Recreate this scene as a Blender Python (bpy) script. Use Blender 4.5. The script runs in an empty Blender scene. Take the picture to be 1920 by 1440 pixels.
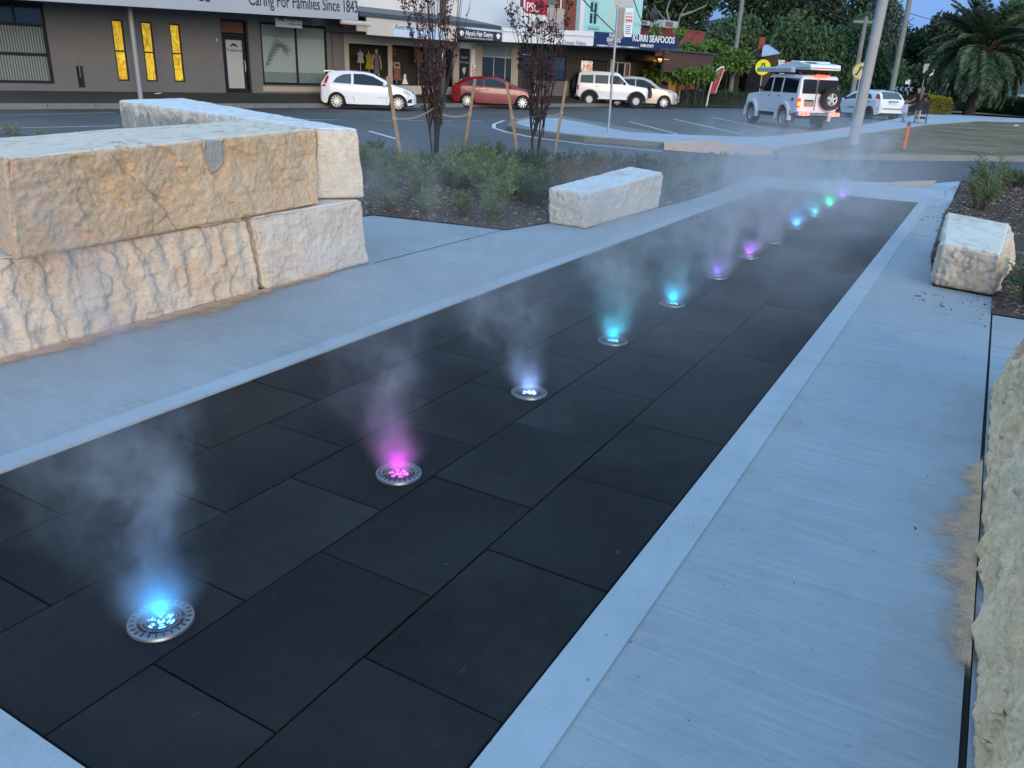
import bpy, bmesh, math, random
import numpy as np
from mathutils import Vector, Matrix, Euler

S = bpy.context.scene
COL = S.collection
R = math.radians

# ------------------------------------------------------------------ camera
F_PX, CAM_H = 1500.0, 1.65
ROLL = math.atan(0.042)
PITCH = math.atan((720 - 135) * math.cos(ROLL) / F_PX)
FWD = np.array([0, math.cos(PITCH), -math.sin(PITCH)])
UP0 = np.array([0, math.sin(PITCH), math.cos(PITCH)])
RT0 = np.array([1.0, 0, 0])
IX = math.cos(ROLL) * RT0 + math.sin(ROLL) * UP0
IY = math.sin(ROLL) * RT0 - math.cos(ROLL) * UP0
cam_d = bpy.data.cameras.new('camera')
cam = bpy.data.objects.new('camera', cam_d)
COL.objects.link(cam)
cam_d.sensor_width = 36.0
cam_d.lens = 36.0 * F_PX / 1920.0
cam_d.clip_start, cam_d.clip_end = 0.05, 3000
M = Matrix([list(IX), list(-IY), list(-FWD)]).transposed().to_4x4()
M.translation = (0, 0, CAM_H)
cam.matrix_world = M
S.camera = cam

# ------------------------------------------------------------------ world, sun, exposure
W = bpy.data.worlds.new('World')
S.world = W
W.use_nodes = True
wn = W.node_tree
wn.nodes.clear()
sky = wn.nodes.new('ShaderNodeTexSky')
sky.sky_type = 'NISHITA'
sky.sun_disc = False
SUN_EL, SUN_AZ = R(7.0), R(163)           # low behind the camera, azimuth measured from +Y towards +X
sky.sun_elevation, sky.sun_rotation = SUN_EL, SUN_AZ
sky.air_density, sky.dust_density, sky.ozone_density = 1.0, 0.3, 7.0
# a clear dusk sky seen through an even, thin overcast (brighter overhead than at the horizon, as overcast is)
tc = wn.nodes.new('ShaderNodeTexCoord'); sx_ = wn.nodes.new('ShaderNodeSeparateXYZ')
wn.links.new(tc.outputs['Generated'], sx_.inputs[0])
rp = wn.nodes.new('ShaderNodeValToRGB'); wn.links.new(sx_.outputs[2], rp.inputs[0])
OVERCAST = [(0.0, (0.20, 0.37, 0.78)), (0.30, (0.28, 0.51, 0.92)), (1.0, (0.62, 1.10, 1.66))]
while len(rp.color_ramp.elements) < 3: rp.color_ramp.elements.new(0.5)
for e_, (p_, c_) in zip(rp.color_ramp.elements, OVERCAST):
    e_.position = p_; e_.color = (*[x_ * 0.5 for x_ in c_], 1)
cn = wn.nodes.new('ShaderNodeTexNoise'); cn.inputs['Scale'].default_value = 2.2; cn.inputs['Detail'].default_value = 5
mp_ = wn.nodes.new('ShaderNodeMapping'); mp_.inputs[3].default_value = (1, 1, 3); wn.links.new(tc.outputs['Generated'], mp_.inputs[0]); wn.links.new(mp_.outputs[0], cn.inputs['Vector'])
cr = wn.nodes.new('ShaderNodeMapRange'); wn.links.new(cn.outputs[0], cr.inputs[0]); cr.inputs[1].default_value = .35; cr.inputs[2].default_value = .7; cr.inputs[3].default_value = .9; cr.inputs[4].default_value = 1.1
cm = wn.nodes.new('ShaderNodeVectorMath'); cm.operation = 'SCALE'; wn.links.new(rp.outputs[0], cm.inputs[0]); wn.links.new(cr.outputs[0], cm.inputs['Scale'])
bg = wn.nodes.new('ShaderNodeBackground'); bg.inputs['Strength'].default_value = 0.012
wn.links.new(sky.outputs[0], bg.inputs['Color'])
bg2 = wn.nodes.new('ShaderNodeBackground'); bg2.inputs['Strength'].default_value = 2.0
wn.links.new(cm.outputs[0], bg2.inputs['Color'])
ad = wn.nodes.new('ShaderNodeAddShader'); wn.links.new(bg.outputs[0], ad.inputs[0]); wn.links.new(bg2.outputs[0], ad.inputs[1])
wo = wn.nodes.new('ShaderNodeOutputWorld')
wn.links.new(ad.outputs[0], wo.inputs['Surface'])
sun_d = bpy.data.lights.new('sun', 'SUN')
sun_d.energy, sun_d.angle, sun_d.color = 3.3, R(34), (1.0, 0.84, 0.62)
sun = bpy.data.objects.new('sun', sun_d)
COL.objects.link(sun)
SUN_TILT = R(7)
d = Vector((math.sin(SUN_AZ) * math.cos(SUN_TILT), math.cos(SUN_AZ) * math.cos(SUN_TILT), math.sin(SUN_TILT)))
sun.rotation_euler = d.to_track_quat('Z', 'Y').to_euler()
S.view_settings.view_transform = 'Standard'
S.view_settings.look = 'None'
S.view_settings.exposure = 0.0
S.view_settings.gamma = 1
S.view_settings.use_curve_mapping = False
S.render.engine = 'CYCLES'
cy = S.cycles
cy.use_denoising = True
cy.max_bounces = 6
cy.diffuse_bounces = 3
cy.glossy_bounces = 3
cy.transmission_bounces = 4
cy.transparent_max_bounces = 12
cy.volume_bounces = 0
cy.sample_clamp_indirect = 4
cy.volume_step_rate = 1.5
cy.volume_max_steps = 96

# ------------------------------------------------------------------ layout helpers
def ray(u, v):
    return FWD * F_PX + IX * (u - 960) + IY * (v - 720)
def G(u, v, z=0.0):                        # a spot on the level z, from its place in the photograph
    r = ray(u, v); t = (z - CAM_H) / r[2]
    return np.array([r[0] * t, r[1] * t, z])
def T(u, v, Y):                            # a spot at distance Y
    r = ray(u, v); t = Y / r[1]
    return np.array([r[0] * t, Y, CAM_H + r[2] * t])
def pix(p):
    d_ = np.asarray(p, float) - np.array([0, 0, CAM_H]); w = d_ @ FWD
    return 960 + F_PX * (d_ @ IX) / w, 720 + F_PX * (d_ @ IY) / w
ST_AZ = R(41)                              # the street
SE = np.array([math.sin(ST_AZ), math.cos(ST_AZ), 0]); SN = np.array([-math.cos(ST_AZ), math.sin(ST_AZ), 0])
SK = G(700, 204); SK[2] = 0
def st(s, o, z=0.0):                       # street coordinates: along, from kerb towards shops, up
    return SK + SE * s + SN * o + np.array([0, 0, z])
def Fp(u, v, off=3.5):                     # pixel on the upright plane at distance off from the kerb -> (s, z)
    r = ray(u, v); o = np.array([0, 0, CAM_H])
    t = ((SK - o) @ SN + off) / (r @ SN)
    p = o + r * t
    return float((p - SK) @ SE), float(p[2])
DK = G(880, 1440)                          # the paved strip
DAZ = R(29.25)
DE = np.array([math.sin(DAZ), math.cos(DAZ), 0]); DN = np.array([-math.cos(DAZ), math.sin(DAZ), 0])
def dk(s, n, z=0.0):
    return DK + DE * s + DN * n + np.array([0, 0, z])
def dsn(u, v, z=0):
    p = G(u, v, z) - DK
    return float(p @ DE), float(p @ DN)

# ------------------------------------------------------------------ object helpers
def link(o, parent=None):
    COL.objects.link(o)
    if parent is not None:
        o.parent = parent
    return o
def tag(o, label=None, cat=None, group=None, kind=None):
    if label: o['label'] = label
    if cat: o['category'] = cat
    if group: o['group'] = group
    if kind: o['kind'] = kind
    return o
def thing(name, label, cat, loc=(0, 0, 0), rz=0.0, group=None):
    o = bpy.data.objects.new(name, None)
    o.empty_display_size = 0.2
    o.location = tuple(loc); o.rotation_euler = (0, 0, rz)
    link(o)
    return tag(o, label, cat, group)
def copy_tree(o, parent=None):
    c = o.copy(); COL.objects.link(c)
    if parent is not None:
        c.parent = parent
    for ch in list(o.children):
        copy_tree(ch, c)
    return c
def np_mesh(name, V, faces=None, quads=None, tris=None, smooth=False):
    me = bpy.data.meshes.new(name)
    V = np.asarray(V, np.float32)
    if faces is not None:
        me.from_pydata(V.tolist(), [], faces)
    else:
        parts = []; tot = []
        if quads is not None and len(quads): parts.append(np.asarray(quads, np.int32).ravel()); tot += [4] * len(quads)
        if tris is not None and len(tris): parts.append(np.asarray(tris, np.int32).ravel()); tot += [3] * len(tris)
        li = np.concatenate(parts); tot = np.array(tot, np.int32)
        me.vertices.add(len(V)); me.vertices.foreach_set('co', V.ravel())
        me.loops.add(len(li)); me.loops.foreach_set('vertex_index', li)
        me.polygons.add(len(tot))
        st_ = np.concatenate([[0], np.cumsum(tot)[:-1]]).astype(np.int32)
        me.polygons.foreach_set('loop_start', st_); me.polygons.foreach_set('loop_total', tot)
        me.update(calc_edges=True)
    if smooth:
        me.polygons.foreach_set('use_smooth', np.ones(len(me.polygons), bool))
    me.validate()
    return me
def obj(name, me, mat=None, parent=None, loc=None, rz=0.0):
    if mat is not None and len(me.materials) == 0:
        me.materials.append(mat)
    o = bpy.data.objects.new(name, me)
    if loc is not None: o.location = tuple(loc)
    o.rotation_euler = (0, 0, rz)
    return link(o, parent)

class MB:
    """collects shapes into one mesh"""
    def __init__(s): s.v = []; s.f = []
    def add(s, vs, fs):
        b = len(s.v); s.v += [tuple(map(float, p)) for p in vs]; s.f += [tuple(b + i for i in f) for f in fs]; return s
    def box(s, x0, x1, y0, y1, z0, z1):
        vs = [(x, y, z) for z in (z0, z1) for y in (y0, y1) for x in (x0, x1)]
        return s.add(vs, [(0, 2, 3, 1), (4, 5, 7, 6), (0, 1, 5, 4), (2, 6, 7, 3), (0, 4, 6, 2), (1, 3, 7, 5)])
    def cbox(s, x0, x1, y0, y1, z0, z1, c=0.01):
        """box with chamfered upright and top edges"""
        vs = []
        for z, i in ((z0, 0), (z1 - c, 0), (z1, c)):
            vs += [(x0 + i + c, y0 + i, z), (x1 - i - c, y0 + i, z), (x1 - i, y0 + i + c, z), (x1 - i, y1 - i - c, z), (x1 - i - c, y1 - i, z), (x0 + i + c, y1 - i, z), (x0 + i, y1 - i - c, z), (x0 + i, y0 + i + c, z)]
        fs = [tuple(reversed(range(8))), tuple(range(16, 24))]
        for r in (0, 8):
            fs += [(r + i, r + (i + 1) % 8, r + 8 + (i + 1) % 8, r + 8 + i) for i in range(8)]
        return s.add(vs, fs)
    def obox(s, p, ax, ay, az, hx, hy, hz):
        p = np.asarray(p, float); ax, ay, az = (np.asarray(a, float) for a in (ax, ay, az))
        vs = [p + ax * hx * i + ay * hy * j + az * hz * k for k in (-1, 1) for j in (-1, 1) for i in (-1, 1)]
        return s.add(vs, [(0, 2, 3, 1), (4, 5, 7, 6), (0, 1, 5, 4), (2, 6, 7, 3), (0, 4, 6, 2), (1, 3, 7, 5)])
    def prism(s, poly, z0, z1):
        n = len(poly)
        a = sum(poly[i][0] * poly[(i + 1) % n][1] - poly[(i + 1) % n][0] * poly[i][1] for i in range(n))
        if a < 0: poly = list(reversed(poly))
        vs = [(p[0], p[1], z0) for p in poly] + [(p[0], p[1], z1) for p in poly]
        return s.add(vs, [tuple(reversed(range(n))), tuple(range(n, 2 * n))] + [(i, (i + 1) % n, n + (i + 1) % n, n + i) for i in range(n)])
    def xprism(s, poly, y0, y1):
        """poly in (x, z), thickness along y"""
        n = len(poly)
        a = sum(poly[i][0] * poly[(i + 1) % n][1] - poly[(i + 1) % n][0] * poly[i][1] for i in range(n))
        if a < 0: poly = list(reversed(poly))
        vs = [(p[0], y0, p[1]) for p in poly] + [(p[0], y1, p[1]) for p in poly]
        return s.add(vs, [tuple(range(n)), tuple(reversed(range(n, 2 * n)))] + [(i, n + i, n + (i + 1) % n, (i + 1) % n) for i in range(n)])
    def tube(s, pts, rad, n=8, cap=True):
        pts = [np.asarray(p, float) for p in pts]
        if not hasattr(rad, '__len__'): rad = [rad] * len(pts)
        b = len(s.v); up = np.array([0.13, 0.21, 0.97])
        prev = None
        for i, p in enumerate(pts):
            t = pts[min(i + 1, len(pts) - 1)] - pts[max(i - 1, 0)]
            t = t / (np.linalg.norm(t) + 1e-9)
            if prev is None:
                a = np.cross(t, up if abs(t @ up) < .95 else np.array([1.0, 0, 0]))
            else:
                a = prev - t * (prev @ t)
            a /= np.linalg.norm(a) + 1e-9; prev = a
            c = np.cross(t, a)
            for k in range(n):
                an = 2 * math.pi * k / n
                s.v.append(tuple(p + (a * math.cos(an) + c * math.sin(an)) * rad[i]))
        for i in range(len(pts) - 1):
            for k in range(n):
                s.f.append((b + i * n + k, b + i * n + (k + 1) % n, b + (i + 1) * n + (k + 1) % n, b + (i + 1) * n + k))
        if cap:
            s.f.append(tuple(b + k for k in reversed(range(n))))
            e = b + (len(pts) - 1) * n
            s.f.append(tuple(e + k for k in range(n)))
        return s
    def lathe(s, prof, n=24, axis='z', o=(0, 0, 0), closed=False):
        b = len(s.v); o = np.asarray(o, float); m = len(prof)
        for k in range(n):
            an = 2 * math.pi * k / n; c, q = math.cos(an), math.sin(an)
            for r, h in prof:
                p = (r * c, r * q, h) if axis == 'z' else ((r * c, h, r * q) if axis == 'y' else (h, r * c, r * q))
                s.v.append(tuple(o + np.array(p)))
        for k in range(n):
            for j in range(m if closed else m - 1):
                j2 = (j + 1) % m
                s.f.append((b + k * m + j, b + ((k + 1) % n) * m + j, b + ((k + 1) % n) * m + j2, b + k * m + j2))
        return s
    def sphere(s, c, r, n=10, m=6):
        c = np.asarray(c, float); r = np.ones(3) * r
        b = len(s.v)
        s.v.append(tuple(c + r * np.array([0, 0, -1.0])))
        for i in range(1, m):
            t = math.pi * i / m - math.pi / 2
            for k in range(n):
                a = 2 * math.pi * k / n
                s.v.append(tuple(c + r * np.array([math.cos(t) * math.cos(a), math.cos(t) * math.sin(a), math.sin(t)])))
        s.v.append(tuple(c + r * np.array([0, 0, 1.0])))
        top = len(s.v) - 1
        for k in range(n):
            s.f.append((b, b + 1 + (k + 1) % n, b + 1 + k))
            s.f.append((top, b + 1 + (m - 2) * n + k, b + 1 + (m - 2) * n + (k + 1) % n))
        for i in range(m - 2):
            for k in range(n):
                a = b + 1 + i * n
                s.f.append((a + k, a + (k + 1) % n, a + n + (k + 1) % n, a + n + k))
        return s
    def build(s, name, mat, parent=None, smooth=False, loc=None, rz=0.0, bevel=0, angle=35):
        me = np_mesh(name, s.v, faces=s.f, smooth=smooth)
        if smooth:
            try: me.set_sharp_from_angle(angle=R(angle))
            except Exception: pass
        o = obj(name, me, mat, parent, loc, rz)
        if bevel:
            m = o.modifiers.new('bevel', 'BEVEL'); m.width = bevel; m.segments = 2; m.limit_method = 'ANGLE'; m.angle_limit = R(40)
        return o

def text(name, body, size, mat, parent, loc, rot=(math.pi / 2, 0, 0), sx=1.0, bold=0.0, align='LEFT', ext=0.004, shear=0.0):
    c = bpy.data.curves.new(name, 'FONT')
    c.body = body; c.size = size; c.align_x = align; c.extrude = ext; c.offset = bold; c.shear = shear
    c.resolution_u = 3
    c.materials.append(mat)
    o = bpy.data.objects.new(name, c)
    o.location = loc; o.rotation_euler = rot; o.scale = (sx, 1, 1)
    return link(o, parent)

# ------------------------------------------------------------------ noise in numpy
_rp = np.random.RandomState(7)
_perm = np.concatenate([_rp.permutation(512)] * 3)
_grad = _rp.normal(size=(512, 3)); _grad /= np.linalg.norm(_grad, axis=1)[:, None]
def perlin(p):
    p = np.asarray(p, float); i = np.floor(p).astype(int); f = p - i; i &= 511
    w = f * f * f * (f * (f * 6 - 15) + 10); out = 0
    for dx in (0, 1):
        for dy in (0, 1):
            for dz in (0, 1):
                h = _perm[_perm[_perm[(i[..., 0] + dx) & 511] + ((i[..., 1] + dy) & 511)] + ((i[..., 2] + dz) & 511)]
                g = _grad[h]
                dd = g[..., 0] * (f[..., 0] - dx) + g[..., 1] * (f[..., 1] - dy) + g[..., 2] * (f[..., 2] - dz)
                out = out + dd * (w[..., 0] if dx else 1 - w[..., 0]) * (w[..., 1] if dy else 1 - w[..., 1]) * (w[..., 2] if dz else 1 - w[..., 2])
    return out * 1.4
def fbm(p, o=4, g=0.5):
    a, s_, t = 1.0, 0, np.asarray(p, float)
    for _ in range(o):
        s_ = s_ + a * perlin(t); t = t * 2.03 + 17.3; a *= g
    return s_

# ------------------------------------------------------------------ materials
MATS = {}
class NT:
    def __init__(s, name):
        s.m = bpy.data.materials.new(name); s.m.use_nodes = True; s.t = s.m.node_tree; s.t.nodes.clear()
        s.out = s.t.nodes.new('ShaderNodeOutputMaterial')
        s.co = s.t.nodes.new('ShaderNodeTexCoord')
    def n(s, typ, ins=None, **kw):
        x = s.t.nodes.new('ShaderNode' + typ)
        for k, v in kw.items(): setattr(x, k, v)
        for k, v in (ins or {}).items():
            if hasattr(v, 'is_output'): s.t.links.new(v, x.inputs[k])
            else: x.inputs[k].default_value = v
        return x
    def math(s, op, a, b=0.0, c=None, clamp=False):
        i = {0: a, 1: b}
        if c is not None: i[2] = c
        return s.n('Math', i, operation=op, use_clamp=clamp).outputs[0]
    def mix(s, f, a, b, blend='MIX'):
        x = s.n('Mix', data_type='RGBA', blend_type=blend)
        for k, v in ((0, f), (6, a), (7, b)):
            if hasattr(v, 'is_output'): s.t.links.new(v, x.inputs[k])
            else: x.inputs[k].default_value = v if k == 0 else (*v[:3], 1)
        return x.outputs[2]
    def ramp(s, f, stops):
        x = s.n('ValToRGB', {0: f}); e = x.color_ramp.elements
        while len(e) < len(stops): e.new(0.5)
        for k, (p, c) in enumerate(stops):
            e[k].position = p; e[k].color = (*c, 1) if hasattr(c, '__len__') else (c, c, c, 1)
        return x.outputs[0]
    def mapping(s, sc=(1, 1, 1), rot=(0, 0, 0), src='Object', loc=(0, 0, 0)):
        v = s.co.outputs[src]
        return s.n('Mapping', {0: v, 1: loc, 2: rot, 3: sc}).outputs[0]
    def noise(s, vec, scale, det=4, rough=0.55, dist=0.0):
        return s.n('TexNoise', {'Vector': vec, 'Scale': scale, 'Detail': det, 'Roughness': rough, 'Distortion': dist}).outputs[0]
    def bump(s, h, strength=0.3, dist=0.01, normal=None):
        i = {'Height': h, 'Strength': strength, 'Distance': dist}
        if normal is not None: i['Normal'] = normal
        return s.n('Bump', i).outputs[0]
    def pbsdf(s, **ins):
        return s.n('BsdfPrincipled', {k.replace('_', ' '): v for k, v in ins.items()})
    def done(s, sh, vol=None):
        if sh is not None: s.t.links.new(sh.outputs[0], s.out.inputs['Surface'])
        if vol is not None: s.t.links.new(vol.outputs[0], s.out.inputs['Volume'])
        return s.m
def c4(c): return (*c[:3], 1.0)

def plain(name, col, rough=0.6, var=0.12, scale=6.0, metal=0.0, bump=0.0, bscale=60, coat=0.0, spec=0.5, src='Object'):
    if name in MATS: return MATS[name]
    t = NT(name)
    v = t.mapping(src=src)
    nz = t.noise(v, scale, 5)
    k = t.ramp(nz, [(0.25, 1 - var), (0.75, 1 + var)])
    cc = t.mix(1.0, c4(col), k, 'MULTIPLY')
    ins = dict(Base_Color=cc, Roughness=rough, Metallic=metal, Coat_Weight=coat, Coat_Roughness=0.06)
    ins['Specular_IOR_Level'] = spec
    b = t.n('BsdfPrincipled', {('Specular IOR Level' if k_ == 'Specular_IOR_Level' else k_.replace('_', ' ')): x for k_, x in ins.items()})
    if bump:
        t.t.links.new(t.bump(t.noise(v, bscale, 4), bump, 0.01), b.inputs['Normal'])
    MATS[name] = t.done(b)
    return MATS[name]
def emit(name, col, strength):
    if name in MATS: return MATS[name]
    t = NT(name)
    b = t.n('BsdfPrincipled', {'Base Color': c4(col), 'Emission Color': c4(col), 'Emission Strength': strength, 'Roughness': 0.3})
    MATS[name] = t.done(b); return MATS[name]
def glass(name, col, rough=0.06):
    return plain(name, col, rough, 0.05, 2.0, spec=0.6)
def leaf_mat(name, a, b, c_, rough=0.55, trans=0.25):
    """leaf colour varies from leaf to leaf"""
    t = NT(name)
    g = t.n('NewGeometry')
    oi = t.n('ObjectInfo')
    rr = t.math('FRACT', t.math('ADD', g.outputs['Random Per Island'], 0.0))
    col = t.ramp(rr, [(0.0, a), (0.5, b), (1.0, c_)])
    k = t.ramp(oi.outputs['Random'], [(0, 0.78), (1, 1.2)])
    col = t.mix(1.0, col, k, 'MULTIPLY')
    b1 = t.n('BsdfPrincipled', {'Base Color': col, 'Roughness': rough, 'Specular IOR Level': 0.35})
    tr = t.n('BsdfTranslucent', {'Color': col})
    mx = t.n('MixShader', {0: trans, 1: b1.outputs[0], 2: tr.outputs[0]})
    MATS[name] = t.done(mx); return MATS[name]
rng = np.random.RandomState(11)
random.seed(5)
# ================================================================== ground surfaces
def sheet(name, poly, z, mat, kind='structure', parent=None, thick=None, label=None):
    mb = MB()
    P = [(p[0], p[1]) for p in poly]
    if thick: mb.prism(P, z - thick, z)
    else:
        n = len(P); a = sum(P[i][0] * P[(i + 1) % n][1] - P[(i + 1) % n][0] * P[i][1] for i in range(n))
        if a < 0: P = P[::-1]
        mb.add([(x, y, z) for x, y in P], [tuple(range(n))])
    o = mb.build(name, mat, parent)
    if parent is None: o['kind'] = kind
    return o

def concrete(name, col=(0.345, 0.368, 0.388), broom=True, az=0.0):
    t = NT(name)
    v = t.mapping(rot=(0, 0, 0))
    big = t.noise(v, 0.9, 5, 0.6)
    mid = t.noise(v, 7, 6, 0.7)
    col1 = t.mix(t.ramp(big, [(0.32, 0.0), (0.68, 1.0)]), [c * 0.85 for c in col], [c * 1.10 for c in col])
    col1 = t.mix(t.ramp(mid, [(0.35, 0.0), (0.70, 0.35)]), col1, [c * 1.2 for c in col])
    col1 = t.mix(t.ramp(mid, [(0.30, 0.22), (0.46, 0.0)]), col1, [c * 0.76 for c in col])
    grit = t.noise(v, 110, 3, 0.7)
    col1 = t.mix(t.ramp(grit, [(0.60, 0.0), (0.72, 0.45)]), col1, [c * 1.5 for c in col])
    col1 = t.mix(t.ramp(grit, [(0.28, 0.45), (0.40, 0.0)]), col1, [c * 0.6 for c in col])
    spots = t.noise(v, 26, 2, 0.5)
    col1 = t.mix(t.ramp(spots, [(0.70, 0.0), (0.76, 0.55)]), col1, (0.13, 0.115, 0.10))
    stain = t.noise(t.mapping(loc=(3, 9, 0)), 2.3, 4, 0.6, 0.8)
    col1 = t.mix(t.ramp(stain, [(0.56, 0.0), (0.78, 0.5)]), col1, (0.27, 0.25, 0.22))
    b = t.n('BsdfPrincipled', {'Roughness': 0.82, 'Specular IOR Level': 0.3})
    if broom:
        r = t.n('VectorRotate', {'Vector': t.co.outputs['Object'], 'Angle': DAZ}, rotation_type='Z_AXIS')
        w = t.n('Mapping', {0: r.outputs[0], 3: (1.6, 58, 1)}).outputs[0]
        br = t.noise(w, 1.0, 3, 0.6)
        w2 = t.n('Mapping', {0: r.outputs[0], 3: (2.6, 34, 1), 1: (4, 2, 0)}).outputs[0]
        br2 = t.noise(w2, 1.0, 2, 0.6)
        f = t.ramp(br, [(0.3, 0.0), (0.7, 1.0)])
        col1 = t.mix(t.math('MULTIPLY', f, 0.46), col1, [c * 0.62 for c in col])
        col1 = t.mix(t.math('MULTIPLY', t.ramp(br2, [(0.60, 0.0), (0.76, 1.0)]), 0.22), col1, [min(1, c * 1.45) for c in col])
        h = t.math('ADD', br, t.math('MULTIPLY', mid, 0.5))
        t.t.links.new(t.bump(h, 0.5, 0.006), b.inputs['Normal'])
    else:
        t.t.links.new(t.bump(mid, 0.25, 0.006), b.inputs['Normal'])
    t.t.links.new(col1, b.inputs['Base Color'])
    return t.done(b)
def asphalt(name, col=0.085):
    t = NT(name)
    v = t.mapping()
    a = t.noise(v, 0.25, 5, 0.6); f = t.noise(v, 60, 3, 0.7)
    c = t.mix(t.ramp(a, [(0.3, 0), (0.7, 1)]), [col * 0.8] * 3, [col * 1.38, col * 1.30, col * 1.2])
    st_ = t.noise(t.mapping(sc=(0.35, 1.6, 1), rot=(0, 0, 0.9)), 0.6, 4, 0.6)
    c = t.mix(t.ramp(st_, [(0.58, 0), (0.72, 0.6)]), c, [col * 0.5] * 3)
    c = t.mix(t.ramp(f, [(0.45, 0), (0.7, 0.35)]), c, [col * 2.2] * 3)
    b = t.n('BsdfPrincipled', {'Base Color': c, 'Roughness': 0.75, 'Specular IOR Level': 0.35, 'Normal': t.bump(f, 0.4, 0.01)})
    return t.done(b)
M_CONC = concrete('broomed_concrete')
M_SMOOTH = concrete('trowelled_concrete', (0.36, 0.40, 0.435), broom=False)
M_CONC_OLD = concrete('kerb_concrete', (0.20, 0.19, 0.175), broom=False)
M_ISL = concrete('island_concrete', (0.39, 0.42, 0.46), broom=False)
M_ASPH = asphalt('asphalt')
M_PATHDARK = asphalt('footpath_bitumen', 0.06)
M_PAINT = plain('road_paint', (0.62, 0.62, 0.60), 0.7, 0.25, 9)
M_ORANGE = plain('terracotta_concrete', (0.66, 0.36, 0.21), 0.8, 0.14, 5, bump=0.2)
M_BLACK = plain('black_gap', (0.012, 0.012, 0.012), 0.9)

def grass_ground(name):
    t = NT(name); v = t.mapping()
    a = t.noise(v, 0.5, 5, 0.65); b_ = t.noise(v, 8, 5, 0.7)
    c = t.ramp(a, [(0.36, (0.085, 0.085, 0.03)), (0.47, (0.19, 0.135, 0.06)), (0.62, (0.30, 0.20, 0.11))])
    c = t.mix(t.ramp(b_, [(0.35, 0.6), (0.6, 0)]), c, (0.03, 0.035, 0.015))
    return t.done(t.n('BsdfPrincipled', {'Base Color': c, 'Roughness': 0.95, 'Normal': t.bump(b_, 0.6, 0.04)}))
M_GRASS = grass_ground('dry_lawn')
def mulch_ground(name):
    t = NT(name); v = t.mapping()
    a = t.noise(t.mapping(sc=(1, 2.2, 1)), 22, 5, 0.7); b_ = t.noise(v, 3, 4)
    c = t.ramp(a, [(0.3, (0.035, 0.022, 0.016)), (0.55, (0.11, 0.072, 0.052)), (0.75, (0.23, 0.17, 0.13))])
    c = t.mix(t.ramp(b_, [(0.4, 0), (0.7, 0.5)]), c, (0.03, 0.02, 0.014))
    return t.done(t.n('BsdfPrincipled', {'Base Color': c, 'Roughness': 0.95, 'Normal': t.bump(a, 0.9, 0.03)}))
M_MULCH = mulch_ground('bark_mulch_ground')

ZR = -0.05                                   # road level
# ground to the horizon, then the road
sheet('ground', [(-1500, -1500), (1500, -1500), (1500, 1500), (-1500, 1500)], -0.30, M_GRASS)
road_poly = [st(-60, 1.7), st(120, 1.7), st(120, -70), st(-60, -70)]
sheet('road', [p[:2] for p in road_poly], ZR, M_ASPH)

KO = 1.6                                      # kerb line
# shop-side footpath: rises from the kerb to the shop fronts
mb = MB()
A = [(-60, KO + .16, 0.12), (110, KO + .16, 0.12), (110, 3.9, 0.50), (-60, 3.9, 0.50)]
mb.add([st(s, o, z) for s, o, z in A], [(0, 1, 2, 3)])
mb.add([st(-60, 3.9, 0.5), st(110, 3.9, 0.5), st(110, 60, 0.5), st(-60, 60, 0.5)], [(0, 1, 2, 3)])
mb.build('footpath', M_PATHDARK)['kind'] = 'structure'
# kerb stones along the shops: each length is a piece
kerb = bpy.data.objects.new('kerb', None); link(kerb); kerb['kind'] = 'structure'
rz_st = math.pi / 2 - ST_AZ
kme = None
for k in range(-16, 45):
    s = k * 1.5
    mb = MB(); mb.cbox(0.006, 1.494, 0, 0.16, -0.35, 0.125 + random.uniform(-.004, .004), 0.015)
    mb.build('kerb_stone', M_CONC_OLD, kerb, loc=st(s, KO, 0), rz=rz_st)

# concrete slab around the paved strip
S_END = dsn(1720, 380)[0]
far_l = dsn(1440, 352)
conc_poly = [dk(-3, -0.02), dk(S_END, -0.02)]
# left concrete: between strip and stone wall / garden
N_L0, N_L1 = 2.49, 2.315                      # left edge of strip, near and far
left_poly = [dk(-3.5, N_L0 + .13), dk(0.3, N_L0 + .13), dk(S_END, N_L1 + .13)] + [G(*p) for p in [(1400, 331), (1390, 336), (1362, 350), (1330, 363), (1290, 376), (1240, 389), (1100, 412), (1028, 419), (950, 432), (700, 404)]] + [dk(5.2, 5.5), dk(-3.5, 5.5)]
sheet('left_path', left_poly, 0.0, M_CONC)
far_poly = [dk(S_END + .13, -.10), dk(S_END + .13, N_L1 + .2), dk(S_END - .6, N_L1 + .2), G(1392, 336)] + [G(*p) for p in [(1401, 331), (1560, 339), (1740, 345), (1801, 340)]] + [G(1783, 380), dk(S_END - .25, -.3), dk(S_END - .25, -.16), dk(S_END + .13, -.16)]
right_poly = [dk(-3.5, -0.15), dk(S_END + .13, -0.15)] + [G(1790, 372), G(1770, 402), G(1745, 480), G(1748, 536), G(1860, 557), G(1858, 590)] + [dk(dsn(1845, 1200)[0], -1.08), dk(-3.5, -1.08)]
sheet('far_path', far_poly, 0.004, M_ISL)
sheet('right_path', right_poly, 0.0, M_CONC)
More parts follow.
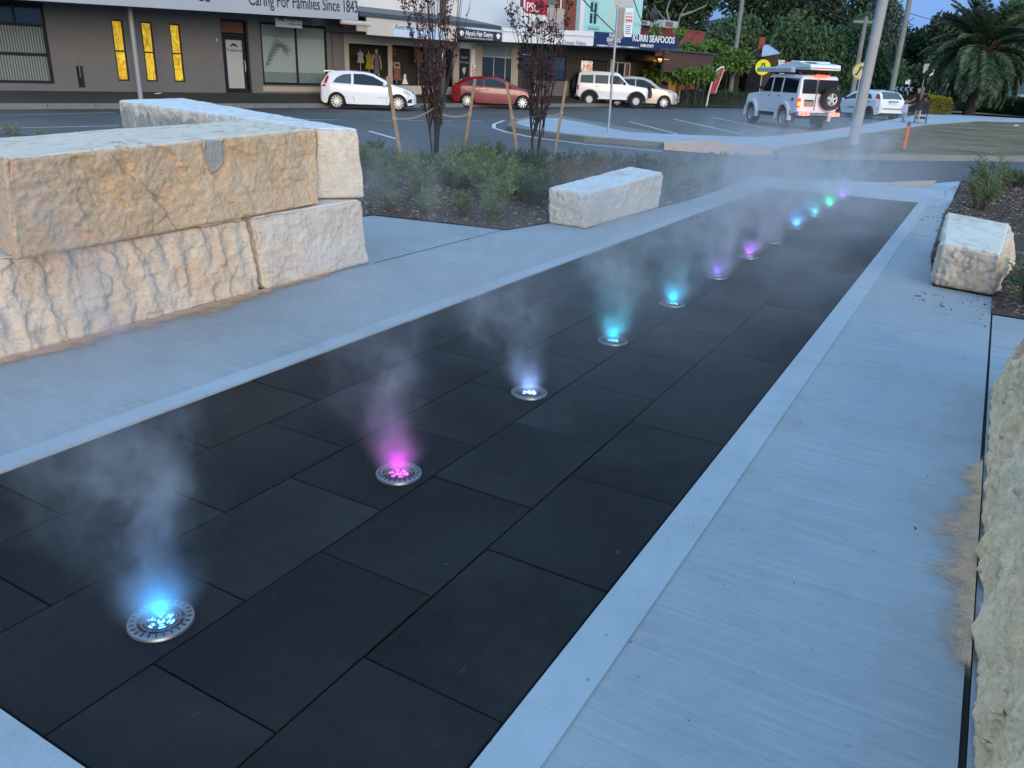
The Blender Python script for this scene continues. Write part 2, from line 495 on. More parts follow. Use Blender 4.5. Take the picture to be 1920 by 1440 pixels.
# trowelled margins along the strip (slightly proud, one piece each side)
sheet('path_margin', [dk(-3.5, -0.004), dk(S_END + .13, -0.004), dk(S_END + .13, -0.155), dk(-3.5, -0.155)], 0.008, M_SMOOTH, thick=.16)
sheet('path_margin', [dk(-3.5, N_L0 + .004), dk(0.3, N_L0 + .004), dk(S_END + .13, N_L1 + .004), dk(S_END + .13, N_L1 + .135), dk(0.3, N_L0 + .135), dk(-3.5, N_L0 + .135)], 0.008, M_SMOOTH, thick=.16)
sheet('path_margin', [dk(S_END + .004, -0.003), dk(S_END + .125, -0.003), dk(S_END + .125, N_L1), dk(S_END + .004, N_L1)], 0.006, M_SMOOTH, thick=.16)
sheet('path_margin', [dk(-0.51, 0), dk(-0.80, 0), dk(-0.80, N_L0), dk(-0.51, N_L0)], 0.006, M_SMOOTH, thick=.16)
# slab beside the right-hand stone, past the expansion joint
sheet('side_path', [dk(dsn(1858, 590)[0], -1.100), dk(dsn(1858, 590)[0], -2.6), dk(-3.5, -2.6), dk(-3.5, -1.100)], 0.0, M_CONC)
mbj = MB()
jp = [G(1858, 588), G(1861, 720), G(1863, 900)]
sheet('expansion_joint', [dk(dsn(1858, 590)[0], -1.08), dk(dsn(1858, 590)[0], -1.100), dk(-3.5, -1.100), dk(-3.5, -1.08)], -0.012, M_BLACK)
# saw cut joints in the concrete: thin recess strips
def joint(p, q, w=0.008, z=0.0025, m=None):
    p = np.asarray(p, float); q = np.asarray(q, float); d_ = (q - p) / np.linalg.norm(q - p); n_ = np.array([-d_[1], d_[0], 0]) * w / 2
    return sheet('joint_line', [p + n_, q + n_, q - n_, p - n_], z, m or M_BLACK)
joint(G(700, 494), G(945, 431), .014)
joint(G(1755, 445), G(1690, 437), .012)

# paved strip: rubber pavers, each one a piece with open joints
def paver_mat():
    t = NT('black_rubber_paver'); v = t.mapping(src='Object')
    oi = t.n('ObjectInfo')
    vv = t.n('VectorMath', {0: v, 1: t.n('CombineXYZ', {0: t.math('MULTIPLY', oi.outputs['Random'], 37.0), 1: t.math('MULTIPLY', oi.outputs['Random'], 11.0)}).outputs[0]}, operation='ADD').outputs[0]
    a = t.noise(vv, 2.2, 5, 0.65); f = t.noise(vv, 140, 3, 0.7); sc = t.noise(t.n('Mapping', {0: vv, 3: (3, 14, 1), 2: (0, 0, 0.7)}).outputs[0], 3, 4, 0.7)
    c = t.ramp(a, [(0.3, (0.0062, 0.0062, 0.0066)), (0.7, (0.0115, 0.0115, 0.0120))])
    c = t.mix(1.0, c, t.ramp(oi.outputs['Random'], [(0, 0.86), (1, 1.22)]), 'MULTIPLY')
    c = t.mix(t.ramp(sc, [(0.62, 0), (0.78, 0.45)]), c, (0.075, 0.075, 0.078))
    dust = t.noise(vv, 0.9, 6, .7, .5)
    c = t.mix(t.ramp(dust, [(0.48, 0), (0.74, 0.45)]), c, (0.045, 0.043, 0.042))
    c = t.mix(t.ramp(f, [(0.66, 0), (0.74, 0.5)]), c, (0.05, 0.05, 0.05))
    sp_ = t.n('TexVoronoi', {'Vector': vv, 'Scale': 4.0, 'Randomness': 1.0}).outputs['Distance']
    c = t.mix(t.ramp(sp_, [(0.016, .8), (0.030, 0)]), c, (0.32, 0.31, 0.30))
    drop = t.n('TexVoronoi', {'Vector': vv, 'Scale': 60.0, 'Randomness': 1.0}).outputs['Distance']
    wetm = t.ramp(t.noise(vv, 2.6, 3, .5), [(.60, 0), (.66, 1)])
    dm = t.math('MULTIPLY', t.ramp(drop, [(.22, 1), (.34, 0)]), wetm)
    c = t.mix(t.math('MULTIPLY', dm, .8), c, (0.003, 0.003, 0.003))
    wet = t.noise(vv, 1.1, 3, 0.5)
    ro = t.math('SUBTRACT', t.ramp(wet, [(0.35, 0.55), (0.65, 0.82)]), t.math('MULTIPLY', dm, .3))
    b = t.n('BsdfPrincipled', {'Base Color': c, 'Roughness': ro, 'Specular IOR Level': 0.22, 'Normal': t.bump(f, 0.35, 0.004)})
    return t.done(b)
M_PAVER = paver_mat()
deck = bpy.data.objects.new('paved_strip', None); link(deck); deck['kind'] = 'structure'
deck.location = tuple(DK); deck.rotation_euler = (0, 0, math.pi / 2 - DAZ)      # local x along the strip, y to the left
sheet('strip_bed', [(-0.51, 0), (S_END, 0), (S_END, N_L0), (-0.51, N_L0)], -0.03, M_BLACK, parent=deck)
CW, TL, GAP = 0.494, 0.703, 0.0045
S_J = dsn(1127, 1105)[0]
rows = [(0.0, CW), (CW, 2 * CW), (2 * CW, 3 * CW), (3 * CW, 4 * CW), (4 * CW, None)]
for r, (n0, n1) in enumerate(rows):
    ph = S_J + (0 if r % 2 == 0 else TL / 2) - 6 * TL
    s = ph
    while s < S_END:
        a, b = max(s, -0.505), min(s + TL, S_END - 0.003); s += TL
        if b - a < 0.05: continue
        def ed(x):
            return n1 if n1 else N_L0 + (N_L1 - N_L0) * max(0, x - .3) / (S_END - .3)
        g = GAP / 2; y0 = n0 + (0.006 if r == 0 else g)
        ya, yb = ed(a) - g, ed(b) - g
        dz = random.uniform(-.0018, .0018); c = 0.003
        pl = [(a + g, y0), (b - g, y0), (b - g, yb), (a + g, ya)]
        pi_ = [(a + g + c, y0 + c), (b - g - c, y0 + c), (b - g - c, yb - c), (a + g + c, ya - c)]
        vs = [(x, y, -0.03) for x, y in pl] + [(x, y, -0.005 + dz) for x, y in pl] + [(x, y, dz - 0.001) for x, y in pi_]
        fs = [(k + i, k + (i + 1) % 4, k + 4 + (i + 1) % 4, k + 4 + i) for k in (0, 4) for i in range(4)] + [(8, 9, 10, 11)]
        MB().add(vs, fs).build('paver', M_PAVER, deck)

# garden beds
bedL = [G(*p) for p in [(700, 404), (950, 432), (1028, 419), (1100, 412), (1240, 389), (1290, 376), (1330, 363), (1362, 350), (1390, 336), (1400, 331)]] + [G(*p) for p in [(1385, 322), (1180, 312), (900, 300), (690, 292), (400, 262), (0, 252)]] + [dk(-1, 11), dk(2.0, 5.5), dk(5.2, 5.5)]
sheet('garden_bed_soil', bedL, 0.012, M_MULCH)
bedR = [G(*p) for p in [(1801, 340), (1790, 371), (1770, 402), (1745, 480), (1748, 536), (1860, 557), (1858, 589)]] + [dk(dsn(1858, 590)[0], -1.100), dk(dsn(1858, 590)[0], -2.6), dk(dsn(1858, 590)[0], -7), dk(S_END + 4.5, -7), G(1960, 345)]
sheet('garden_bed_soil', bedR, 0.010, M_MULCH)

# traffic island, its kerb, the ramp and the paths on the far side
ZI = 0.085
isl = [(975, 234), (967, 229), (985, 223), (1040, 221), (1090, 229), (1180, 248), (1300, 253), (1420, 257), (1480, 252), (1560, 243), (1640, 230), (1700, 219), (1722, 214), (1772, 214), (1920, 222), (1920, 228), (1838, 226), (1740, 233), (1600, 252), (1500, 271), (1445, 277), (1330, 264), (1245, 266), (1100, 254), (1010, 243)]
islw = [G(u, v, ZI)[:2] for u, v in isl]
sheet('island_path', islw, ZI, M_ISL, thick=.25)
isl_k = [(954, 237), (960, 229), (985, 222), (1010, 243), (1100, 256), (1245, 267), (1245, 270), (1095, 259), (1000, 248), (965, 241)]
sheet('island_kerb', [G(u, v, ZI - .02)[:2] for u, v in [(950, 236), (956, 229), (978, 222), (990, 219), (1050, 217), (1240, 250), (1245, 268), (1160, 262), (1095, 257), (1040, 250), (1000, 245), (968, 240)]], ZI - .012, M_CONC_OLD, thick=.25)
mb = MB()
top = [G(1245, 266, ZI), G(1280, 261, ZI), G(1330, 264, ZI), G(1385, 270, ZI), G(1448, 279, ZI)]
bot = [G(1245, 281, ZR + .01), G(1285, 284, ZR + .01), G(1340, 288, ZR + .01), G(1390, 291, ZR + .01), G(1450, 292, ZR + .01)]
mb.add([p + np.array([0, 0, .004]) for p in top] + bot, [(i, i + 5, i + 6, i + 1) for i in range(4)])
mb.build('kerb_ramp', M_ORANGE)['kind'] = 'structure'
sheet('kerb_ramp', [G(*p) for p in [(1650, 346), (1690, 341), (1757, 339), (1748, 348), (1730, 352)]], 0.009, M_ORANGE)
# grass verge beyond the side road
ver = [G(u, v, ZI) for u, v in [(1450, 281), (1500, 272), (1600, 253), (1740, 234), (1838, 227), (1925, 229)]] + [G(2300, 270, ZI), G(2300, 298, ZI), G(1920, 291, ZI), (G(1700, 288, ZI)), G(1540, 286, ZI)]
sheet('verge', [p[:2] for p in ver], ZI - .008, M_GRASS, thick=.2)
vk = [G(u, v, ZI) for u, v in [(1452, 282), (1540, 287), (1700, 289), (1920, 292), (2300, 299)]]
mb = MB()
vk2 = [p + np.array([0.05, -0.16, 0]) for p in vk]; vk3 = [p + np.array([0.06, -0.22, ZR - ZI]) for p in vk]; n = len(vk)
mb.add(vk + vk2 + vk3, [(i + n, i + n + 1, i + 1, i) for i in range(n - 1)] + [(i + 2 * n, i + 2 * n + 1, i + n + 1, i + n) for i in range(n - 1)])
mb.build('verge_kerb', M_CONC_OLD)['kind'] = 'structure'
# lawn under the hedges and trees beyond
sheet('lawn', [G(1240, 199)[:2], G(1400, 202)[:2], G(1570, 200)[:2], G(1772, 212)[:2], G(1925, 221)[:2], (75, 70), (150, 120), (60, 170), (st(60, 5))[:2], st(26, 4.2)[:2], st(26, 1.5)[:2]], 0.07, M_GRASS)

# painted lines: each a thin sheet on the road
def line(pts, w, name='road_marking', z=ZR + .004):
    pts = [np.asarray(p, float) for p in pts]
    mb = MB(); L = []; Rr = []
    for i, p in enumerate(pts):
        d_ = pts[min(i + 1, len(pts) - 1)] - pts[max(i - 1, 0)]; d_[2] = 0; d_ /= np.linalg.norm(d_)
        n_ = np.array([-d_[1], d_[0], 0]) * w / 2
        L.append(p + n_); Rr.append(p - n_)
    n = len(pts)
    vs = [(p[0], p[1], z) for p in L + Rr]
    mb.add(vs, [(n + i, n + i + 1, i + 1, i) for i in range(n - 1)])
    o = mb.build(name, M_PAINT); o['kind'] = 'structure'; return o
for a, b in [((700, 225), (733, 226)), ((762, 226), (793, 226.5)), ((822, 226.5), (851, 227)), ((884, 227), (905, 227)), ((560, 224), (640, 225))]:
    line([G(*a, ZR), G(*b, ZR)], .10)
line([G(692, 246, ZR), G(745, 261, ZR)], .12)
line([G(-20, 241, ZR), G(222, 236, ZR)], .10)
line([G(-20, 217, ZR), G(100, 214, ZR), G(215, 211, ZR)], .08)
line([G(u, v, ZR) for u, v in [(945, 226), (926, 233), (926, 240), (950, 248), (1000, 258), (1100, 271), (1190, 279), (1240, 284)]], .12)
line([G(u, v, ZR) for u, v in [(1560, 297), (1720, 300), (1940, 303)]], .12)
for a, b in [((1180, 228), (1272, 252)), ((1262, 223), (1392, 252)), ((1335, 220), (1462, 246))]:
    line([G(*a, ZR), G(*b, ZR)], .10)
# ================================================================== shop row
M_GREYW = plain('grey_render', (0.158, 0.158, 0.16), 0.85, 0.05, 1.5, bump=0.1)
M_GREYD = plain('dark_grey_render', (0.15, 0.145, 0.145), 0.85, 0.05, 1.5)
M_BLKFR = plain('black_aluminium', (0.012, 0.012, 0.014), 0.4, 0.05)
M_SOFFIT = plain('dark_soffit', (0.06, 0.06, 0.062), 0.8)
M_SIGNGREY = plain('silver_sign_panel', (0.40, 0.42, 0.46), 0.5, 0.04, 1)
M_LETTER = plain('black_lettering', (0.015, 0.015, 0.02), 0.5)
M_WHITEL = plain('white_lettering', (0.85, 0.85, 0.85), 0.5, 0.02)
M_GLASSD = glass('dark_shop_glass', (0.02, 0.026, 0.028))
M_FROST = plain('frosted_glass', (0.30, 0.36, 0.34), 0.35, 0.06, 1.2)
M_FROSTD = plain('frosted_glass_dark', (0.20, 0.25, 0.235), 0.35, 0.06, 1.2)
M_FROND = plain('frond_print', (0.10, 0.13, 0.12), 0.5)
M_BLIND = plain('vertical_blind_fabric', (0.32, 0.37, 0.35), 0.8, 0.05)
M_CREAM = plain('cream_paint', (0.56, 0.51, 0.44), 0.8, 0.06, 2)
M_BEIGE = plain('beige_paint', (0.42, 0.37, 0.30), 0.8, 0.06, 2)
M_WHITEP = plain('white_paint', (0.78, 0.79, 0.80), 0.75, 0.06, 1.4)
M_STAINED = plain('weathered_white_render', (0.72, 0.71, 0.68), 0.85, 0.10, 1.0)
M_SLATEROOF = plain('slate_blue_sheet_roof', (0.06, 0.075, 0.09), 0.5, 0.06)
M_BRICK = plain('red_brick', (0.22, 0.055, 0.032), 0.9, 0.18, 5)
M_PINK = plain('pink_render', (0.46, 0.38, 0.36), 0.85, 0.05)
M_MINT = plain('mint_render', (0.40, 0.72, 0.70), 0.8, 0.05, 1.2)
M_MINTD = plain('mint_sill', (0.30, 0.62, 0.62), 0.8)
M_NAVY = plain('navy_sign', (0.012, 0.035, 0.115), 0.45, 0.04)
M_CHAR = plain('charcoal_sign', (0.035, 0.032, 0.035), 0.5, 0.05)
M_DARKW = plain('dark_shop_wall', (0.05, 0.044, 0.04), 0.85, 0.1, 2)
M_REDWALL = plain('red_painted_wall', (0.26, 0.06, 0.05), 0.85, 0.12, 1.5)
M_TIMBER = plain('brown_timber', (0.085, 0.05, 0.04), 0.75, 0.25, 7)
M_GALV = plain('galvanised_steel', (0.34, 0.36, 0.38), 0.45, 0.1, 4, metal=0.4)
M_GREYPL = plain('pale_grey_metal', (0.45, 0.46, 0.47), 0.6, 0.06)
M_REDS = plain('red_sign', (0.55, 0.02, 0.03), 0.5)
M_BLUET = plain('blue_lettering', (0.04, 0.08, 0.35), 0.5)
def yellow_glass():
    t = NT('yellow_marbled_glass'); v = t.mapping(sc=(1, 1, 0.6))
    a = t.noise(v, 3.2, 4, 0.6, 2.2)
    c = t.ramp(a, [(0.3, (0.30, 0.16, 0.012)), (0.5, (0.62, 0.40, 0.012)), (0.7, (0.80, 0.62, 0.05))])
    return t.done(t.n('BsdfPrincipled', {'Base Color': c, 'Roughness': 0.25, 'Emission Color': c, 'Emission Strength': 0.55}))
M_YELLOW = yellow_glass()

def bld(name, label, s0, cat='building', off=3.5, z=0.0):
    t = thing(name, label, cat, st(s0, off, z), rz_st)
    t['s0'] = s0
    return t
def cellwall(mb, x0, x1, z0, z1, y0, y1, holes):
    """wall slab with rectangular openings; y0 is the street face"""
    xs = sorted({x0, x1, *[h[0] for h in holes], *[h[1] for h in holes]}); xs = [x for x in xs if x0 <= x <= x1]
    zs = sorted({z0, z1, *[h[2] for h in holes], *[h[3] for h in holes]}); zs = [z for z in zs if z0 <= z <= z1]
    def solid(i, j):
        if i < 0 or j < 0 or i >= len(xs) - 1 or j >= len(zs) - 1: return False
        cx, cz = (xs[i] + xs[i + 1]) / 2, (zs[j] + zs[j + 1]) / 2
        return not any(h[0] < cx < h[1] and h[2] < cz < h[3] for h in holes)
    for i in range(len(xs) - 1):
        for j in range(len(zs) - 1):
            if not solid(i, j): continue
            a, b, c, d_ = xs[i], xs[i + 1], zs[j], zs[j + 1]
            mb.add([(a, y0, c), (b, y0, c), (b, y0, d_), (a, y0, d_)], [(0, 1, 2, 3)])
            mb.add([(a, y1, c), (b, y1, c), (b, y1, d_), (a, y1, d_)], [(3, 2, 1, 0)])
            if not solid(i - 1, j): mb.add([(a, y0, c), (a, y0, d_), (a, y1, d_), (a, y1, c)], [(0, 1, 2, 3)])
            if not solid(i + 1, j): mb.add([(b, y0, c), (b, y0, d_), (b, y1, d_), (b, y1, c)], [(3, 2, 1, 0)])
            if not solid(i, j - 1): mb.add([(a, y0, c), (b, y0, c), (b, y1, c), (a, y1, c)], [(3, 2, 1, 0)])
            if not solid(i, j + 1): mb.add([(a, y0, d_), (b, y0, d_), (b, y1, d_), (a, y1, d_)], [(0, 1, 2, 3)])
def frame_mb(x0, x1, z0, z1, w, y0, y1, vbars=(), hbars=()):
    mb = MB()
    mb.box(x0, x0 + w, y0, y1, z0, z1); mb.box(x1 - w, x1, y0, y1, z0, z1)
    mb.box(x0 + w, x1 - w, y0, y1, z0, z0 + w); mb.box(x0 + w, x1 - w, y0, y1, z1 - w, z1)
    for x, a, b in vbars: mb.box(x - w / 2, x + w / 2, y0 + .004, y1 - .004, a + .001, b - .001)
    for z, a, b in hbars: mb.box(a + .001, b - .001, y0 + .008, y1 - .008, z - w / 2, z + w / 2)
    return mb
def window(par, x0, x1, z0, z1, w=.07, y=.06, mat_fr=None, vbars=(), hbars=(), panes=(), name='window'):
    f = frame_mb(x0, x1, z0, z1, w, y, y + .08, vbars, hbars).build(name, mat_fr or M_BLKFR, par)
    for (a, b, c, d_, m) in panes:
        MB().box(a, b, y + .03, y + .045, c, d_).build('pane', m, f)
    return f

# ---- grey funeral home
s0 = -9.0
B = bld('funeral_home', 'grey rendered single storey shop front with three tall yellow windows and a long silver fascia', s0)
X = lambda s: s - s0
holes = [(X(-14.7), X(-10.98), .66, 3.19), (X(-10.22), X(-9.98), .55, 1.25)]
for a in (-8.82, -7.77, -6.70): holes.append((X(a), X(a + .42), .80, 2.83))
holes += [(X(-4.62), X(-3.42), .40, 3.16), (X(-2.9), X(.36), .76, 3.16)]
mb = MB(); cellwall(mb, X(-30), X(.5), .40, 3.6, 0, .22, holes)
mb.build('wall', M_GREYW, B)
mb = MB(); mb.box(X(.5), X(.62), .06, .22, .4, 3.6); mb.box(X(.62), X(1.22), -.06, .22, .4, 3.6)
mb.build('pier', M_GREYD, B)
mb = MB(); mb.box(X(-10.13), X(-10.09), -.002, .012, .9, 3.3); mb.box(X(-5.72), X(-5.69), -.002, .012, .82, 3.3); mb.box(X(-6.25), X(-5.69), -.002, .012, .80, .815)
mb.build('render_joint', M_GREYD, B)['kind'] = 'stuff'
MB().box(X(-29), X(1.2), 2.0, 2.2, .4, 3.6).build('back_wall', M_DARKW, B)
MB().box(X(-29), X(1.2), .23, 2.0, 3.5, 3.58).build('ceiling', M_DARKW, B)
MB().box(X(-10.2), X(-10.0), .08, .18, .56, 1.2).build('meter_box', M_BLKFR, B)
x0, x1 = X(-14.7), X(-10.98); zm, zh = 1.57, 2.48
wf = window(B, x0, x1, .66, 3.19, .085, .05, vbars=[(X(-11.9), zh, 3.15), (X(-13.3), zh, 3.15)], hbars=[(zm, x0 + .08, x1 - .08), (zh, x0 + .08, x1 - .08)])
for a, b, c, d_ in [(x0 + .085, X(-13.34), zh + .04, 3.1), (X(-13.26), X(-11.94), zh + .04, 3.1), (X(-11.86), x1 - .085, zh + .04, 3.1)]:
    MB().box(a, b, .08, .09, c, d_).build('pane', M_GLASSD, wf)
def blinds(par, xa, xb, za, zb, y, mat=None, pitch=.085):
    mb = MB(); k = 0; x = xa
    while x < xb - .03:
        mb.add([(x, y, za), (min(x + pitch * .92, xb), y + .035, za), (min(x + pitch * .92, xb), y + .035, zb), (x, y, zb)], [(0, 1, 2, 3)]); x += pitch
    o = mb.build('vertical_blind', mat or M_BLIND, par); o['kind'] = 'stuff'; return o
blinds(wf, x0 + .09, x1 - .09, .75, zm - .05, .10); blinds(wf, x0 + .09, x1 - .09, zm + .05, zh - .05, .10)
for a in (-8.82, -7.77, -6.70):
    window(B, X(a), X(a + .42), .80, 2.83, .05, .03, hbars=[(1.80, X(a) + .05, X(a + .42) - .05)], panes=[(X(a) + .05, X(a + .37), .85, 1.775, M_YELLOW), (X(a) + .05, X(a + .37), 1.825, 2.78, M_YELLOW)])
# door
df = frame_mb(X(-4.62), X(-3.42), .45, 3.16, .09, .10, .24, hbars=[(2.58, X(-4.53), X(-3.51))]).build('door_frame', M_BLKFR, B)
dr = frame_mb(X(-4.51), X(-3.56), .48, 2.52, .12, .13, .18).build('door', M_BLKFR, B)
MB().box(X(-4.39), X(-3.68), .145, .16, .6, 2.4).build('pane', plain('frosted_door_glass', (0.42, 0.45, 0.43), 0.4, 0.05), dr)
MB().tube([(X(-3.64), .12, 1.25), (X(-3.64), .05, 1.27), (X(-3.64), .05, 1.63), (X(-3.64), .12, 1.65)], .016, 8).build('handle', M_GREYPL, dr, True)
MB().box(X(-3.80), X(-3.70), .135, .142, 1.78, 1.93).build('keypad', M_GREYPL, dr)
text('lettering', 'Creightons', .15, M_LETTER, dr, (X(-4.03), .138, 1.98), align='CENTER', ext=.002)
mbl = MB(); mbl.xprism([(X(-4.22) + .38 * i / 8 , 2.14 + .14 * math.sin(math.pi * i / 8)) for i in range(9)] + [(X(-3.9), 2.14), (X(-4.05), 2.2)], .136, .142); mbl.build('logo', M_LETTER, dr)
MB().box(X(-4.5), X(-3.55), .16, .17, 2.66, 3.06).build('transom_blind', plain('rust_blind', (0.16, 0.07, 0.04), 0.8), df)
text('house_number', '9', .16, M_WHITEL, B, (X(-4.88), -.012, 2.3))
# palm window
xa, xb = X(-2.9), X(.36); xm = X(-1.18)
wf = window(B, xa, xb, .76, 3.16, .10, .05, vbars=[(xm, .86, 3.1)])
for a, b in ((xa + .1, xm - .05), (xm + .05, xb - .1)):
    MB().box(a, b, .080, .092, .86, 1.26).build('pane', M_FROSTD, wf)
    MB().box(a, b, .080, .092, 1.263, 2.62).build('pane', M_FROST, wf)
    MB().box(a, b, .080, .092, 2.623, 3.06).build('pane', M_FROSTD, wf)
    mbx = MB()
    for q in range(16):
        xx = a + (b - a) * (q + .5) / 16
        mbx.box(xx - .012, xx + .012, .075, .0795, .88, 1.25)
    o = mbx.build('blind_strip', M_FROND, wf); o['kind'] = 'stuff'
fr = MB()
def frond2(fr, x, z):
    sp = [(x + 1.1 * t_, z + 1.0 * math.sin(min(1.0, t_ * 1.5) * 1.35) - .45 * max(0, t_ - .55) ** 1.3 * 2) for t_ in np.linspace(0, 1, 14)]
    for i in range(13):
        (ax, az), (bx, bz) = sp[i], sp[i + 1]
        fr.add([(ax, .0765, az - .012), (bx, .0765, bz - .012), (bx, .0765, bz + .012), (ax, .0765, az + .012)], [(0, 1, 2, 3)])
        for sgn in (-1, 1):
            L = .34 * math.sin(math.pi * (i + 1.5) / 16) + .08; an = math.atan2(bz - az, bx - ax) + sgn * .75
            ex, ez = bx + L * math.cos(an), bz + L * math.sin(an) - .05
            fr.add([(ax, .0762, az), (bx, .0762, bz), (ex, .0762, ez)], [(0, 1, 2)])
frond2(fr, X(-2.68), 1.45)
fr.build('palm_frond_print', M_FROND, wf)
MB().box(X(-2.95), X(.42), -.05, .05, .50, .70).build('sill_wall', M_BEIGE, B)
# fascia, canopy and hanging sign
zb = lambda s: 3.05 + (s + 13.21) * (3.34 - 3.05) / 12.85
mb = MB(); mb.xprism([(X(-30), zb(-30)), (X(-.32), zb(-.32)), (X(-.32), zb(-.32) + 1.55), (X(-30), zb(-30) + 1.55)], -3.06, -2.98)
mb.build('fascia_sign', M_SIGNGREY, B)
mb = MB()
for s in (-15.8, -12.3, -8.8, -5.3, -1.9): mb.box(X(s), X(s) + .012, -3.063, -3.055, zb(s) + .02, zb(s) + 1.5)
mb.build('panel_joint', M_GREYPL, B)['kind'] = 'stuff'
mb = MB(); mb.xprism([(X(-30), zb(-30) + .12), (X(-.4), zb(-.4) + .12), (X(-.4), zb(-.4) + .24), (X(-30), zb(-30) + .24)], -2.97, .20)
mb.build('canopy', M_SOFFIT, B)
mb = MB(); mb.box(X(-30), X(1.2), .0, .22, 3.6, 5.4); mb.build('parapet', M_GREYD, B)
sa, za = Fp(464, 9, .5); sb, zb2 = Fp(668, 24, .5)
tl = text('lettering', 'Caring For Families Since 1843', .62, M_LETTER, B, (X(sa), -3.075, za), rot=(math.pi / 2, -math.atan2(zb2 - za, sb - sa), 0), sx=1.0, ext=.004)
tl['fit_width'] = math.hypot(sb - sa, zb2 - za)
sc_, zc_ = Fp(394, 3.5, .5)
text('lettering', 'es', .62, M_LETTER, B, (X(sc_), -3.075, zc_), align='RIGHT', ext=.004)
ha = Fp(516, 31, 1.6); hb = Fp(566, 55, 1.6)
hs = MB().box(X(ha[0]), X(hb[0]), -1.93, -1.87, hb[1] + .03, ha[1] - .05).build('hanging_sign', M_SIGNGREY, B)
text('lettering', 'Creightons', .20, M_LETTER, hs, (X(ha[0]) + .42, -1.94, hb[1] + .27), sx=.8, ext=.002)
text('lettering', 'FUNERAL SERVICE', .085, M_LETTER, hs, (X(ha[0]) + .52, -1.94, hb[1] + .13), ext=.002)
mbl = MB(); mbl.xprism([(X(ha[0]) + .06 + .32 * i / 8, hb[1] + .24 + .15 * math.sin(math.pi * i / 8)) for i in range(9)] + [(X(ha[0]) + .3, hb[1] + .24), (X(ha[0]) + .2, hb[1] + .3)], -1.94, -1.932); mbl.build('logo', M_LETTER, hs)
mb = MB(); mb.box(X(ha[0]) + .1, X(ha[0]) + .12, -1.91, -1.89, ha[1] - .05, 3.5); mb.build('hanger', M_BLKFR, hs); MB().box(X(hb[0]) - .12, X(hb[0]) - .1, -1.91, -1.89, ha[1] - .05, 3.5).build('hanger', M_BLKFR, hs)

# ---- cream charity shop
s0 = 1.23
B = bld('charity_shop', 'cream charity shop with dark display windows under a slate blue awning', s0)
X = lambda s: s - s0
mb = MB(); cellwall(mb, X(1.23), X(8.25), .42, 3.3, 0, .2, [(X(1.5), X(3.9), .85, 2.62), (X(4.02), X(6.9), .85, 2.62), (X(6.98), X(8.05), .45, 2.62)])
mb.build('wall', M_BEIGE, B)
MB().box(X(1.3), X(8.2), -.04, -.002, .45, .82).build('sill_wall', M_CREAM, B)
window(B, X(1.5), X(3.9), .85, 2.62, .05, .04, mat_fr=M_CREAM)
window(B, X(4.02), X(6.9), .85, 2.62, .05, .04, vbars=[(X(5.6), .9, 2.58)])
window(B, X(6.98), X(8.05), .45, 2.62, .05, .1)
MB().box(X(1.3), X(8.2), 1.7, 1.8, .4, 3.3).build('back_wall', M_DARKW, B)
MB().box(X(1.3), X(8.2), .2, 1.7, .80, .84).build('display_floor', M_TIMBER, B)
MB().box(X(1.3), X(8.2), .21, 1.7, 3.18, 3.25).build('ceiling', M_DARKW, B)
mb = MB(); mb.box(X(1.23), X(8.25), 0.0, .2, 3.31, 7.0)
mb.build('upper_wall', M_STAINED, B)
# awning: sheet roof falling to the kerb with a deep cream fascia
mb = MB(); mb.add([(X(-.15), -3.02, 3.68), (X(8.22), -3.02, 3.66), (X(8.22), -.01, 4.1), (X(-.15), -.01, 4.1), (X(-.15), -3.02, 3.50), (X(8.22), -3.02, 3.48), (X(8.22), -.01, 3.95), (X(-.15), -.01, 3.95)],
   [(0, 1, 2, 3), (4, 7, 6, 5), (0, 4, 5, 1), (1, 5, 6, 2), (2, 6, 7, 3), (3, 7, 4, 0)])
mb.build('awning_roof', M_SLATEROOF, B)
MB().box(X(.2), X(5.30), -2.98, -2.90, 2.84, 3.49).build('awning_fascia', M_CREAM, B)
MB().box(X(-.3), X(.19), -2.97, -2.89, 2.95, 3.3).build('awning_end', M_BEIGE, B)
mb = MB(); mb.tube([(X(-1.1), -3.0, 3.24), (X(.3), -3.0, 3.24)], .09, 10); mb.build('gutter', M_CREAM, B, True)
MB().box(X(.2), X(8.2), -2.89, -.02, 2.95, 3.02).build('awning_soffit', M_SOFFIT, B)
pa, pb = Fp(738, 45, .5), Fp(802, 70, .5)
sg = MB().box(X(pa[0]), X(pb[0] + 1.0), -3.01, -2.985, 2.86, pa[1] - .02).build('sign_panel', plain('pale_blue_sign', (0.55, 0.66, 0.80), 0.6), B)
text('lettering', 'Australian Red Cross', .27, M_LETTER, sg, (X(pa[0]) + .05, -3.016, 3.15), ext=.002)
text('lettering', 'Shop', .27, M_LETTER, sg, (X(pa[0]) + 1.35, -3.016, 2.90), ext=.002)

# ---- hair salon and its neighbours share a white upper storey
s0 = 8.3
B = bld('hair_salon', 'narrow hair salon with charcoal sign, black door and barber pole', s0)
X = lambda s: s - s0
mb = MB(); cellwall(mb, X(8.26), X(12.95), .42, 3.3, 0, .2, [(X(8.42), X(9.22), .45, 2.66), (X(10.1), X(12.5), .5, 3.0)])
mb.build('wall', M_BEIGE, B)
mb = MB(); mb.box(X(9.23), X(9.52), -.05, -.002, .45, 2.9); mb.box(X(8.30), X(9.52), -.05, -.002, 2.68, 2.95); mb.build('door_surround', M_WHITEP, B)
dr = MB().box(X(8.44), X(9.2), .06, .11, .46, 2.64).build('door', M_BLKFR, B)
text('lettering', "Alyce's", .17, M_GREYPL, dr, (X(8.82), .055, 2.2), align='CENTER', ext=.002)
text('lettering', 'Hair Design', .13, M_GREYPL, dr, (X(8.82), .055, 1.98), align='CENTER', ext=.002)
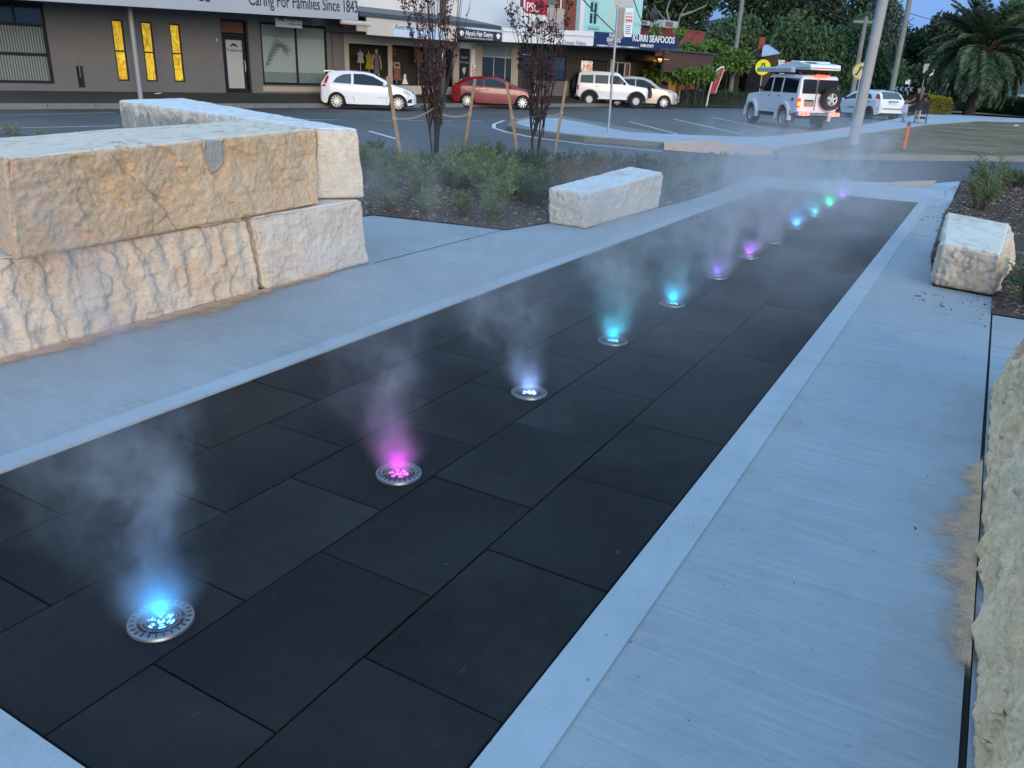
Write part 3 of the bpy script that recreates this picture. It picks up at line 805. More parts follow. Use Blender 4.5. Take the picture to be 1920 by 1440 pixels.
mbl = MB(); mbl.xprism([(X(8.7), 1.75), (X(8.95), 1.78), (X(8.92), 1.55), (X(8.86), 1.5), (X(8.84), 1.36), (X(8.80), 1.5), (X(8.72), 1.58)], .052, .058); mbl.build('logo', M_GREYPL, dr)
gd = frame_mb(X(10.1), X(12.5), .5, 3.0, .05, .05, .12, vbars=[(X(11.05), .55, 2.35), (X(11.95), .55, 2.95)], hbars=[(2.36, X(10.15), X(12.45))]).build('glass_doors', M_GREYPL, B)
MB().box(X(10.15), X(11.03), .08, .09, .55, 2.33).build('pane', M_GLASSD, gd); MB().box(X(11.07), X(11.93), .08, .09, .55, 2.33).build('pane', M_GLASSD, gd)
MB().box(X(11.97), X(12.45), .08, .09, .55, 2.33).build('pane', M_GLASSD, gd); MB().box(X(10.15), X(12.45), .08, .09, 2.39, 2.95).build('pane', M_FROSTD, gd)
MB().box(X(8.3), X(12.9), 1.5, 1.6, .4, 3.3).build('back_wall', M_DARKW, B)
sg = MB().xprism([(X(5.33), 2.93), (X(8.22), 2.97), (X(8.22), 3.38), (X(5.33), 3.40)], -3.05, -2.99).build('fascia_sign', M_CHAR, B)
text('lettering', "Alyce's Hair Design", .29, M_WHITEL, sg, (X(5.78), -3.055, 3.13), sx=.80, bold=.006, ext=.002, rot=(math.pi / 2, -.004, 0))
text('lettering', 'Men Women & Kids Welcome  Ph 02 4937', .105, M_WHITEL, sg, (X(5.75), -3.055, 3.00), ext=.002)
for xx in (5.55, 7.98):
    mbl = MB(); mbl.xprism([(X(xx) + .13 * math.cos(a) * (1 + .25 * math.sin(3 * a)), 3.2 + .12 * math.sin(a)) for a in np.linspace(0, 2 * math.pi, 14)[:-1]], -3.058, -3.052); mbl.build('logo', M_WHITEL, sg)
MB().box(X(8.27), X(12.9), .0, .2, 3.31, 6.6).build('upper_wall', plain('pale_blue_render', (0.62, 0.70, 0.74), 0.8, 0.06, 1), B)
MB().tube([(X(8.245), -.06, 3.9), (X(8.245), -.06, 6.6)], .035, 8).build('downpipe', M_GREYPL, B, True)
MB().box(X(7.9), X(8.1), -.12, -.02, 4.85, 5.1).build('wall_lamp', M_GREYPL, B)
# barber pole on its wall
bp = thing('barber_pole', 'red and white striped barber pole beside the black salon door', 'barber pole', st(9.36, 3.38, 1.2), rz_st)
t = NT('barber_stripes'); v = t.mapping(rot=(0, .8, 0)); wv = t.n('TexWave', {'Vector': v, 'Scale': 3.2}, wave_type='BANDS', bands_direction='Z').outputs['Fac']
M_BARB = t.done(t.n('BsdfPrincipled', {'Base Color': t.ramp(wv, [(0.48, (0.75, 0.75, 0.75)), (0.52, (0.55, 0.02, 0.03))]), 'Roughness': .3}))
MB().tube([(0, 0, 0), (0, 0, .55)], .07, 12).build('striped_tube', M_BARB, bp, True)
MB().sphere((0, 0, .66), .11, 12, 8).build('globe', M_WHITEP, bp, True)
MB().box(-.02, .02, .02, .12, .2, .26).build('bracket', M_GREYPL, bp)

# ---- white shop front with a blue-lettered awning
s0 = 13.0
B = bld('support_centre', 'white shop front with blue lettered awning and red brick upper storey', s0)
X = lambda s: s - s0
mb = MB(); cellwall(mb, X(12.97), X(18.1), .42, 3.3, 0, .2, [(X(13.3), X(14.2), .5, 2.6), (X(14.5), X(17.2), 1.3, 2.6)])
mb.build('wall', M_DARKW, B)
window(B, X(14.5), X(17.2), 1.3, 2.6, .05, .05, vbars=[(X(15.9), 1.35, 2.55)], panes=[(X(14.55), X(15.87), 1.35, 2.55, M_GLASSD), (X(15.93), X(17.15), 1.35, 2.55, plain('blue_glass', (.03, .06, .12), .1))])
MB().box(X(13.35), X(14.15), .06, .1, .5, 2.55).build('door', M_GLASSD, B)
MB().box(X(14.3), X(17.5), -.04, -.003, .45, 1.25).build('sill_wall', M_GREYD, B)
mb = MB(); mb.box(X(12.97), X(13.9), 0, .2, 3.31, 4.9); mb.build('white_wall', M_WHITEP, B)
mb = MB(); mb.box(X(13.9), X(16.7), -.03, .2, 3.31, 5.08); mb.build('pink_panel', M_PINK, B)
mb = MB(); mb.box(X(12.6), X(18.08), .21, .5, 4.0, 8.5); mb.build('brick_wall', M_BRICK, B)
# brick courses: recessed joints
mb = MB()
for k in range(50): mb.box(X(16.72), X(18.08), .203, .2095, 3.4 + k * .1, 3.41 + k * .1)
o = mb.build('mortar_joint', plain('mortar', (.25, .2, .17), .9), B); o['kind'] = 'stuff'
window(B, X(14.5), X(16.1), 5.12, 6.2, .06, .12, mat_fr=M_GREYPL, panes=[(X(14.56), X(16.04), 5.18, 6.14, M_GREYD)])
MB().tube([(X(16.5), .12, 3.9), (X(16.5), .12, 8)], .04, 8).build('downpipe', M_WHITEP, B, True)
zl = lambda s, a, b: a + (s - 8.4) * (b - a) / 7.2
mb = MB(); mb.xprism([(X(8.32), 2.98), (X(15.55), 3.13), (X(15.6), 3.2), (X(15.6), 3.86), (X(8.32), 3.6)], -3.02, -2.95)
sg = mb.build('awning_fascia', M_WHITEP, B)
mb = MB(); mb.xprism([(X(8.3), 3.42), (X(15.63), 3.58), (X(15.63), 3.62), (X(8.3), 3.46)], -3.05, -3.021); mb.build('awning_trim', M_GREYPL, sg)
mb = MB(); mb.xprism([(X(8.3), 3.10), (X(15.6), 3.24), (X(15.6), 3.34), (X(8.3), 3.2)], -2.94, -.02); mb.build('awning_soffit', M_SOFFIT, B)
sa = Fp(1013, 79, .5)[0]; se = Fp(1098, 84, .5)
text('lettering', 'Domestic Violence', .30, M_BLUET, sg, (X(se[0]), -3.03, se[1] - .03), rot=(math.pi / 2, -.02, 0), sx=.85, align='RIGHT', ext=.002)
sg2 = MB().box(X(Fp(978, 5, .4)[0]), X(Fp(1021, 5, .4)[0]), -3.3, -3.22, Fp(1000, 40, .4)[1], Fp(1000, 2, .4)[1])
sg2 = sg2.build('red_sign', M_WHITEP, B)
xa_, xb_ = X(Fp(978, 5, .4)[0]), X(Fp(1021, 5, .4)[0]); z_ = Fp(1000, 27, .4)[1]
MB().box(xa_ + .05, xb_ - .02, -3.315, -3.302, z_, z_ + .62).build('red_band', M_REDS, sg2)
text('lettering', 'PSC', .55, M_WHITEL, sg2, (xa_ + .12, -3.32, z_ + .1), ext=.003, bold=.01)

# ---- seafood shop: mint upper storey over a navy sign
s0 = 18.1
B = bld('seafood_shop', 'seafood shop with mint green upper storey, navy sign and lit windows', s0)
X = lambda s: s - s0
mb = MB(); cellwall(mb, X(18.12), X(26.6), .42, 3.5, 0, .2, [(X(18.6), X(21.2), 1.2, 2.52), (X(21.9), X(23.9), .5, 2.5)])
mb.build('wall', M_DARKW, B)
M_LIT = emit('shop_ceiling_light', (1.0, 0.86, 0.62), 4.0)
wf = window(B, X(18.6), X(21.2), 1.2, 2.52, .07, .05, vbars=[(X(19.95), 1.25, 2.46)])
def lit_shelf():
    t = NT('lit_menu_board'); v = t.mapping(sc=(1.2, 1, 1.6)); a = t.noise(v, 2.6, 2, .4)
    c = t.ramp(a, [(0.35, (0.62, 0.52, 0.34)), (0.5, (0.55, 0.58, 0.62)), (0.58, (0.40, 0.05, 0.03)), (0.7, (0.75, 0.6, 0.35))])
    return t.done(t.n('BsdfPrincipled', {'Base Color': c, 'Emission Color': c, 'Emission Strength': .75}))
MB().box(X(18.66), X(21.14), 1.0, 1.05, 1.0, 2.6).build('menu_board', lit_shelf(), B)
MB().box(X(18.7), X(23.8), .5, .8, 2.9, 2.95).build('ceiling_light', M_LIT, B)
MB().box(X(18.2), X(26), 2.0, 2.1, .4, 3.4).build('back_wall', M_DARKW, B)
dr = frame_mb(X(21.9), X(23.9), .5, 2.5, .06, .05, .1, vbars=[(X(22.5), .55, 2.45), (X(23.3), .55, 2.45)]).build('door', plain('pale_door_frame', (.6, .55, .45), .5), B)
MB().box(X(22.0), X(22.5), .3, .34, 1.6, 2.2).build('drinks_fridge', emit('fridge_glow', (0.75, 0.72, 0.8), .7), B)
mb = MB(); mb.box(X(21.45), X(21.85), -.15, -.1, 1.7, 2.62); sg3 = mb.build('wall_sign', plain('ice_blue_sign', (.55, .72, .78), .5), B)
MB().box(X(21.68), X(21.88), -.165, -.152, 1.72, 2.3).build('red_panel', M_REDS, sg3)
# upper storey
mb = MB(); cellwall(mb, X(18.12), X(24.6), 3.51, 9.0, 0, .2, [(X(19.12), X(19.98), 4.42, 5.72), (X(22.75), X(23.5), 4.42, 5.72)])
mb.build('upper_wall', M_MINT, B)
MB().box(X(18.12), X(18.5), -.06, -.003, 3.6, 9).build('white_pilaster', M_WHITEP, B)
for a, b in ((19.12, 19.98), (22.75, 23.5)):
    m_ = (a + b) / 2
    w = window(B, X(a), X(b), 4.42, 5.72, .09, .05, mat_fr=M_MINTD, vbars=[(X(m_), 4.5, 5.65)], hbars=[(5.1, X(a) + .09, X(b) - .09)])
    MB().box(X(a) + .08, X(b) - .08, .1, .11, 4.5, 5.64).build('pane', M_GLASSD, w)
    MB().box(X(a) - .12, X(b) + .12, -.12, -.004, 4.24, 4.40).build('sill', M_MINTD, w)
# faded mural: soft coloured patches painted flat on the render
t = NT('faded_mural'); v = t.mapping(sc=(1, 1, .55)); a = t.noise(v, 1.5, 3, .5, 1.0); vo = t.n('TexVoronoi', {'Vector': v, 'Scale': 1.7, 'Randomness': 1.0}).outputs['Color']
hue = t.n('SeparateColor', {0: vo}).outputs[0]
c = t.ramp(hue, [(0.15, (0.42, 0.70, 0.70)), (0.4, (0.62, 0.56, 0.16)), (0.6, (0.60, 0.66, 0.40)), (0.75, (0.34, 0.58, 0.72)), (0.9, (0.50, 0.33, 0.26))])
c = t.mix(t.ramp(a, [(.42, 0), (.58, .85)]), (0.42, 0.72, 0.70), c)
M_MURAL = t.done(t.n('BsdfPrincipled', {'Base Color': c, 'Roughness': .8}))
MB().box(X(20.25), X(22.55), -.012, -.003, 4.5, 7.5).build('mural', M_MURAL, B)
sg = MB().xprism([(X(15.66), 3.09), (X(24.25), 3.22), (X(24.25), 4.03), (X(15.66), 3.86)], -3.05, -2.96).build('fascia_sign', M_NAVY, B)
text('lettering', 'KURRI SEAFOODS', .50, M_WHITEL, sg, (X(19.25), -3.06, 3.58), rot=(math.pi / 2, -.018, 0), sx=1.0, bold=.013, ext=.003)['fit_width'] = 4.55
text('lettering', "CHIPS A'HOY", .21, M_WHITEL, sg, (X(20.1), -3.06, 3.31), rot=(math.pi / 2, -.016, 0), bold=.008, ext=.003, sx=1.15)
text('lettering', 'KURRI', .27, M_WHITEL, sg, (X(16.95), -3.06, 3.66), bold=.006, ext=.003)
text('lettering', 'SEAFOODS', .27, M_WHITEL, sg, (X(16.75), -3.06, 3.43), bold=.006, ext=.003)
text('lettering', "CHIPS A'HOY", .15, M_WHITEL, sg, (X(16.9), -3.06, 3.28), ext=.003)
mb = MB(); mb.xprism([(X(15.7), 3.12), (X(24.2), 3.26), (X(24.2), 3.36), (X(15.7), 3.22)], -2.95, -.02); mb.build('awning_soffit', M_SOFFIT, B)
mb = MB()
for k, xx in enumerate(np.arange(15.9, 24.1, .16)):
    if 19.9 < xx < 22.4: continue
    z_ = 3.12 + (xx - 15.66) * .0153
    mb.box(X(xx), X(xx) + .09 + .04 * math.sin(k * 7), -3.056, -3.051, z_ + .03, z_ + .10)
o = mb.build('small_print', M_WHITEL, sg); o['kind'] = 'stuff'
MB().box(X(22.6), X(26.4), -.9, -.84, 2.62, 2.98).build('inner_sign', M_BLKFR, B)
# small warm strip lights on the outdoor corner
MB().box(X(24.9), X(26.1), -1.4, -1.3, 2.74, 2.80).build('strip_light', emit('warm_strip', (1.0, .62, .22), 6), B)
MB().box(X(24.6), X(26.2), -1.2, -1.15, 2.15, 2.42).build('red_counter', emit('red_counter_glow', (.55, .03, .02), .5), B)
MB().box(X(24.8), X(26.0), -1.1, -1.05, 2.42, 2.72).build('display', emit('orange_glow', (.6, .25, .05), .6), B)
# ---- timber screen of the outdoor tables: each board a piece
scr = thing('timber_screen', 'dark timber slat screen beside the navy seafood sign', 'screen', st(22.0, .5), rz_st)
for k in range(8):
    MB().cbox(.9, 7.0, -.02 - random.uniform(0, .01), .02, 2.02 + k * .145, 2.02 + k * .145 + random.uniform(.12, .135), .006).build('board', M_TIMBER, scr)
for x in (.85, 3.0, 5.2, 7.0): MB().box(x, x + .1, .022, .12, .1, 3.2).build('post', M_DARKW, scr)
MB().xprism([(.1, 3.22), (7.2, 3.22), (7.2, 3.30), (.1, 3.34)], -.2, 3.0).build('roof', M_SLATEROOF, scr)
for k in range(9):
    MB().box(2.2 + k * .17, 2.29 + k * .17, .25, .29, .5, 1.6).build('picket', plain('honey_timber', (.42, .2, .05), .6), scr)
# ---- low red building with roof plant
sL, sR, zT = Fp(1262, 70, 8)[0], Fp(1322, 64, 8)[0], Fp(1300, 60, 8)[1]
rb = bld('red_building', 'low red painted building behind the seafood shop with roof plant', sL, off=8.0)
mb = MB(); mb.box(0, sR - sL, 0, 6, .4, zT); mb.build('wall', M_REDWALL, rb)
mb = MB(); mb.box(-.05, sR - sL + .05, -.05, 6.05, zT + .002, zT + .12); mb.build('parapet_cap', M_REDWALL, rb)
for (u0, v0, u1, v1, nm) in ((1243, 41, 1272, 60, 'white roof mounted air conditioner with a square grille on the red building'), (1201, 40, 1220, 57, 'pale roof mounted air conditioner beside the mint wall')):
    a = Fp(u0, v1, 8.6); b = Fp(u1, v0, 8.6)
    ac = thing('air_conditioner', nm, 'air conditioner', st(a[0], 8.6, zT + .124), rz_st)
    w_, h_ = b[0] - a[0], b[1] - zT - .12
    MB().cbox(0, w_, 0, 1.2, 0, h_, .03).build('casing', M_GREYPL, ac)
    MB().box(w_ * .1, w_ * .62, -.02, -.002, h_ * .15, h_ * .85).build('grille', M_GREYD, ac)
dsh = thing('satellite_dish', 'dark round satellite dish on the red roof between the air conditioners', 'satellite dish', st(Fp(1226, 56, 8.5)[0], 8.5, zT + .124), rz_st)
MB().lathe([(0.0, .0), (.3, .05), (.55, .18), (.55, .2), (.3, .08), (0.0, .03)], 20, axis='y', o=(0, -.1, .75)).build('reflector', M_CHAR, dsh, True)
MB().tube([(0, 0, 0), (0, 0, .7)], .04, 8).build('mast', M_GREYPL, dsh)
# ================================================================== vehicles
def paint(name, col, coat=0.6, rough=0.35, metal=0.0):
    return plain(name, col, rough, 0.03, 0.7, coat=coat, metal=metal)
M_CARW = paint('white_car_paint', (0.80, 0.82, 0.84))
M_CARW2 = paint('white_car_paint_dusty', (0.78, 0.79, 0.79), .4)
M_CARR = paint('crimson_car_paint', (0.21, 0.008, 0.02))
M_CARS = paint('champagne_car_paint', (0.52, 0.47, 0.42), metal=.35)
M_TYRE = plain('tyre_rubber', (0.018, 0.018, 0.018), 0.85, 0.1, 10)
M_WELL = plain('wheel_well_black', (0.008, 0.008, 0.008), 0.9)
M_CARGL = plain('car_glass', (0.012, 0.016, 0.018), 0.05, 0.03, 1, spec=.7)
M_CARGL2 = plain('car_glass_pale', (0.06, 0.085, 0.095), 0.08, 0.1, 2, spec=.7)
M_RIM = plain('alloy_rim', (0.55, 0.55, 0.56), 0.35, 0.05, 5, metal=.5)
M_RIMW = plain('white_rim', (0.75, 0.75, 0.74), 0.45)
M_PLASTIC = plain('black_plastic', (0.02, 0.02, 0.021), 0.6)
M_REDLENS = plain('red_lens', (0.45, 0.01, 0.015), 0.2)
M_CLEAR = plain('clear_lens', (0.55, 0.57, 0.6), 0.15)
M_PLATE = plain('number_plate', (0.62, 0.62, 0.58), 0.5)
M_CHROME = plain('chrome', (0.7, 0.7, 0.72), 0.15, metal=.9)
E_BRAKE = emit('lit_brake_lamp', (1.0, 0.05, 0.015), 5)
E_AMBER = emit('lit_amber_lamp', (1.0, 0.26, 0.015), 5)

def interp(x, pts):
    return float(np.interp(x, [p[0] for p in pts], [p[1] for p in pts]))
class Car:
    def __init__(s, name, label, loc, rz, sp, group):
        s.sp = sp; s.t = thing(name, label, 'car', loc, rz, group)
        s.build_body()
    def zt(s, x): return interp(x, s.sp['top'])
    def zb(s, x):
        z = interp(x, s.sp['low'])
        for xw in s.sp['wheels']:
            ra = s.sp['arch']
            d_ = abs(x - xw)
            if d_ < ra: z = max(z, s.sp['r'] * 0.98 + math.sqrt(ra * ra - d_ * d_))
        return z
    def belt(s, x): return interp(x, s.sp['belt'])
    def y(s, x, z):
        w = interp(x, s.sp['plan']); b = s.belt(x)
        if z <= b:
            k = (b - z) / max(.2, b)
            return w * (1 - .05 * k * k - .025 * (1 - k) ** 3)
        return w * .975 - s.sp['tum'] * (z - b)
    def build_body(s):
        sp = s.sp; xs = set(np.linspace(sp['top'][0][0], sp['top'][-1][0], 46).tolist()) | {p[0] for p in sp['top']} | {p[0] for p in sp['plan']}
        for xw in sp['wheels']:
            for a in np.linspace(0, math.pi, 13): xs.add(xw + sp['arch'] * .999 * math.cos(a))
        xs = sorted(x for x in xs if sp['top'][0][0] <= x <= sp['top'][-1][0])
        xs = [x for i, x in enumerate(xs) if i == 0 or x - xs[i - 1] > 1e-3]
        K1, K2, KT = 6, 5, 6
        cols = []
        for x in xs:
            zt_, zb_ = s.zt(x), s.zb(x); zb_ = min(zb_, zt_ - .02); bl = min(max(s.belt(x), zb_ + .01), zt_ - .005)
            col = []
            for k in range(K1 + 1): z = zb_ + (bl - zb_) * k / K1; col.append((x, s.y(x, z), z))
            for k in range(1, K2 + 1):
                f = k / K2; z = bl + (zt_ - bl) * f
                yy = s.y(x, z) - (0.05 * (max(0, f - .6) / .4) ** 2 if zt_ - bl > .15 else 0.02 * f * f)
                col.append((x, yy, z))
            yt = col[-1][1]
            cr = sp.get('crown', .03) * (1.0 if zt_ - bl > .15 else .8)
            for k in range(1, KT):
                f = 1 - 2 * k / KT
                col.append((x, yt * f, zt_ + cr * (1 - f * f)))
            # mirror
            full = col + [(a, -b, c) for a, b, c in reversed(col[:K1 + K2 + 1])]
            cols.append(full)
        n = len(cols[0]); V = [p for c in cols for p in c]; F_ = []
        for i in range(len(cols) - 1):
            for k in range(n - 1):
                F_.append((i * n + k, i * n + k + 1, (i + 1) * n + k + 1, (i + 1) * n + k))
        h = n // 2
        for e, rev in ((0, False), ((len(cols) - 1) * n, True)):
            for k in range(h):
                a, b, c, d_ = e + k, e + k + 1, e + n - 2 - k, e + n - 1 - k
                f = (a, d_, c, b) if not rev else (a, b, c, d_)
                if len(set(f)) == 4: F_.append(f)
                else: F_.append(tuple(dict.fromkeys(f)))
        mb = MB().add(V, F_)
        mb.build('body', sp['paint'], s.t, True, angle=40)
        xm0, xm1 = sp['top'][0][0] + .12, sp['top'][-1][0] - .12
        w = max(p[1] for p in sp['plan'])
        MB().box(xm0, xm1, -(w - .28), w - .28, sp.get('under', .17), sp['r'] + sp['arch'] + .06).build('underbody', M_WELL, s.t)
        # wheels
        first = True
        for xw in sp['wheels']:
            for sd in (1, -1):
                s.wheel(xw, sd)
    def wheel(s, xw, sd):
        sp = s.sp; r = sp['r']; tw = sp.get('tw', .2)
        key = id(sp)
        if not hasattr(s, '_w'):
            m = MB(); rr = r * sp.get('rimk', .66)
            m.lathe([(rr, -tw / 2 + .01), (r * .93, -tw / 2), (r, -tw / 2 + .03), (r, tw / 2 - .03), (r * .93, tw / 2), (rr, tw / 2 - .01)], 28, axis='y', closed=True)
            me1 = np_mesh('wheel', m.v, faces=m.f, smooth=True); me1.materials.append(M_TYRE)
            m = MB(); ns = sp.get('spokes', 5)
            m.lathe([(rr * .9, tw / 2 - .03), (rr * 1.0, tw / 2 - .004), (rr * 1.02, tw / 2 - .03), (rr * 1.0, 0), (rr * .9, 0)], 28, axis='y', closed=True)
            m.lathe([(0, tw / 2 - .03), (rr * .2, tw / 2 - .03), (rr * .24, tw / 2 - .06), (rr * .24, 0)], 16, axis='y')
            for k in range(ns):
                a = 2 * math.pi * k / ns + .2
                ax = np.array([math.cos(a), 0, math.sin(a)]); az = np.array([-math.sin(a), 0, math.cos(a)])
                m.obox(ax * rr * .57 + np.array([0, tw / 2 - .045, 0]), ax, (0, 1, 0), az, rr * .38, .015, rr * sp.get('spw', .13))
            me2 = np_mesh('rim', m.v, faces=m.f); me2.materials.append(sp.get('rim', M_RIM))
            m = MB(); m.lathe([(0, tw / 2 - .09), (rr * .95, tw / 2 - .09)], 24, axis='y')
            me3 = np_mesh('brake_disc', m.v, faces=m.f); me3.materials.append(M_PLASTIC if ns < 20 else M_RIM)
            s._w = (me1, me2, me3)
        o = obj('wheel', s._w[0], None, s.t, (xw, sd * (max(p[1] for p in sp['plan']) - tw / 2 - .015), r), 0 if sd > 0 else math.pi)
        obj('rim', s._w[1], None, o); obj('brake_disc', s._w[2], None, o)
    def side(s, name, poly, mat, off=.006, parent=None, sides=(1, -1), th=.03, sub=6):
        """a panel lying on the flank; poly in (x, z)"""
        for sd in sides:
            P = []
            n = len(poly)
            for i in range(n):
                a, b = np.array(poly[i]), np.array(poly[(i + 1) % n])
                for k in range(3): P.append(tuple(a + (b - a) * k / 3))
            n = len(P)
            c = np.mean(P, axis=0)
            vs = [(x, sd * (s.y(x, z) + off), z) for x, z in P] + [(x, sd * (s.y(x, z) + off - th), z) for x, z in P] + [(c[0], sd * (s.y(*c) + off), c[1])]
            fs = [(i, (i + 1) % n, 2 * n) for i in range(n)] + [((i + 1) % n, i, n + i, n + (i + 1) % n) for i in range(n)]
            MB().add(vs, fs).build(name, mat, parent or s.t)
    def top(s, name, x0, x1, f0, f1, mat, off=.012, n=6, sh=0.0):
        """a pane lying on the upper surface between stations x0..x1 and width fractions f0..f1"""
        vs = []; fs = []
        xs = np.linspace(x0, x1, n); fr = np.linspace(f0, f1, 7)
        for lay in (0, 1):
            for x in xs:
                dz = (s.zt(x + .01) - s.zt(x - .01)) / .02; ln = math.hypot(1, dz); nx, nz = -dz / ln, 1 / ln
                yt = s.y(x, s.zt(x)) - (.05 if s.zt(x) - s.belt(x) > .15 else .02)
                for f in fr:
                    o_ = off - lay * .025
                    vs.append((x + nx * o_, yt * f, s.zt(x) + s.sp.get('crown', .03) * (1 - f * f) + nz * o_))
        m = 7; N = n * m
        for i in range(n - 1):
            for k in range(m - 1):
                fs.append((i * m + k, (i + 1) * m + k, (i + 1) * m + k + 1, i * m + k + 1))
        for i in range(n - 1):
            fs += [(i * m, N + i * m, N + (i + 1) * m, (i + 1) * m), (i * m + m - 1, (i + 1) * m + m - 1, N + (i + 1) * m + m - 1, N + i * m + m - 1)]
        for k in range(m - 1):
            fs += [(k, k + 1, N + k + 1, N + k), ((n - 1) * m + k, N + (n - 1) * m + k, N + (n - 1) * m + k + 1, (n - 1) * m + k + 1)]
        return MB().add(vs, fs).build(name, mat, s.t)
    def mirrors(s, x, z, mat):
        for sd in (1, -1):
            yb = s.y(x, z)
            m = MB(); m.sphere((x, sd * (yb + .10), z + .02), (.07, .11, .075), 10, 6)
            m.build('wing_mirror', mat, s.t, True)
    def handle(s, x, z, mat=None):
        for sd in (1, -1):
            y = s.y(x, z); MB().box(x - .09, x + .09, sd * y - .012, sd * y + .012, z - .015, z + .015).build('door_handle', mat or M_PLASTIC, s.t)
    def seam(s, pts, w=.012):
        P = pts
        for sd in (1, -1):
            vs = []; fs = []
            for i, (x, z) in enumerate(P):
                a, b = np.array(P[max(0, i - 1)]), np.array(P[min(len(P) - 1, i + 1)]); d_ = (b - a) / np.linalg.norm(b - a); n_ = np.array([-d_[1], d_[0]]) * w / 2
                for q in (n_, -n_): vs.append((x + q[0], sd * (s.y(x, z) + .003), z + q[1]))
            for i in range(len(P) - 1): fs.append((2 * i, 2 * i + 1, 2 * i + 3, 2 * i + 2))
            MB().add(vs, fs).build('door_seam', M_PLASTIC, s.t)

CARS = 'cars parked along the shops'
def parked(u, v, halfw, xoff, az):
    """angle-parked car: its near-side wheel stands at this spot on the road; xoff = that wheel's x in the car, az = its heading"""
    p = G(u, v, ZR); a = R(az)
    h_ = np.array([math.sin(a), math.cos(a), 0]); l_ = np.array([-math.cos(a), math.sin(a), 0])
    return p + l_ * halfw - h_ * xoff, math.pi / 2 - a
# --- white three-door hatchback
sp = dict(paint=M_CARW, r=.315, tw=.2, arch=.36, wheels=(-1.22, 1.27), rimk=.74, spokes=11, spw=.085, tum=.36, crown=.03,
    top=[(-1.88, .52), (-1.86, .78), (-1.84, .98), (-1.72, 1.14), (-1.52, 1.40), (-1.35, 1.455), (-.7, 1.485), (0.0, 1.45), (.35, 1.36), (.75, 1.17), (1.05, 1.0), (1.45, .90), (1.75, .79), (1.95, .66), (2.02, .52)],
    low=[(-1.9, .36), (-1.75, .23), (1.8, .22), (2.02, .30)], belt=[(-1.9, .98), (-1.3, .95), (.9, .89), (1.3, .84), (2.0, .6)],
    plan=[(-1.88, .62), (-1.8, .73), (-1.5, .815), (-.5, .845), (1.2, .84), (1.6, .77), (1.9, .60), (2.02, .42)])
c = Car('hatchback', 'white three-door hatchback parked by the grey funeral home', *parked(632, 204.5, .82, -1.22, 82), sp, CARS)
c.side('rear_side_window', [(-1.36, 1.02), (-1.2, 1.22), (-.95, 1.34), (-.62, 1.38), (-.62, .99)], M_CARGL2)
c.side('door_window', [(-.52, .985), (-.52, 1.385), (-.1, 1.385), (.25, 1.31), (.60, 1.14), (.92, .94)], M_CARGL)
c.top('windscreen', .36, .98, -.93, .93, M_CARGL); c.top('rear_window', -1.72, -1.50, -.8, .8, M_CARGL)
c.seam([(-.56, .97), (-.56, .5), (-.5, .3)]); c.seam([(.88, .88), (.86, .6), (.78, .3)]); c.seam([(-.95, .5), (.85, .5)])
c.side('tail_light', [(-1.80, .86), (-1.66, .86), (-1.50, 1.24), (-1.58, 1.28)], M_REDLENS, .012)
c.side('headlight', [(1.45, .70), (1.80, .62), (1.72, .75), (1.50, .84)], M_CLEAR, .01)
c.side('bumper_vent', [(1.62, .32), (1.95, .34), (1.95, .50), (1.70, .46)], M_PLASTIC, .008)
c.side('sill_skirt', [(-.80, .22), (.85, .22), (.85, .30), (-.80, .30)], M_CARW, .03)
m = MB(); m.xprism([(-1.72, 1.42), (-1.70, 1.475), (-1.3, 1.485), (-1.3, 1.455)], -.52, .52); m.build('roof_spoiler', M_CARW, c.t)
c.mirrors(.72, .98, M_CARW); c.handle(-.38, .83, M_CARW)
MB().box(-1.905, -1.885, -.26, .26, .60, .71).build('number_plate', M_PLATE, c.t)
MB().xprism([(1.97, .30), (2.035, .32), (2.035, .50), (1.97, .52)], -.40, .40).build('grille', M_PLASTIC, c.t)
m = MB(); m.tube([(-.55, .0, 1.5), (-.55, 0, 1.54)], .02, 6); m.build('aerial', M_PLASTIC, c.t)
# --- crimson hatchback
sp = dict(paint=M_CARR, r=.32, tw=.21, arch=.365, wheels=(-1.36, 1.34), rimk=.72, spokes=9, spw=.10, tum=.42, crown=.03,
    top=[(-2.15, .62), (-2.13, .86), (-2.02, 1.02), (-1.62, 1.28), (-1.3, 1.38), (-.5, 1.455), (0, 1.44), (.4, 1.33), (.9, 1.08), (1.15, .98), (1.7, .88), (2.0, .76), (2.22, .60), (2.28, .5)],
    low=[(-2.15, .38), (-2.0, .25), (2.0, .22), (2.28, .3)], belt=[(-2.15, .98), (-1.4, 1.0), (1.0, .90), (1.4, .84), (2.28, .55)],
    plan=[(-2.15, .66), (-2.05, .76), (-1.7, .86), (-.6, .895), (1.3, .885), (1.8, .80), (2.1, .62), (2.28, .40)])
c = Car('hatchback', 'crimson five-door hatchback parked behind the young trees', *parked(876, 201.5, .86, -1.36, 86), sp, CARS)
c.side('rear_side_window', [(-1.45, 1.05), (-1.15, 1.24), (-.62, 1.34), (-.62, 1.01)], M_CARGL)
c.side('door_window', [(-.54, 1.005), (-.54, 1.35), (-.1, 1.34), (.35, 1.20), (.82, .95)], M_CARGL)
c.top('windscreen', .42, 1.06, -.93, .93, M_CARGL); c.top('rear_window', -1.98, -1.58, -.8, .8, M_CARGL)
c.seam([(-.58, 1.0), (-.58, .3)]); c.seam([(.9, .9), (.86, .3)]); c.seam([(-1.45, 1.0), (-1.15, .75), (-1.0, .5)])
c.side('tail_light', [(-2.08, .86), (-1.72, .98), (-1.78, 1.06), (-2.02, 1.02)], M_REDLENS, .012)
c.side('headlight', [(1.70, .68), (2.08, .60), (1.98, .72), (1.72, .80)], M_CLEAR, .01)
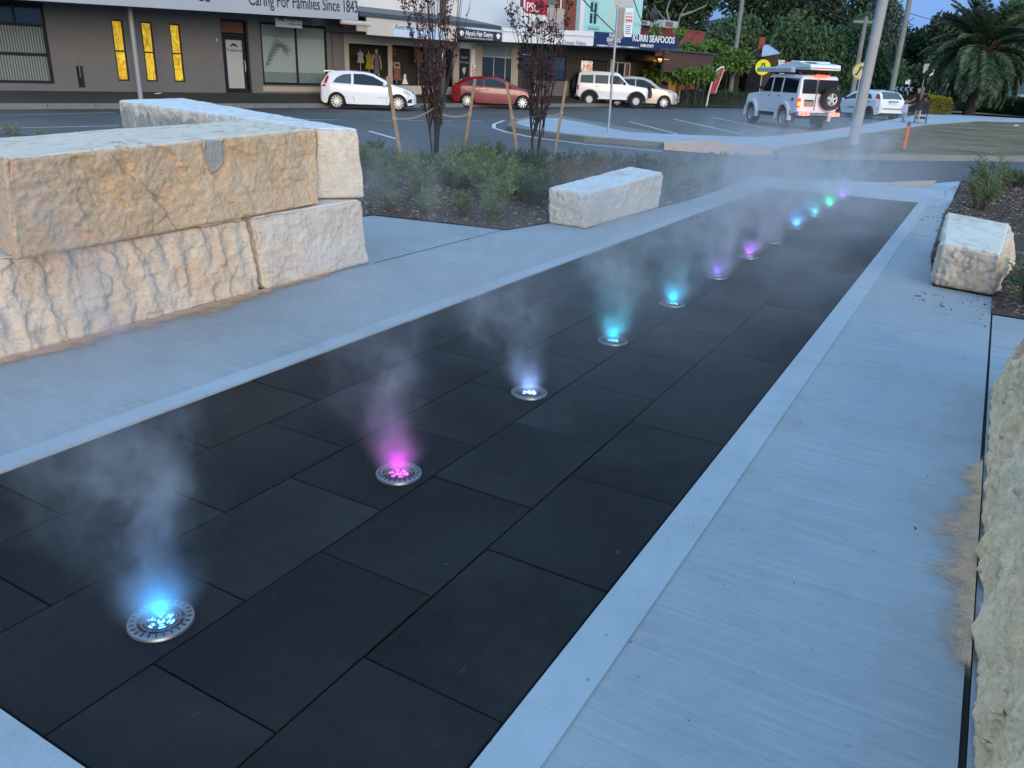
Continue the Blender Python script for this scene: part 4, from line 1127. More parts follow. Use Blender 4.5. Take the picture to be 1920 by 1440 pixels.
c.mirrors(.7, .99, M_CARR); c.handle(-.40, .86, M_CARR); c.handle(-1.2, .88, M_CARR)
MB().box(-2.175, -2.155, -.26, .26, .66, .78).build('number_plate', M_PLATE, c.t)
MB().xprism([(2.2, .32), (2.295, .34), (2.295, .52), (2.2, .56)], -.38, .38).build('grille', M_PLASTIC, c.t)

def wagon_extras(c, xr): pass
# --- white square-backed four-wheel drive with black flares
sp = dict(paint=M_CARW, r=.40, tw=.27, arch=.46, wheels=(-1.32, 1.40), rimk=.50, spokes=8, spw=.2, rim=M_RIMW, tum=.16, crown=.03, under=.35,
    top=[(-2.10, .80), (-2.09, 1.10), (-2.06, 1.5), (-2.0, 1.80), (-1.85, 1.90), (-1.0, 1.93), (.2, 1.90), (.35, 1.82), (.72, 1.45), (.92, 1.26), (1.5, 1.18), (1.95, 1.13), (2.05, 1.02), (2.07, .7)],
    low=[(-2.1, .62), (-1.9, .5), (1.9, .5), (2.07, .6)], belt=[(-2.1, 1.23), (.9, 1.20), (1.4, 1.12), (2.07, .95)],
    plan=[(-2.10, .80), (-2.0, .86), (1.9, .85), (2.02, .80), (2.07, .76)])
c = Car('four_wheel_drive', 'white square-backed four-wheel drive with black wheel flares and bull bar', *parked(1104, 199.5, .82, -1.32, 92), sp, CARS)
c.side('rear_side_window', [(-1.92, 1.30), (-1.88, 1.70), (-1.16, 1.74), (-1.16, 1.28)], M_CARGL2)
c.side('rear_door_window', [(-1.06, 1.28), (-1.06, 1.74), (-.30, 1.74), (-.30, 1.27)], M_CARGL2)
c.side('front_door_window', [(-.20, 1.27), (-.20, 1.74), (.28, 1.72), (.62, 1.44), (.74, 1.27)], M_CARGL)
c.top('windscreen', .38, .88, -.92, .92, M_CARGL)
c.seam([(-1.10, 1.25), (-1.10, .6)]); c.seam([(-.25, 1.25), (-.25, .55)]); c.seam([(.80, 1.2), (.80, .6)])
c.handle(-.95, 1.12); c.handle(-.10, 1.12); c.mirrors(.66, 1.3, M_PLASTIC)
for xw in sp['wheels']:
    for sd in (1, -1):
        m = MB()
        for i in range(14):
            a0, a1 = math.pi * (i / 14 * 1.1 - .05), math.pi * ((i + 1) / 14 * 1.1 - .05)
            pts = [(xw + rr * math.cos(a), .39 + rr * math.sin(a)) for a, rr in ((a0, .455), (a1, .455), (a1, .56), (a0, .56))]
            ya, yb = .81, .90
            m.add([(x, sd * yb, z) for x, z in pts] + [(x, sd * ya, z) for x, z in pts], [(0, 1, 2, 3), (0, 4, 5, 1), (2, 6, 7, 3)])
        m.build('wheel_flare', M_PLASTIC, c.t)
MB().box(-.85, .85, -.92, .92, .44, .50).build('side_step', M_CARW, c.t)
m = MB(); m.xprism([(2.05, .55), (2.28, .6), (2.30, .86), (2.22, 1.16), (2.14, 1.18), (2.12, .9), (2.05, .86)], -.80, .80); m.build('bull_bar', M_PLASTIC, c.t)
m = MB(); m.lathe([(.15, -.1), (.38, -.11), (.40, -.06), (.40, .06), (.38, .11), (.15, .1)], 24, axis='x', o=(-2.26, .1, 1.15), closed=True); m.build('spare_wheel', M_TYRE, c.t, True)
c.side('tail_light', [(-2.07, .92), (-1.98, .92), (-1.98, 1.15), (-2.07, 1.15)], M_REDLENS, .01)
MB().box(-2.2, -2.06, -.8, .8, .52, .70).build('rear_bumper', M_PLASTIC, c.t)
MB().box(-2.215, -2.20, .60, .72, .58, .64).build('reflector', emit('lit_red_reflector', (1, .08, .05), 1.2), c.t)
# --- champagne suv in front of it
sp = dict(paint=M_CARS, r=.36, tw=.23, arch=.42, wheels=(-1.40, 1.39), rimk=.66, spokes=7, spw=.15, tum=.34, crown=.03,
    top=[(-2.30, .65), (-2.28, 1.0), (-2.15, 1.25), (-1.9, 1.55), (-1.6, 1.68), (-.6, 1.74), (.1, 1.70), (.5, 1.56), (.95, 1.25), (1.15, 1.14), (1.75, 1.05), (2.1, .92), (2.32, .75), (2.38, .6)],
    low=[(-2.3, .42), (-2.1, .3), (2.1, .28), (2.38, .4)], belt=[(-2.3, 1.13), (-1.2, 1.13), (1.0, 1.06), (1.5, .98), (2.38, .65)],
    plan=[(-2.30, .74), (-2.2, .84), (-1.8, .92), (1.5, .92), (1.95, .84), (2.2, .68), (2.38, .46)])
c = Car('suv', 'champagne silver suv parked in front of the white four-wheel drive', np.array([T(1196, 198, 51.5)[0], 51.5, ZR]), R(2), sp, CARS)
c.side('rear_side_window', [(-1.9, 1.18), (-1.7, 1.45), (-1.2, 1.57), (-.42, 1.60), (-.42, 1.15)], M_CARGL)
c.side('door_window', [(-.36, 1.15), (-.36, 1.60), (.1, 1.57), (.45, 1.42), (.88, 1.12)], M_CARGL)
c.top('windscreen', .48, 1.05, -.92, .92, M_CARGL); c.seam([(-.39, 1.12), (-.39, .4)]); c.seam([(.95, 1.04), (.92, .4)])
c.side('headlight', [(1.80, .82), (2.22, .70), (2.12, .88), (1.86, .96)], M_CLEAR, .01)
c.side('fog_light', [(2.12, .48), (2.28, .5), (2.26, .58), (2.12, .56)], M_PLASTIC, .01)
c.mirrors(.75, 1.16, M_CARS); c.handle(-.2, 1.0, M_CARS); c.handle(-1.15, 1.02, M_CARS)

# --- white four-wheel drive with roof tent, brake lamps on
pr_, pf_ = G(1463, 239, ZR), G(1405, 229, ZR)
hd = (pf_ - pr_); wb_ = np.linalg.norm(hd[:2]); hd /= np.linalg.norm(hd)
rz_lc = math.atan2(hd[1], hd[0]) + R(5.5); nl = np.array([math.sin(rz_lc), -math.cos(rz_lc), 0])   # right-hand side of the car
WB_LC = 2.73
hd = np.array([math.cos(rz_lc), math.sin(rz_lc), 0]); left = np.array([-math.sin(rz_lc), math.cos(rz_lc), 0])
sp = dict(paint=M_CARW2, r=.40, tw=.26, arch=.47, wheels=(-1.35, 1.38), rimk=.58, spokes=5, spw=.2, tum=.09, crown=.035, under=.38,
    top=[(-2.36, .70), (-2.355, 1.2), (-2.33, 1.6), (-2.28, 1.86), (-2.2, 1.92), (-1.2, 1.97), (.1, 1.95), (.28, 1.88), (.62, 1.42), (.72, 1.27), (1.4, 1.22), (2.0, 1.17), (2.16, 1.08), (2.2, .75)],
    low=[(-2.36, .62), (-2.0, .56), (2.0, .52), (2.2, .6)], belt=[(-2.36, 1.24), (.7, 1.22), (1.4, 1.16), (2.2, .98)],
    plan=[(-2.36, .80), (-2.28, .845), (1.0, .845), (1.6, .80), (2.1, .76), (2.2, .72)])
sg_ = 1.0
ctr = pr_ - left * .88 + hd * 1.42
c = Car('four_wheel_drive', 'white four-wheel drive with rooftop tent, spare wheel and brake lights on', ctr, rz_lc, sp, 'vehicles in the angled parking bays')
LC = c; c.t.scale = (1.05, 1.05, 1.05)
c.side('rear_side_window', [(-2.16, 1.30), (-2.16, 1.82), (-1.05, 1.84), (-1.05, 1.30)], M_CARGL)
c.side('rear_door_window', [(-.92, 1.30), (-.92, 1.84), (-.22, 1.84), (-.22, 1.30)], M_CARGL)
c.side('front_door_window', [(-.10, 1.30), (-.10, 1.84), (.22, 1.82), (.52, 1.46), (.60, 1.30)], M_CARGL)
c.top('windscreen', .30, .68, -.93, .93, M_CARGL)
c.seam([(-.98, 1.26), (-.98, .75)]); c.seam([(-.16, 1.26), (-.16, .6)]); c.seam([(.70, 1.2), (.70, .6)]); c.seam([(-2.3, 1.08), (2.0, 1.06)], .016)
c.handle(-.82, 1.16); c.handle(-.02, 1.16); c.mirrors(.55, 1.42, M_PLASTIC)
c.side('fuel_flap', [(-2.0, 1.02), (-1.85, 1.02), (-1.85, 1.12), (-2.0, 1.12)], M_PLASTIC, .006)
for xw in sp['wheels']:
    for sd in (1, -1):
        m = MB()
        for i in range(14):
            a0, a1 = math.pi * (i / 14 * 1.1 - .05), math.pi * ((i + 1) / 14 * 1.1 - .05)
            pts = [(xw + rr * math.cos(a), .40 + rr * math.sin(a)) for a, rr in ((a0, .462), (a1, .462), (a1, .58), (a0, .58))]
            m.add([(x, sd * .905, z) for x, z in pts] + [(x, sd * .76, z) for x, z in pts], [(0, 1, 2, 3), (0, 4, 5, 1), (2, 6, 7, 3)])
        m.build('wheel_flare', M_CARW2, c.t)
XB = -2.385
MB().box(XB - .005, XB + .02, .16, .70, 1.30, 1.80).build('rear_window', M_CARGL, c.t)
MB().box(XB - .005, XB + .02, -.72, .08, 1.30, 1.80).build('rear_window', M_CARGL, c.t)
MB().box(XB - .004, XB + .02, .112, .128, .70, 1.86).build('door_seam', M_PLASTIC, c.t)
m = MB(); m.lathe([(.22, -.11), (.38, -.12), (.40, -.06), (.40, .06), (.38, .12), (.22, .11)], 28, axis='x', o=(XB - .14, -.42, 1.12), closed=True)
sw = m.build('spare_wheel', M_TYRE, c.t, True)
m = MB()
m.lathe([(.19, -.08), (.235, -.10), (.235, 0), (.19, 0)], 24, axis='x', o=(XB - .14, -.42, 1.12), closed=True)
for k in range(5):
    a = 2 * math.pi * k / 5 + .3; ax = np.array([0, math.cos(a), math.sin(a)]); az = np.array([0, -math.sin(a), math.cos(a)])
    m.obox(np.array([XB - .215, -.42, 1.12]) + ax * .12, (1, 0, 0), ax, az, .015, .10, .035)
m.lathe([(0, -.085), (.06, -.085), (.065, 0)], 14, axis='x', o=(XB - .14, -.42, 1.12))
m.build('rim', M_RIM, sw)
MB().box(XB - .02, XB, .18, .55, .84, 1.0).build('number_plate', plain('dark_plate', (.22, .22, .21), .5), c.t)
MB().box(XB - .05, XB, .20, .58, 1.02, 1.08).build('plate_light', M_PLASTIC, c.t)
for sd in (1, -1):
    MB().box(XB - .02, XB + .05, sd * .79 - .06, sd * .79 + .06, .80, 1.12).build('tail_light', emit('lit_tail_lens', (1.0, .02, .01), 2.2), c.t)
    MB().box(XB - .032, XB - .021, sd * .79 - .045, sd * .79 + .045, .86, 1.0).build('brake_lamp', E_AMBER if sd > 0 else E_AMBER, c.t)
    bb_ = MB().cbox(XB - .22, XB - .02, sd * .62 - .25, sd * .62 + .25, .52, .66, .02).build('bumper_end', M_GREYPL, c.t)
    MB().box(XB - .235, XB - .221, sd * .62 - .10, sd * .62 + .10, .55, .64).build('bumper_lamp', E_BRAKE, c.t)
    MB().box(-1.92, -1.84, sd * .72 - .13, sd * .72 + .13, .18, .66).build('mud_flap', M_PLASTIC, c.t)
    
MB().box(XB - .16, XB - .04, -.36, .36, .54, .60).build('tow_bar', M_CHROME, c.t)
MB().box(XB - .01, XB + .06, -.26, .26, 1.90, 1.965).build('high_brake_lamp', E_BRAKE, c.t)
m = MB(); m.box(-1.9, .1, -.62, .62, 2.06, 2.10)
for x in (-1.8, -.9, 0.0):
    for sd in (1, -1): m.box(x - .05, x + .05, sd * .60 - .06, sd * .60 + .06, 1.93, 2.061)
m.build('roof_rack', M_PLASTIC, c.t)
m = MB(); m.xprism([(-2.55, 2.13), (-2.5, 2.32), (-1.75, 2.40), (-1.7, 2.44), (-1.0, 2.46), (-.9, 2.40), (-.2, 2.34), (.35, 2.22), (.35, 2.13)], -.62, .62)
rt = m.build('roof_tent', M_CARW, c.t, bevel=.03)
MB().box(-2.56, .36, -.625, .625, 2.19, 2.205).build('tent_seam', M_PLASTIC, rt)
MB().box(-2.2, -1.4, .05, .5, 2.395, 2.41).build('tent_panel', M_GREYPL, rt)
m = MB(); m.cbox(-1.6, 1.35, .66, .86, 2.03, 2.22, .05); m.build('awning_bag', M_GREYPL, c.t)
m = MB(); m.tube([(.4, -.7, 2.05), (.4, .7, 2.05)], .05, 8); m.build('light_bar', M_PLASTIC, c.t)
MB().xprism([(2.18, .5), (2.42, .55), (2.44, .95), (2.34, 1.1), (2.2, 1.1)], -.72, .72).build('bull_bar', M_PLASTIC, c.t)
for p_, col_, e_ in (((XB - .3, .62, .60), (1, .10, .04), 14.0), ((XB - .3, -.62, .60), (1, .10, .04), 14.0)):
    ld = bpy.data.lights.new('brake_glow', 'POINT'); ld.energy = e_; ld.color = col_; ld.shadow_soft_size = .06
    lo_ = bpy.data.objects.new('brake_glow', ld); lo_.location = p_; link(lo_, c.t)

# --- white hatchback in the next bay, seen from behind
sp = dict(paint=M_CARW, r=.31, tw=.2, arch=.36, wheels=(-1.30, 1.31), rimk=.66, spokes=7, spw=.12, rim=M_PLASTIC, tum=.38, crown=.03,
    top=[(-2.05, .55), (-2.04, .82), (-1.98, .98), (-1.72, 1.28), (-1.5, 1.37), (-.6, 1.445), (0, 1.43), (.4, 1.30), (.85, 1.06), (1.1, .95), (1.6, .84), (1.95, .68), (2.08, .5)],
    low=[(-2.05, .34), (-1.9, .25), (1.9, .22), (2.08, .3)], belt=[(-2.05, .95), (-1.4, .97), (1.0, .88), (1.4, .82), (2.08, .55)],
    plan=[(-2.05, .66), (-1.98, .76), (-1.7, .83), (-.6, .85), (1.3, .84), (1.75, .76), (2.0, .58), (2.08, .4)])
pw_ = G(1626, 223, ZR)
rz_f = rz_lc + R(6)
hf = np.array([math.cos(rz_f), math.sin(rz_f), 0]); lf = np.array([-math.sin(rz_f), math.cos(rz_f), 0])
c = Car('hatchback', 'white hatchback with red corner tail lights parked beyond the thick grey pole', pw_ - lf * .88 + hf * 1.41, rz_f, sp, 'vehicles in the angled parking bays')
c.t.scale = (1.08, 1.08, 1.08)
c.side('rear_side_window', [(-1.35, 1.02), (-1.1, 1.24), (-.62, 1.32), (-.62, 1.0)], M_CARGL)
c.side('door_window', [(-.54, .99), (-.54, 1.32), (-.1, 1.31), (.35, 1.17), (.78, .94)], M_CARGL)
c.top('rear_window', -1.96, -1.60, -.84, .84, M_CARGL2); c.top('windscreen', .45, 1.02, -.93, .93, M_CARGL)
c.side('tail_light', [(-1.93, 1.0), (-1.62, 1.04), (-1.56, 1.24), (-1.72, 1.26)], M_REDLENS, .012)
c.side('side_moulding', [(-1.9, .52), (1.6, .50), (1.6, .55), (-1.9, .57)], M_PLASTIC, .012)
MB().box(-2.075, -2.055, -.62, .62, .53, .57).build('rear_moulding', M_PLASTIC, c.t)
MB().box(-2.07, -2.05, -.24, .24, .76, .87).build('number_plate', M_PLATE, c.t)
MB().box(-2.085, -2.045, -.32, .32, .89, .93).build('tailgate_handle', M_PLASTIC, c.t)
c.seam([(-.58, 1.0), (-.58, .3)]); c.seam([(.85, .9), (.82, .3)]); c.handle(-.42, .84); c.handle(-1.15, .86); c.mirrors(.66, .98, M_PLASTIC)
m = MB(); m.xprism([(-1.5, 1.44), (.1, 1.475), (.1, 1.50), (-1.5, 1.465)], .48, .52); m.xprism([(-1.5, 1.44), (.1, 1.475), (.1, 1.50), (-1.5, 1.465)], -.52, -.48); m.build('roof_rail', M_PLASTIC, c.t)

# ================================================================== people
M_SKIN = plain('skin', (0.45, 0.28, 0.21), 0.6, 0.05)
M_DRESS = plain('black_dress', (0.012, 0.012, 0.014), 0.85, 0.1)
M_HAIR = plain('brown_blonde_hair', (0.17, 0.105, 0.06), 0.6, 0.3, 30)
M_HAIRC = plain('blonde_curls', (0.36, 0.23, 0.13), 0.7, 0.3, 30)
M_TOPC = plain('pale_lilac_top', (0.62, 0.60, 0.70), 0.8, 0.1, 8)
M_PANTS = plain('grey_leggings', (0.42, 0.40, 0.44), 0.85, 0.08)
M_SHOE = plain('dark_shoes', (0.05, 0.045, 0.045), 0.7)
def skin_mesh(name, nodes, edges, rad, mat, parent, sub=2):
    me = bpy.data.meshes.new(name); me.from_pydata(nodes, edges, [])
    o = obj(name, me, mat, parent)
    sm = o.modifiers.new('skin', 'SKIN'); sm.use_smooth_shade = True
    lay = me.skin_vertices[0] if me.skin_vertices else None
    if lay is None:
        bpy.context.view_layer.objects.active = o
    for i, r_ in enumerate(rad):
        r2 = r_ if hasattr(r_, '__len__') else (r_, r_)
        me.skin_vertices[0].data[i].radius = r2
    me.skin_vertices[0].data[0].use_root = True
    s2 = o.modifiers.new('smooth', 'SUBSURF'); s2.levels = sub; s2.render_levels = sub
    return o
def person(label, loc, rz, h, pose, group=None):
    """x forward, y left; all joints in units of the standing height"""
    t = thing('person', label, 'person', loc, rz, group)
    J = pose; names = list(J)
    nodes = [tuple(np.array(J[k][0]) * h) for k in names]; rad = [tuple(np.array(J[k][1] if hasattr(J[k][1], '__len__') else (J[k][1],) * 2) * h) for k in names]
    E_ = [('pelvis', 'waist'), ('waist', 'chest'), ('chest', 'neck'), ('neck', 'head0'), ('head0', 'head1'), ('head1', 'head2')]
    for s_ in 'LR':
        E_ += [('pelvis', 'hip' + s_), ('hip' + s_, 'knee' + s_), ('knee' + s_, 'calf' + s_), ('calf' + s_, 'ankle' + s_), ('ankle' + s_, 'toe' + s_),
               ('chest', 'sh' + s_), ('sh' + s_, 'el' + s_), ('el' + s_, 'wr' + s_), ('wr' + s_, 'palm' + s_)]
        for k in range(4): E_ += [('palm' + s_, 'f%d' % k + s_)]
        E_ += [('wr' + s_, 'th' + s_)]
    skin_mesh('body', nodes, [(names.index(a), names.index(b)) for a, b in E_], rad, M_SKIN, t)
    return t
def pose(arms, step=0.06, wide=1.0):
    J = {'pelvis': ((0, 0, .52), (.075, .06)), 'waist': ((0, 0, .62), (.068, .05)), 'chest': ((0, 0, .745), (.085, .06)), 'neck': ((0, 0, .845), .03),
         'head0': ((.008, 0, .885), .045), 'head1': ((.006, 0, .93), .058), 'head2': ((0, 0, .972), .04)}
    for s_, sg2 in (('L', 1), ('R', -1)):
        fx = step * sg2
        J['hip' + s_] = ((0, .045 * sg2, .49), .055); J['knee' + s_] = ((fx * .6 + .015, .048 * sg2, .275), .036)
        J['calf' + s_] = ((fx * .75, .05 * sg2, .2), .036); J['ankle' + s_] = ((fx * 1.1 - .01, .05 * sg2, .045), .022); J['toe' + s_] = ((fx * 1.1 + .075, .055 * sg2, .018), .02)
        sh, el, wr = arms[s_]
        J['sh' + s_] = (sh, .033); J['el' + s_] = (el, .024); J['wr' + s_] = (wr, .016)
        dv = np.array(wr) - np.array(el); dv = dv / np.linalg.norm(dv)
        sdv = np.cross(dv, (0, 0, 1.0)); sdv = sdv / (np.linalg.norm(sdv) + 1e-6)
        pm = np.array(wr) + dv * .035
        J['palm' + s_] = (tuple(pm), (.012, .018))
        for k in range(4):
            J['f%d' % k + s_] = (tuple(pm + dv * (.045 - .004 * abs(k - 1.5)) + sdv * (k - 1.5) * .011 + np.array([0, 0, -.012])), .0055)
        J['th' + s_] = (tuple(np.array(wr) + dv * .035 + sdv * -.028), .006)
    return J
wpos = G(1717, 231, ZI)
rz_w = math.atan2(0.83, 0.42)       # walking away along the path
fw = np.array([math.cos(rz_w), math.sin(rz_w), 0])
arms = {'L': ((0, .105, .80), (.0, .165, .66), (.06, .25, .60)), 'R': ((0, -.105, .80), (.01, -.135, .66), (.13, -.12, .60))}
w = person('woman with long hair in a short black dress, walking away with a pram', wpos, rz_w, 1.68, pose(arms, .07))
h = 1.68
m = MB()
m.lathe([(.105 * h, .36 * h), (.108 * h, .40 * h), (.098 * h, .50 * h), (.080 * h, .61 * h), (.088 * h, .70 * h), (.098 * h, .76 * h), (.088 * h, .81 * h), (.05 * h, .838 * h), (.03 * h, .845 * h)], 20)
m.v = [(x * .78, y * 1.06, z) for x, y, z in m.v]
for sd in (1, -1): m.tube([(0, sd * .08 * h, .80 * h), (0, sd * .118 * h, .775 * h), (.002, sd * .148 * h, .70 * h)], [.045 * h, .045 * h, .042 * h], 10)
m.build('dress', M_DRESS, w, True)
m = MB(); m.sphere((-.008 * h, 0, .935 * h), (.064 * h, .058 * h, .064 * h), 14, 10)
m.tube([(-.045 * h, 0, .93 * h), (-.066 * h, 0, .86 * h), (-.078 * h, .004 * h, .78 * h), (-.075 * h, .008 * h, .68 * h), (-.07 * h, .01 * h, .62 * h)], [.045 * h, .045 * h, .042 * h, .03 * h, .008 * h], 12)
m.build('hair', M_HAIR, w, True)
for sd in (1, -1):
    fx = .07 * sd * 1.1
    m = MB(); m.sphere(((fx + .03) * h, sd * .052 * h, .02 * h), (.07 * h, .026 * h, .02 * h), 12, 6); m.build('shoe', M_SHOE, w, True)
# child
cpos = G(1693, 229, ZI); hc = 1.02
armc = {'L': ((0, .115, .78), (.0, .16, .66), (.03, .17, .55)), 'R': ((0, -.115, .78), (.01, -.23, .80), (.03, -.36, .86))}
P_ = pose(armc, .06)
for k in ('head0', 'head1', 'head2'): P_[k] = (P_[k][0], P_[k][1] * 1.45)
ch = person('small child with curly hair in pale clothes holding the hand of the woman', cpos, rz_w, hc, P_)
h = hc
m = MB(); m.lathe([(.12 * h, .46 * h), (.115 * h, .55 * h), (.105 * h, .66 * h), (.108 * h, .75 * h), (.09 * h, .81 * h), (.045 * h, .835 * h)], 18)
m.v = [(x * .8, y * 1.05, z) for x, y, z in m.v]
for sd, e in ((1, (0, .16, .68)), (-1, (.008, -.2, .795))): m.tube([(0, sd * .085 * h, .785 * h), (e[0] * h, e[1] * h, e[2] * h)], [.042 * h, .042 * h], 10)
m.build('top', M_TOPC, ch, True)
m = MB()
for sd in (1, -1):
    fx = .06 * sd
    m.tube([(0, sd * .045 * h, .50 * h), (fx * .6 * h, sd * .05 * h, .28 * h), (fx * 1.05 * h, sd * .052 * h, .06 * h)], [.072 * h, .055 * h, .045 * h], 12)
m.build('leggings', M_PANTS, ch, True)
m = MB(); rg = np.random.RandomState(3)
m.sphere((-.01 * h, 0, .945 * h), .085 * h, 12, 8)
for k in range(34):
    v_ = rg.normal(size=3); v_ /= np.linalg.norm(v_)
    if v_[0] > .55 and v_[2] < .4: continue
    m.sphere(np.array((-.01 * h, 0, .94 * h)) + v_ * .082 * h, .026 * h, 7, 5)
m.build('hair', M_HAIRC, ch, True)
for sd in (1, -1):
    m = MB(); m.sphere(((.06 * sd * 1.1 + .03) * h, sd * .055 * h, .03 * h), (.075 * h, .036 * h, .03 * h), 12, 6); m.build('shoe', M_SHOE, ch, True)
# pram in front of the woman
pm = thing('pram', 'dark pram with small wheels pushed along the path by the woman in black', 'pram', wpos + fw * .62 + np.array([math.sin(rz_w), -math.cos(rz_w), 0]) * .16, rz_w)
m = MB()
for sd in (1, -1): m.tube([(-.42, sd * .22, 1.0), (-.2, sd * .24, .70), (.35, sd * .24, .16)], .016, 8); m.tube([(-.28, sd * .24, .12), (.05, sd * .24, .45)], .014, 8)
m.tube([(-.42, -.22, 1.0), (-.45, -.18, 1.03), (-.45, .18, 1.03), (-.42, .22, 1.0)], .016, 8)
m.build('frame', M_PLASTIC, pm, True)
M_PRAM = plain('pram_fabric', (.02, .02, .025), .9, .1)
m = MB(); m.xprism([(-.18, .42), (.30, .40), (.42, .55), (.20, .52), (-.10, .56), (-.24, .88), (-.30, .86)], -.21, .21); m.build('seat', M_PRAM, pm, bevel=.02)
m = MB(); m.lathe([(.0, .0), (.25, .0), (.27, .02), (.25, .04), (.0, .04)], 18, axis='y', o=(0, 0, 0))
hood = MB()
for i in range(7):
    a = -.5 + i * .34
    hood.add([(-.18 + .34 * math.cos(a + 1.2), y_, .80 + .30 * math.sin(a + 1.2)) for y_ in (-.22, -.1, .1, .22)], [])
for i in range(6):
    for k in range(3): hood.f.append((i * 4 + k, i * 4 + k + 1, (i + 1) * 4 + k + 1, (i + 1) * 4 + k))
hood.build('hood', plain('dark_red_fabric', (.10, .012, .02), .9), pm, True)
m = MB(); m.box(-.25, .25, -.2, .2, .2, .3); m.build('basket', M_PRAM, pm)
for x, y_ in ((-.28, .25), (-.28, -.25), (.36, .25), (.36, -.25)):
    MB().lathe([(.02, -.02), (.11, -.022), (.12, 0), (.11, .022), (.02, .02)], 16, axis='y', closed=True).build('wheel', M_TYRE, pm, True, loc=(x, y_, .121))

# ================================================================== poles, signs, posts
def pole(name, label, cat, base, top, r0, r1, mat, group=None, parts=None):
    t = thing(name, label, cat, base, 0, group)
    d_ = np.asarray(top, float) - np.asarray(base, float)
    MB().tube([(0, 0, -.1), tuple(d_)], [r0, r1], 14).build('shaft', mat, t, True)
    return t
M_POLEG = plain('grey_pole_paint', (0.30, 0.33, 0.36), 0.5, 0.06, 3)
M_POLET = plain('grey_timber_pole', (0.20, 0.21, 0.19), 0.85, 0.2, 4)
M_POLEC = plain('pale_pole_concrete', (0.36, 0.36, 0.36), 0.8, 0.10, 3)
M_POLED = plain('dark_timber_pole', (0.07, 0.065, 0.06), 0.85, 0.2, 4)
def upright(u, v, ztop, z=0.0):
    b = G(u, v, z); return b, b + np.array([0, 0, ztop])
b_ = st(Fp(264, 186, 1.85)[0], 1.85, .14); t_ = b_ + np.array([0, 0, 9.0])
lp = pole('lamp_post', 'slim grey lamp post on the shop footpath in front of the yellow windows', 'lamp post', b_, t_, .085, .07, M_POLEG)
MB().box(-.11, -.05, -.06, .06, 4.0, 4.35).build('bracket', M_BLKFR, lp)
MB().tube([(0, 0, 2.4), (0, 0, 2.43)], .092, 14).build('collar', M_POLEG, lp)
# dark timber pole at the shop kerb behind the first young tree
b_, t_ = upright(829, 199, 9.5)
dp = pole('power_pole', 'dark timber power pole at the kerb behind the first young tree', 'power pole', b_, t_, .17, .14, M_POLED)
MB().box(-.03, .03, -.185, -.175, 2.05, 2.35).build('sticker', M_WHITEP, dp); MB().box(.06, .12, -.185, -.175, 2.2, 2.5).build('notice', plain('orange_notice', (.5, .28, .06), .6), dp)
# parking sign
b_, t_ = upright(1140, 249, 3.42, ZI)
ps = pole('sign_post', 'galvanised sign post on the island with a red and white parking plate', 'sign post', b_, t_, .034, .034, M_GALV)
fx_ = math.atan2(-(b_[0]), (b_[1])) 
ps.rotation_euler = (0, 0, fx_ * .6)
hh = 3.42
MB().cbox(-.08, .42, .036, .05, hh - .02, hh + .36, .004).build('plate', M_GREYPL, ps)
MB().cbox(-.02, .20, .036, .05, hh - .85, hh - .04, .004).build('plate', plain('grey_brown_plate', (.30, .27, .26), .6), ps)
pp = MB().cbox(.22, .45, -.01, .004, hh - .80, hh - .05, .004).build('parking_plate', M_WHITEP, ps)
text('lettering', 'NO', .11, M_REDS, pp, (.335, -.013, hh - .24), align='CENTER', ext=.002)
MB().box(.24, .43, -.0145, -.011, hh - .30, hh - .27).build('rule', M_REDS, pp)
text('lettering', '999', .13, M_REDS, pp, (.335, -.013, hh - .43), align='CENTER', ext=.002, bold=.004)
mb = MB()
for k in range(5): mb.box(.26, .41 - .02 * (k % 2), -.0145, -.011, hh - .52 - k * .05, hh - .50 - k * .05)
mb.build('small_print', M_BLUET, pp)
MB().tube([(.036, 0, hh + .1), (.036, .036, hh + .1)], .015, 6).build('bolt', M_GALV, ps)
# pedestrian crossing discs
def ped_sign(u, v, ub, vb, label, lit, zb_, r=.33, Y=None):
    b = G(ub, vb, zb_)
    c = T(u, v, b[1])
    t = thing('crossing_sign', label, 'road sign', b, math.atan2(-b[0], b[1]), 'pedestrian crossing signs')
    dz = c[2] - b[2]
    MB().tube([(0, .05, 0), (0, .05, dz + .2)], .03, 8).build('post', M_GALV, t, True)
    MB().lathe([(0, .0), (r, 0), (r, .02), (0, .02)], 32, axis='y', o=(0, 0, dz)).build('disc', M_SIGY if lit else M_SIGYP, t)
    MB().lathe([(r * .90, -.004), (r * .95, -.004), (r * .95, .001), (r * .90, .001)], 32, axis='y', o=(0, 0, dz), closed=True).build('border', M_LETTER if not lit else M_SIGY, t)
    m = MB()
    def leg(pts):
        m.xprism([(x * r, dz + z * r) for x, z in pts], -.008, -.002)
    leg([(-.20, .55), (.03, .55), (-.06, .18), (-.34, -.36), (-.34, -.46), (-.66, -.46), (-.66, -.36), (-.52, -.34), (-.26, .15)])
    leg([(.04, .55), (.24, .55), (.30, .18), (.52, -.36), (.70, -.36), (.70, -.46), (.36, -.46), (.34, -.34), (.12, .15)])
    m.build('legs_symbol', M_LETTER, t)
    return t
M_SIGY = plain('fluorescent_yellow_sign', (0.80, 0.80, 0.0), 0.4, 0.02)
M_SIGYP = plain('pale_yellow_sign', (0.62, 0.55, 0.25), 0.5, 0.05)
ped_sign(1429, 126, 1419, 206, 'bright yellow pedestrian crossing disc with walking legs, left of the roof tent', True, .07, r=.44)
ped_sign(1605, 133, 1599, 217, 'pale yellow pedestrian crossing disc with walking legs beside the thick grey pole', False, .07, r=.46)
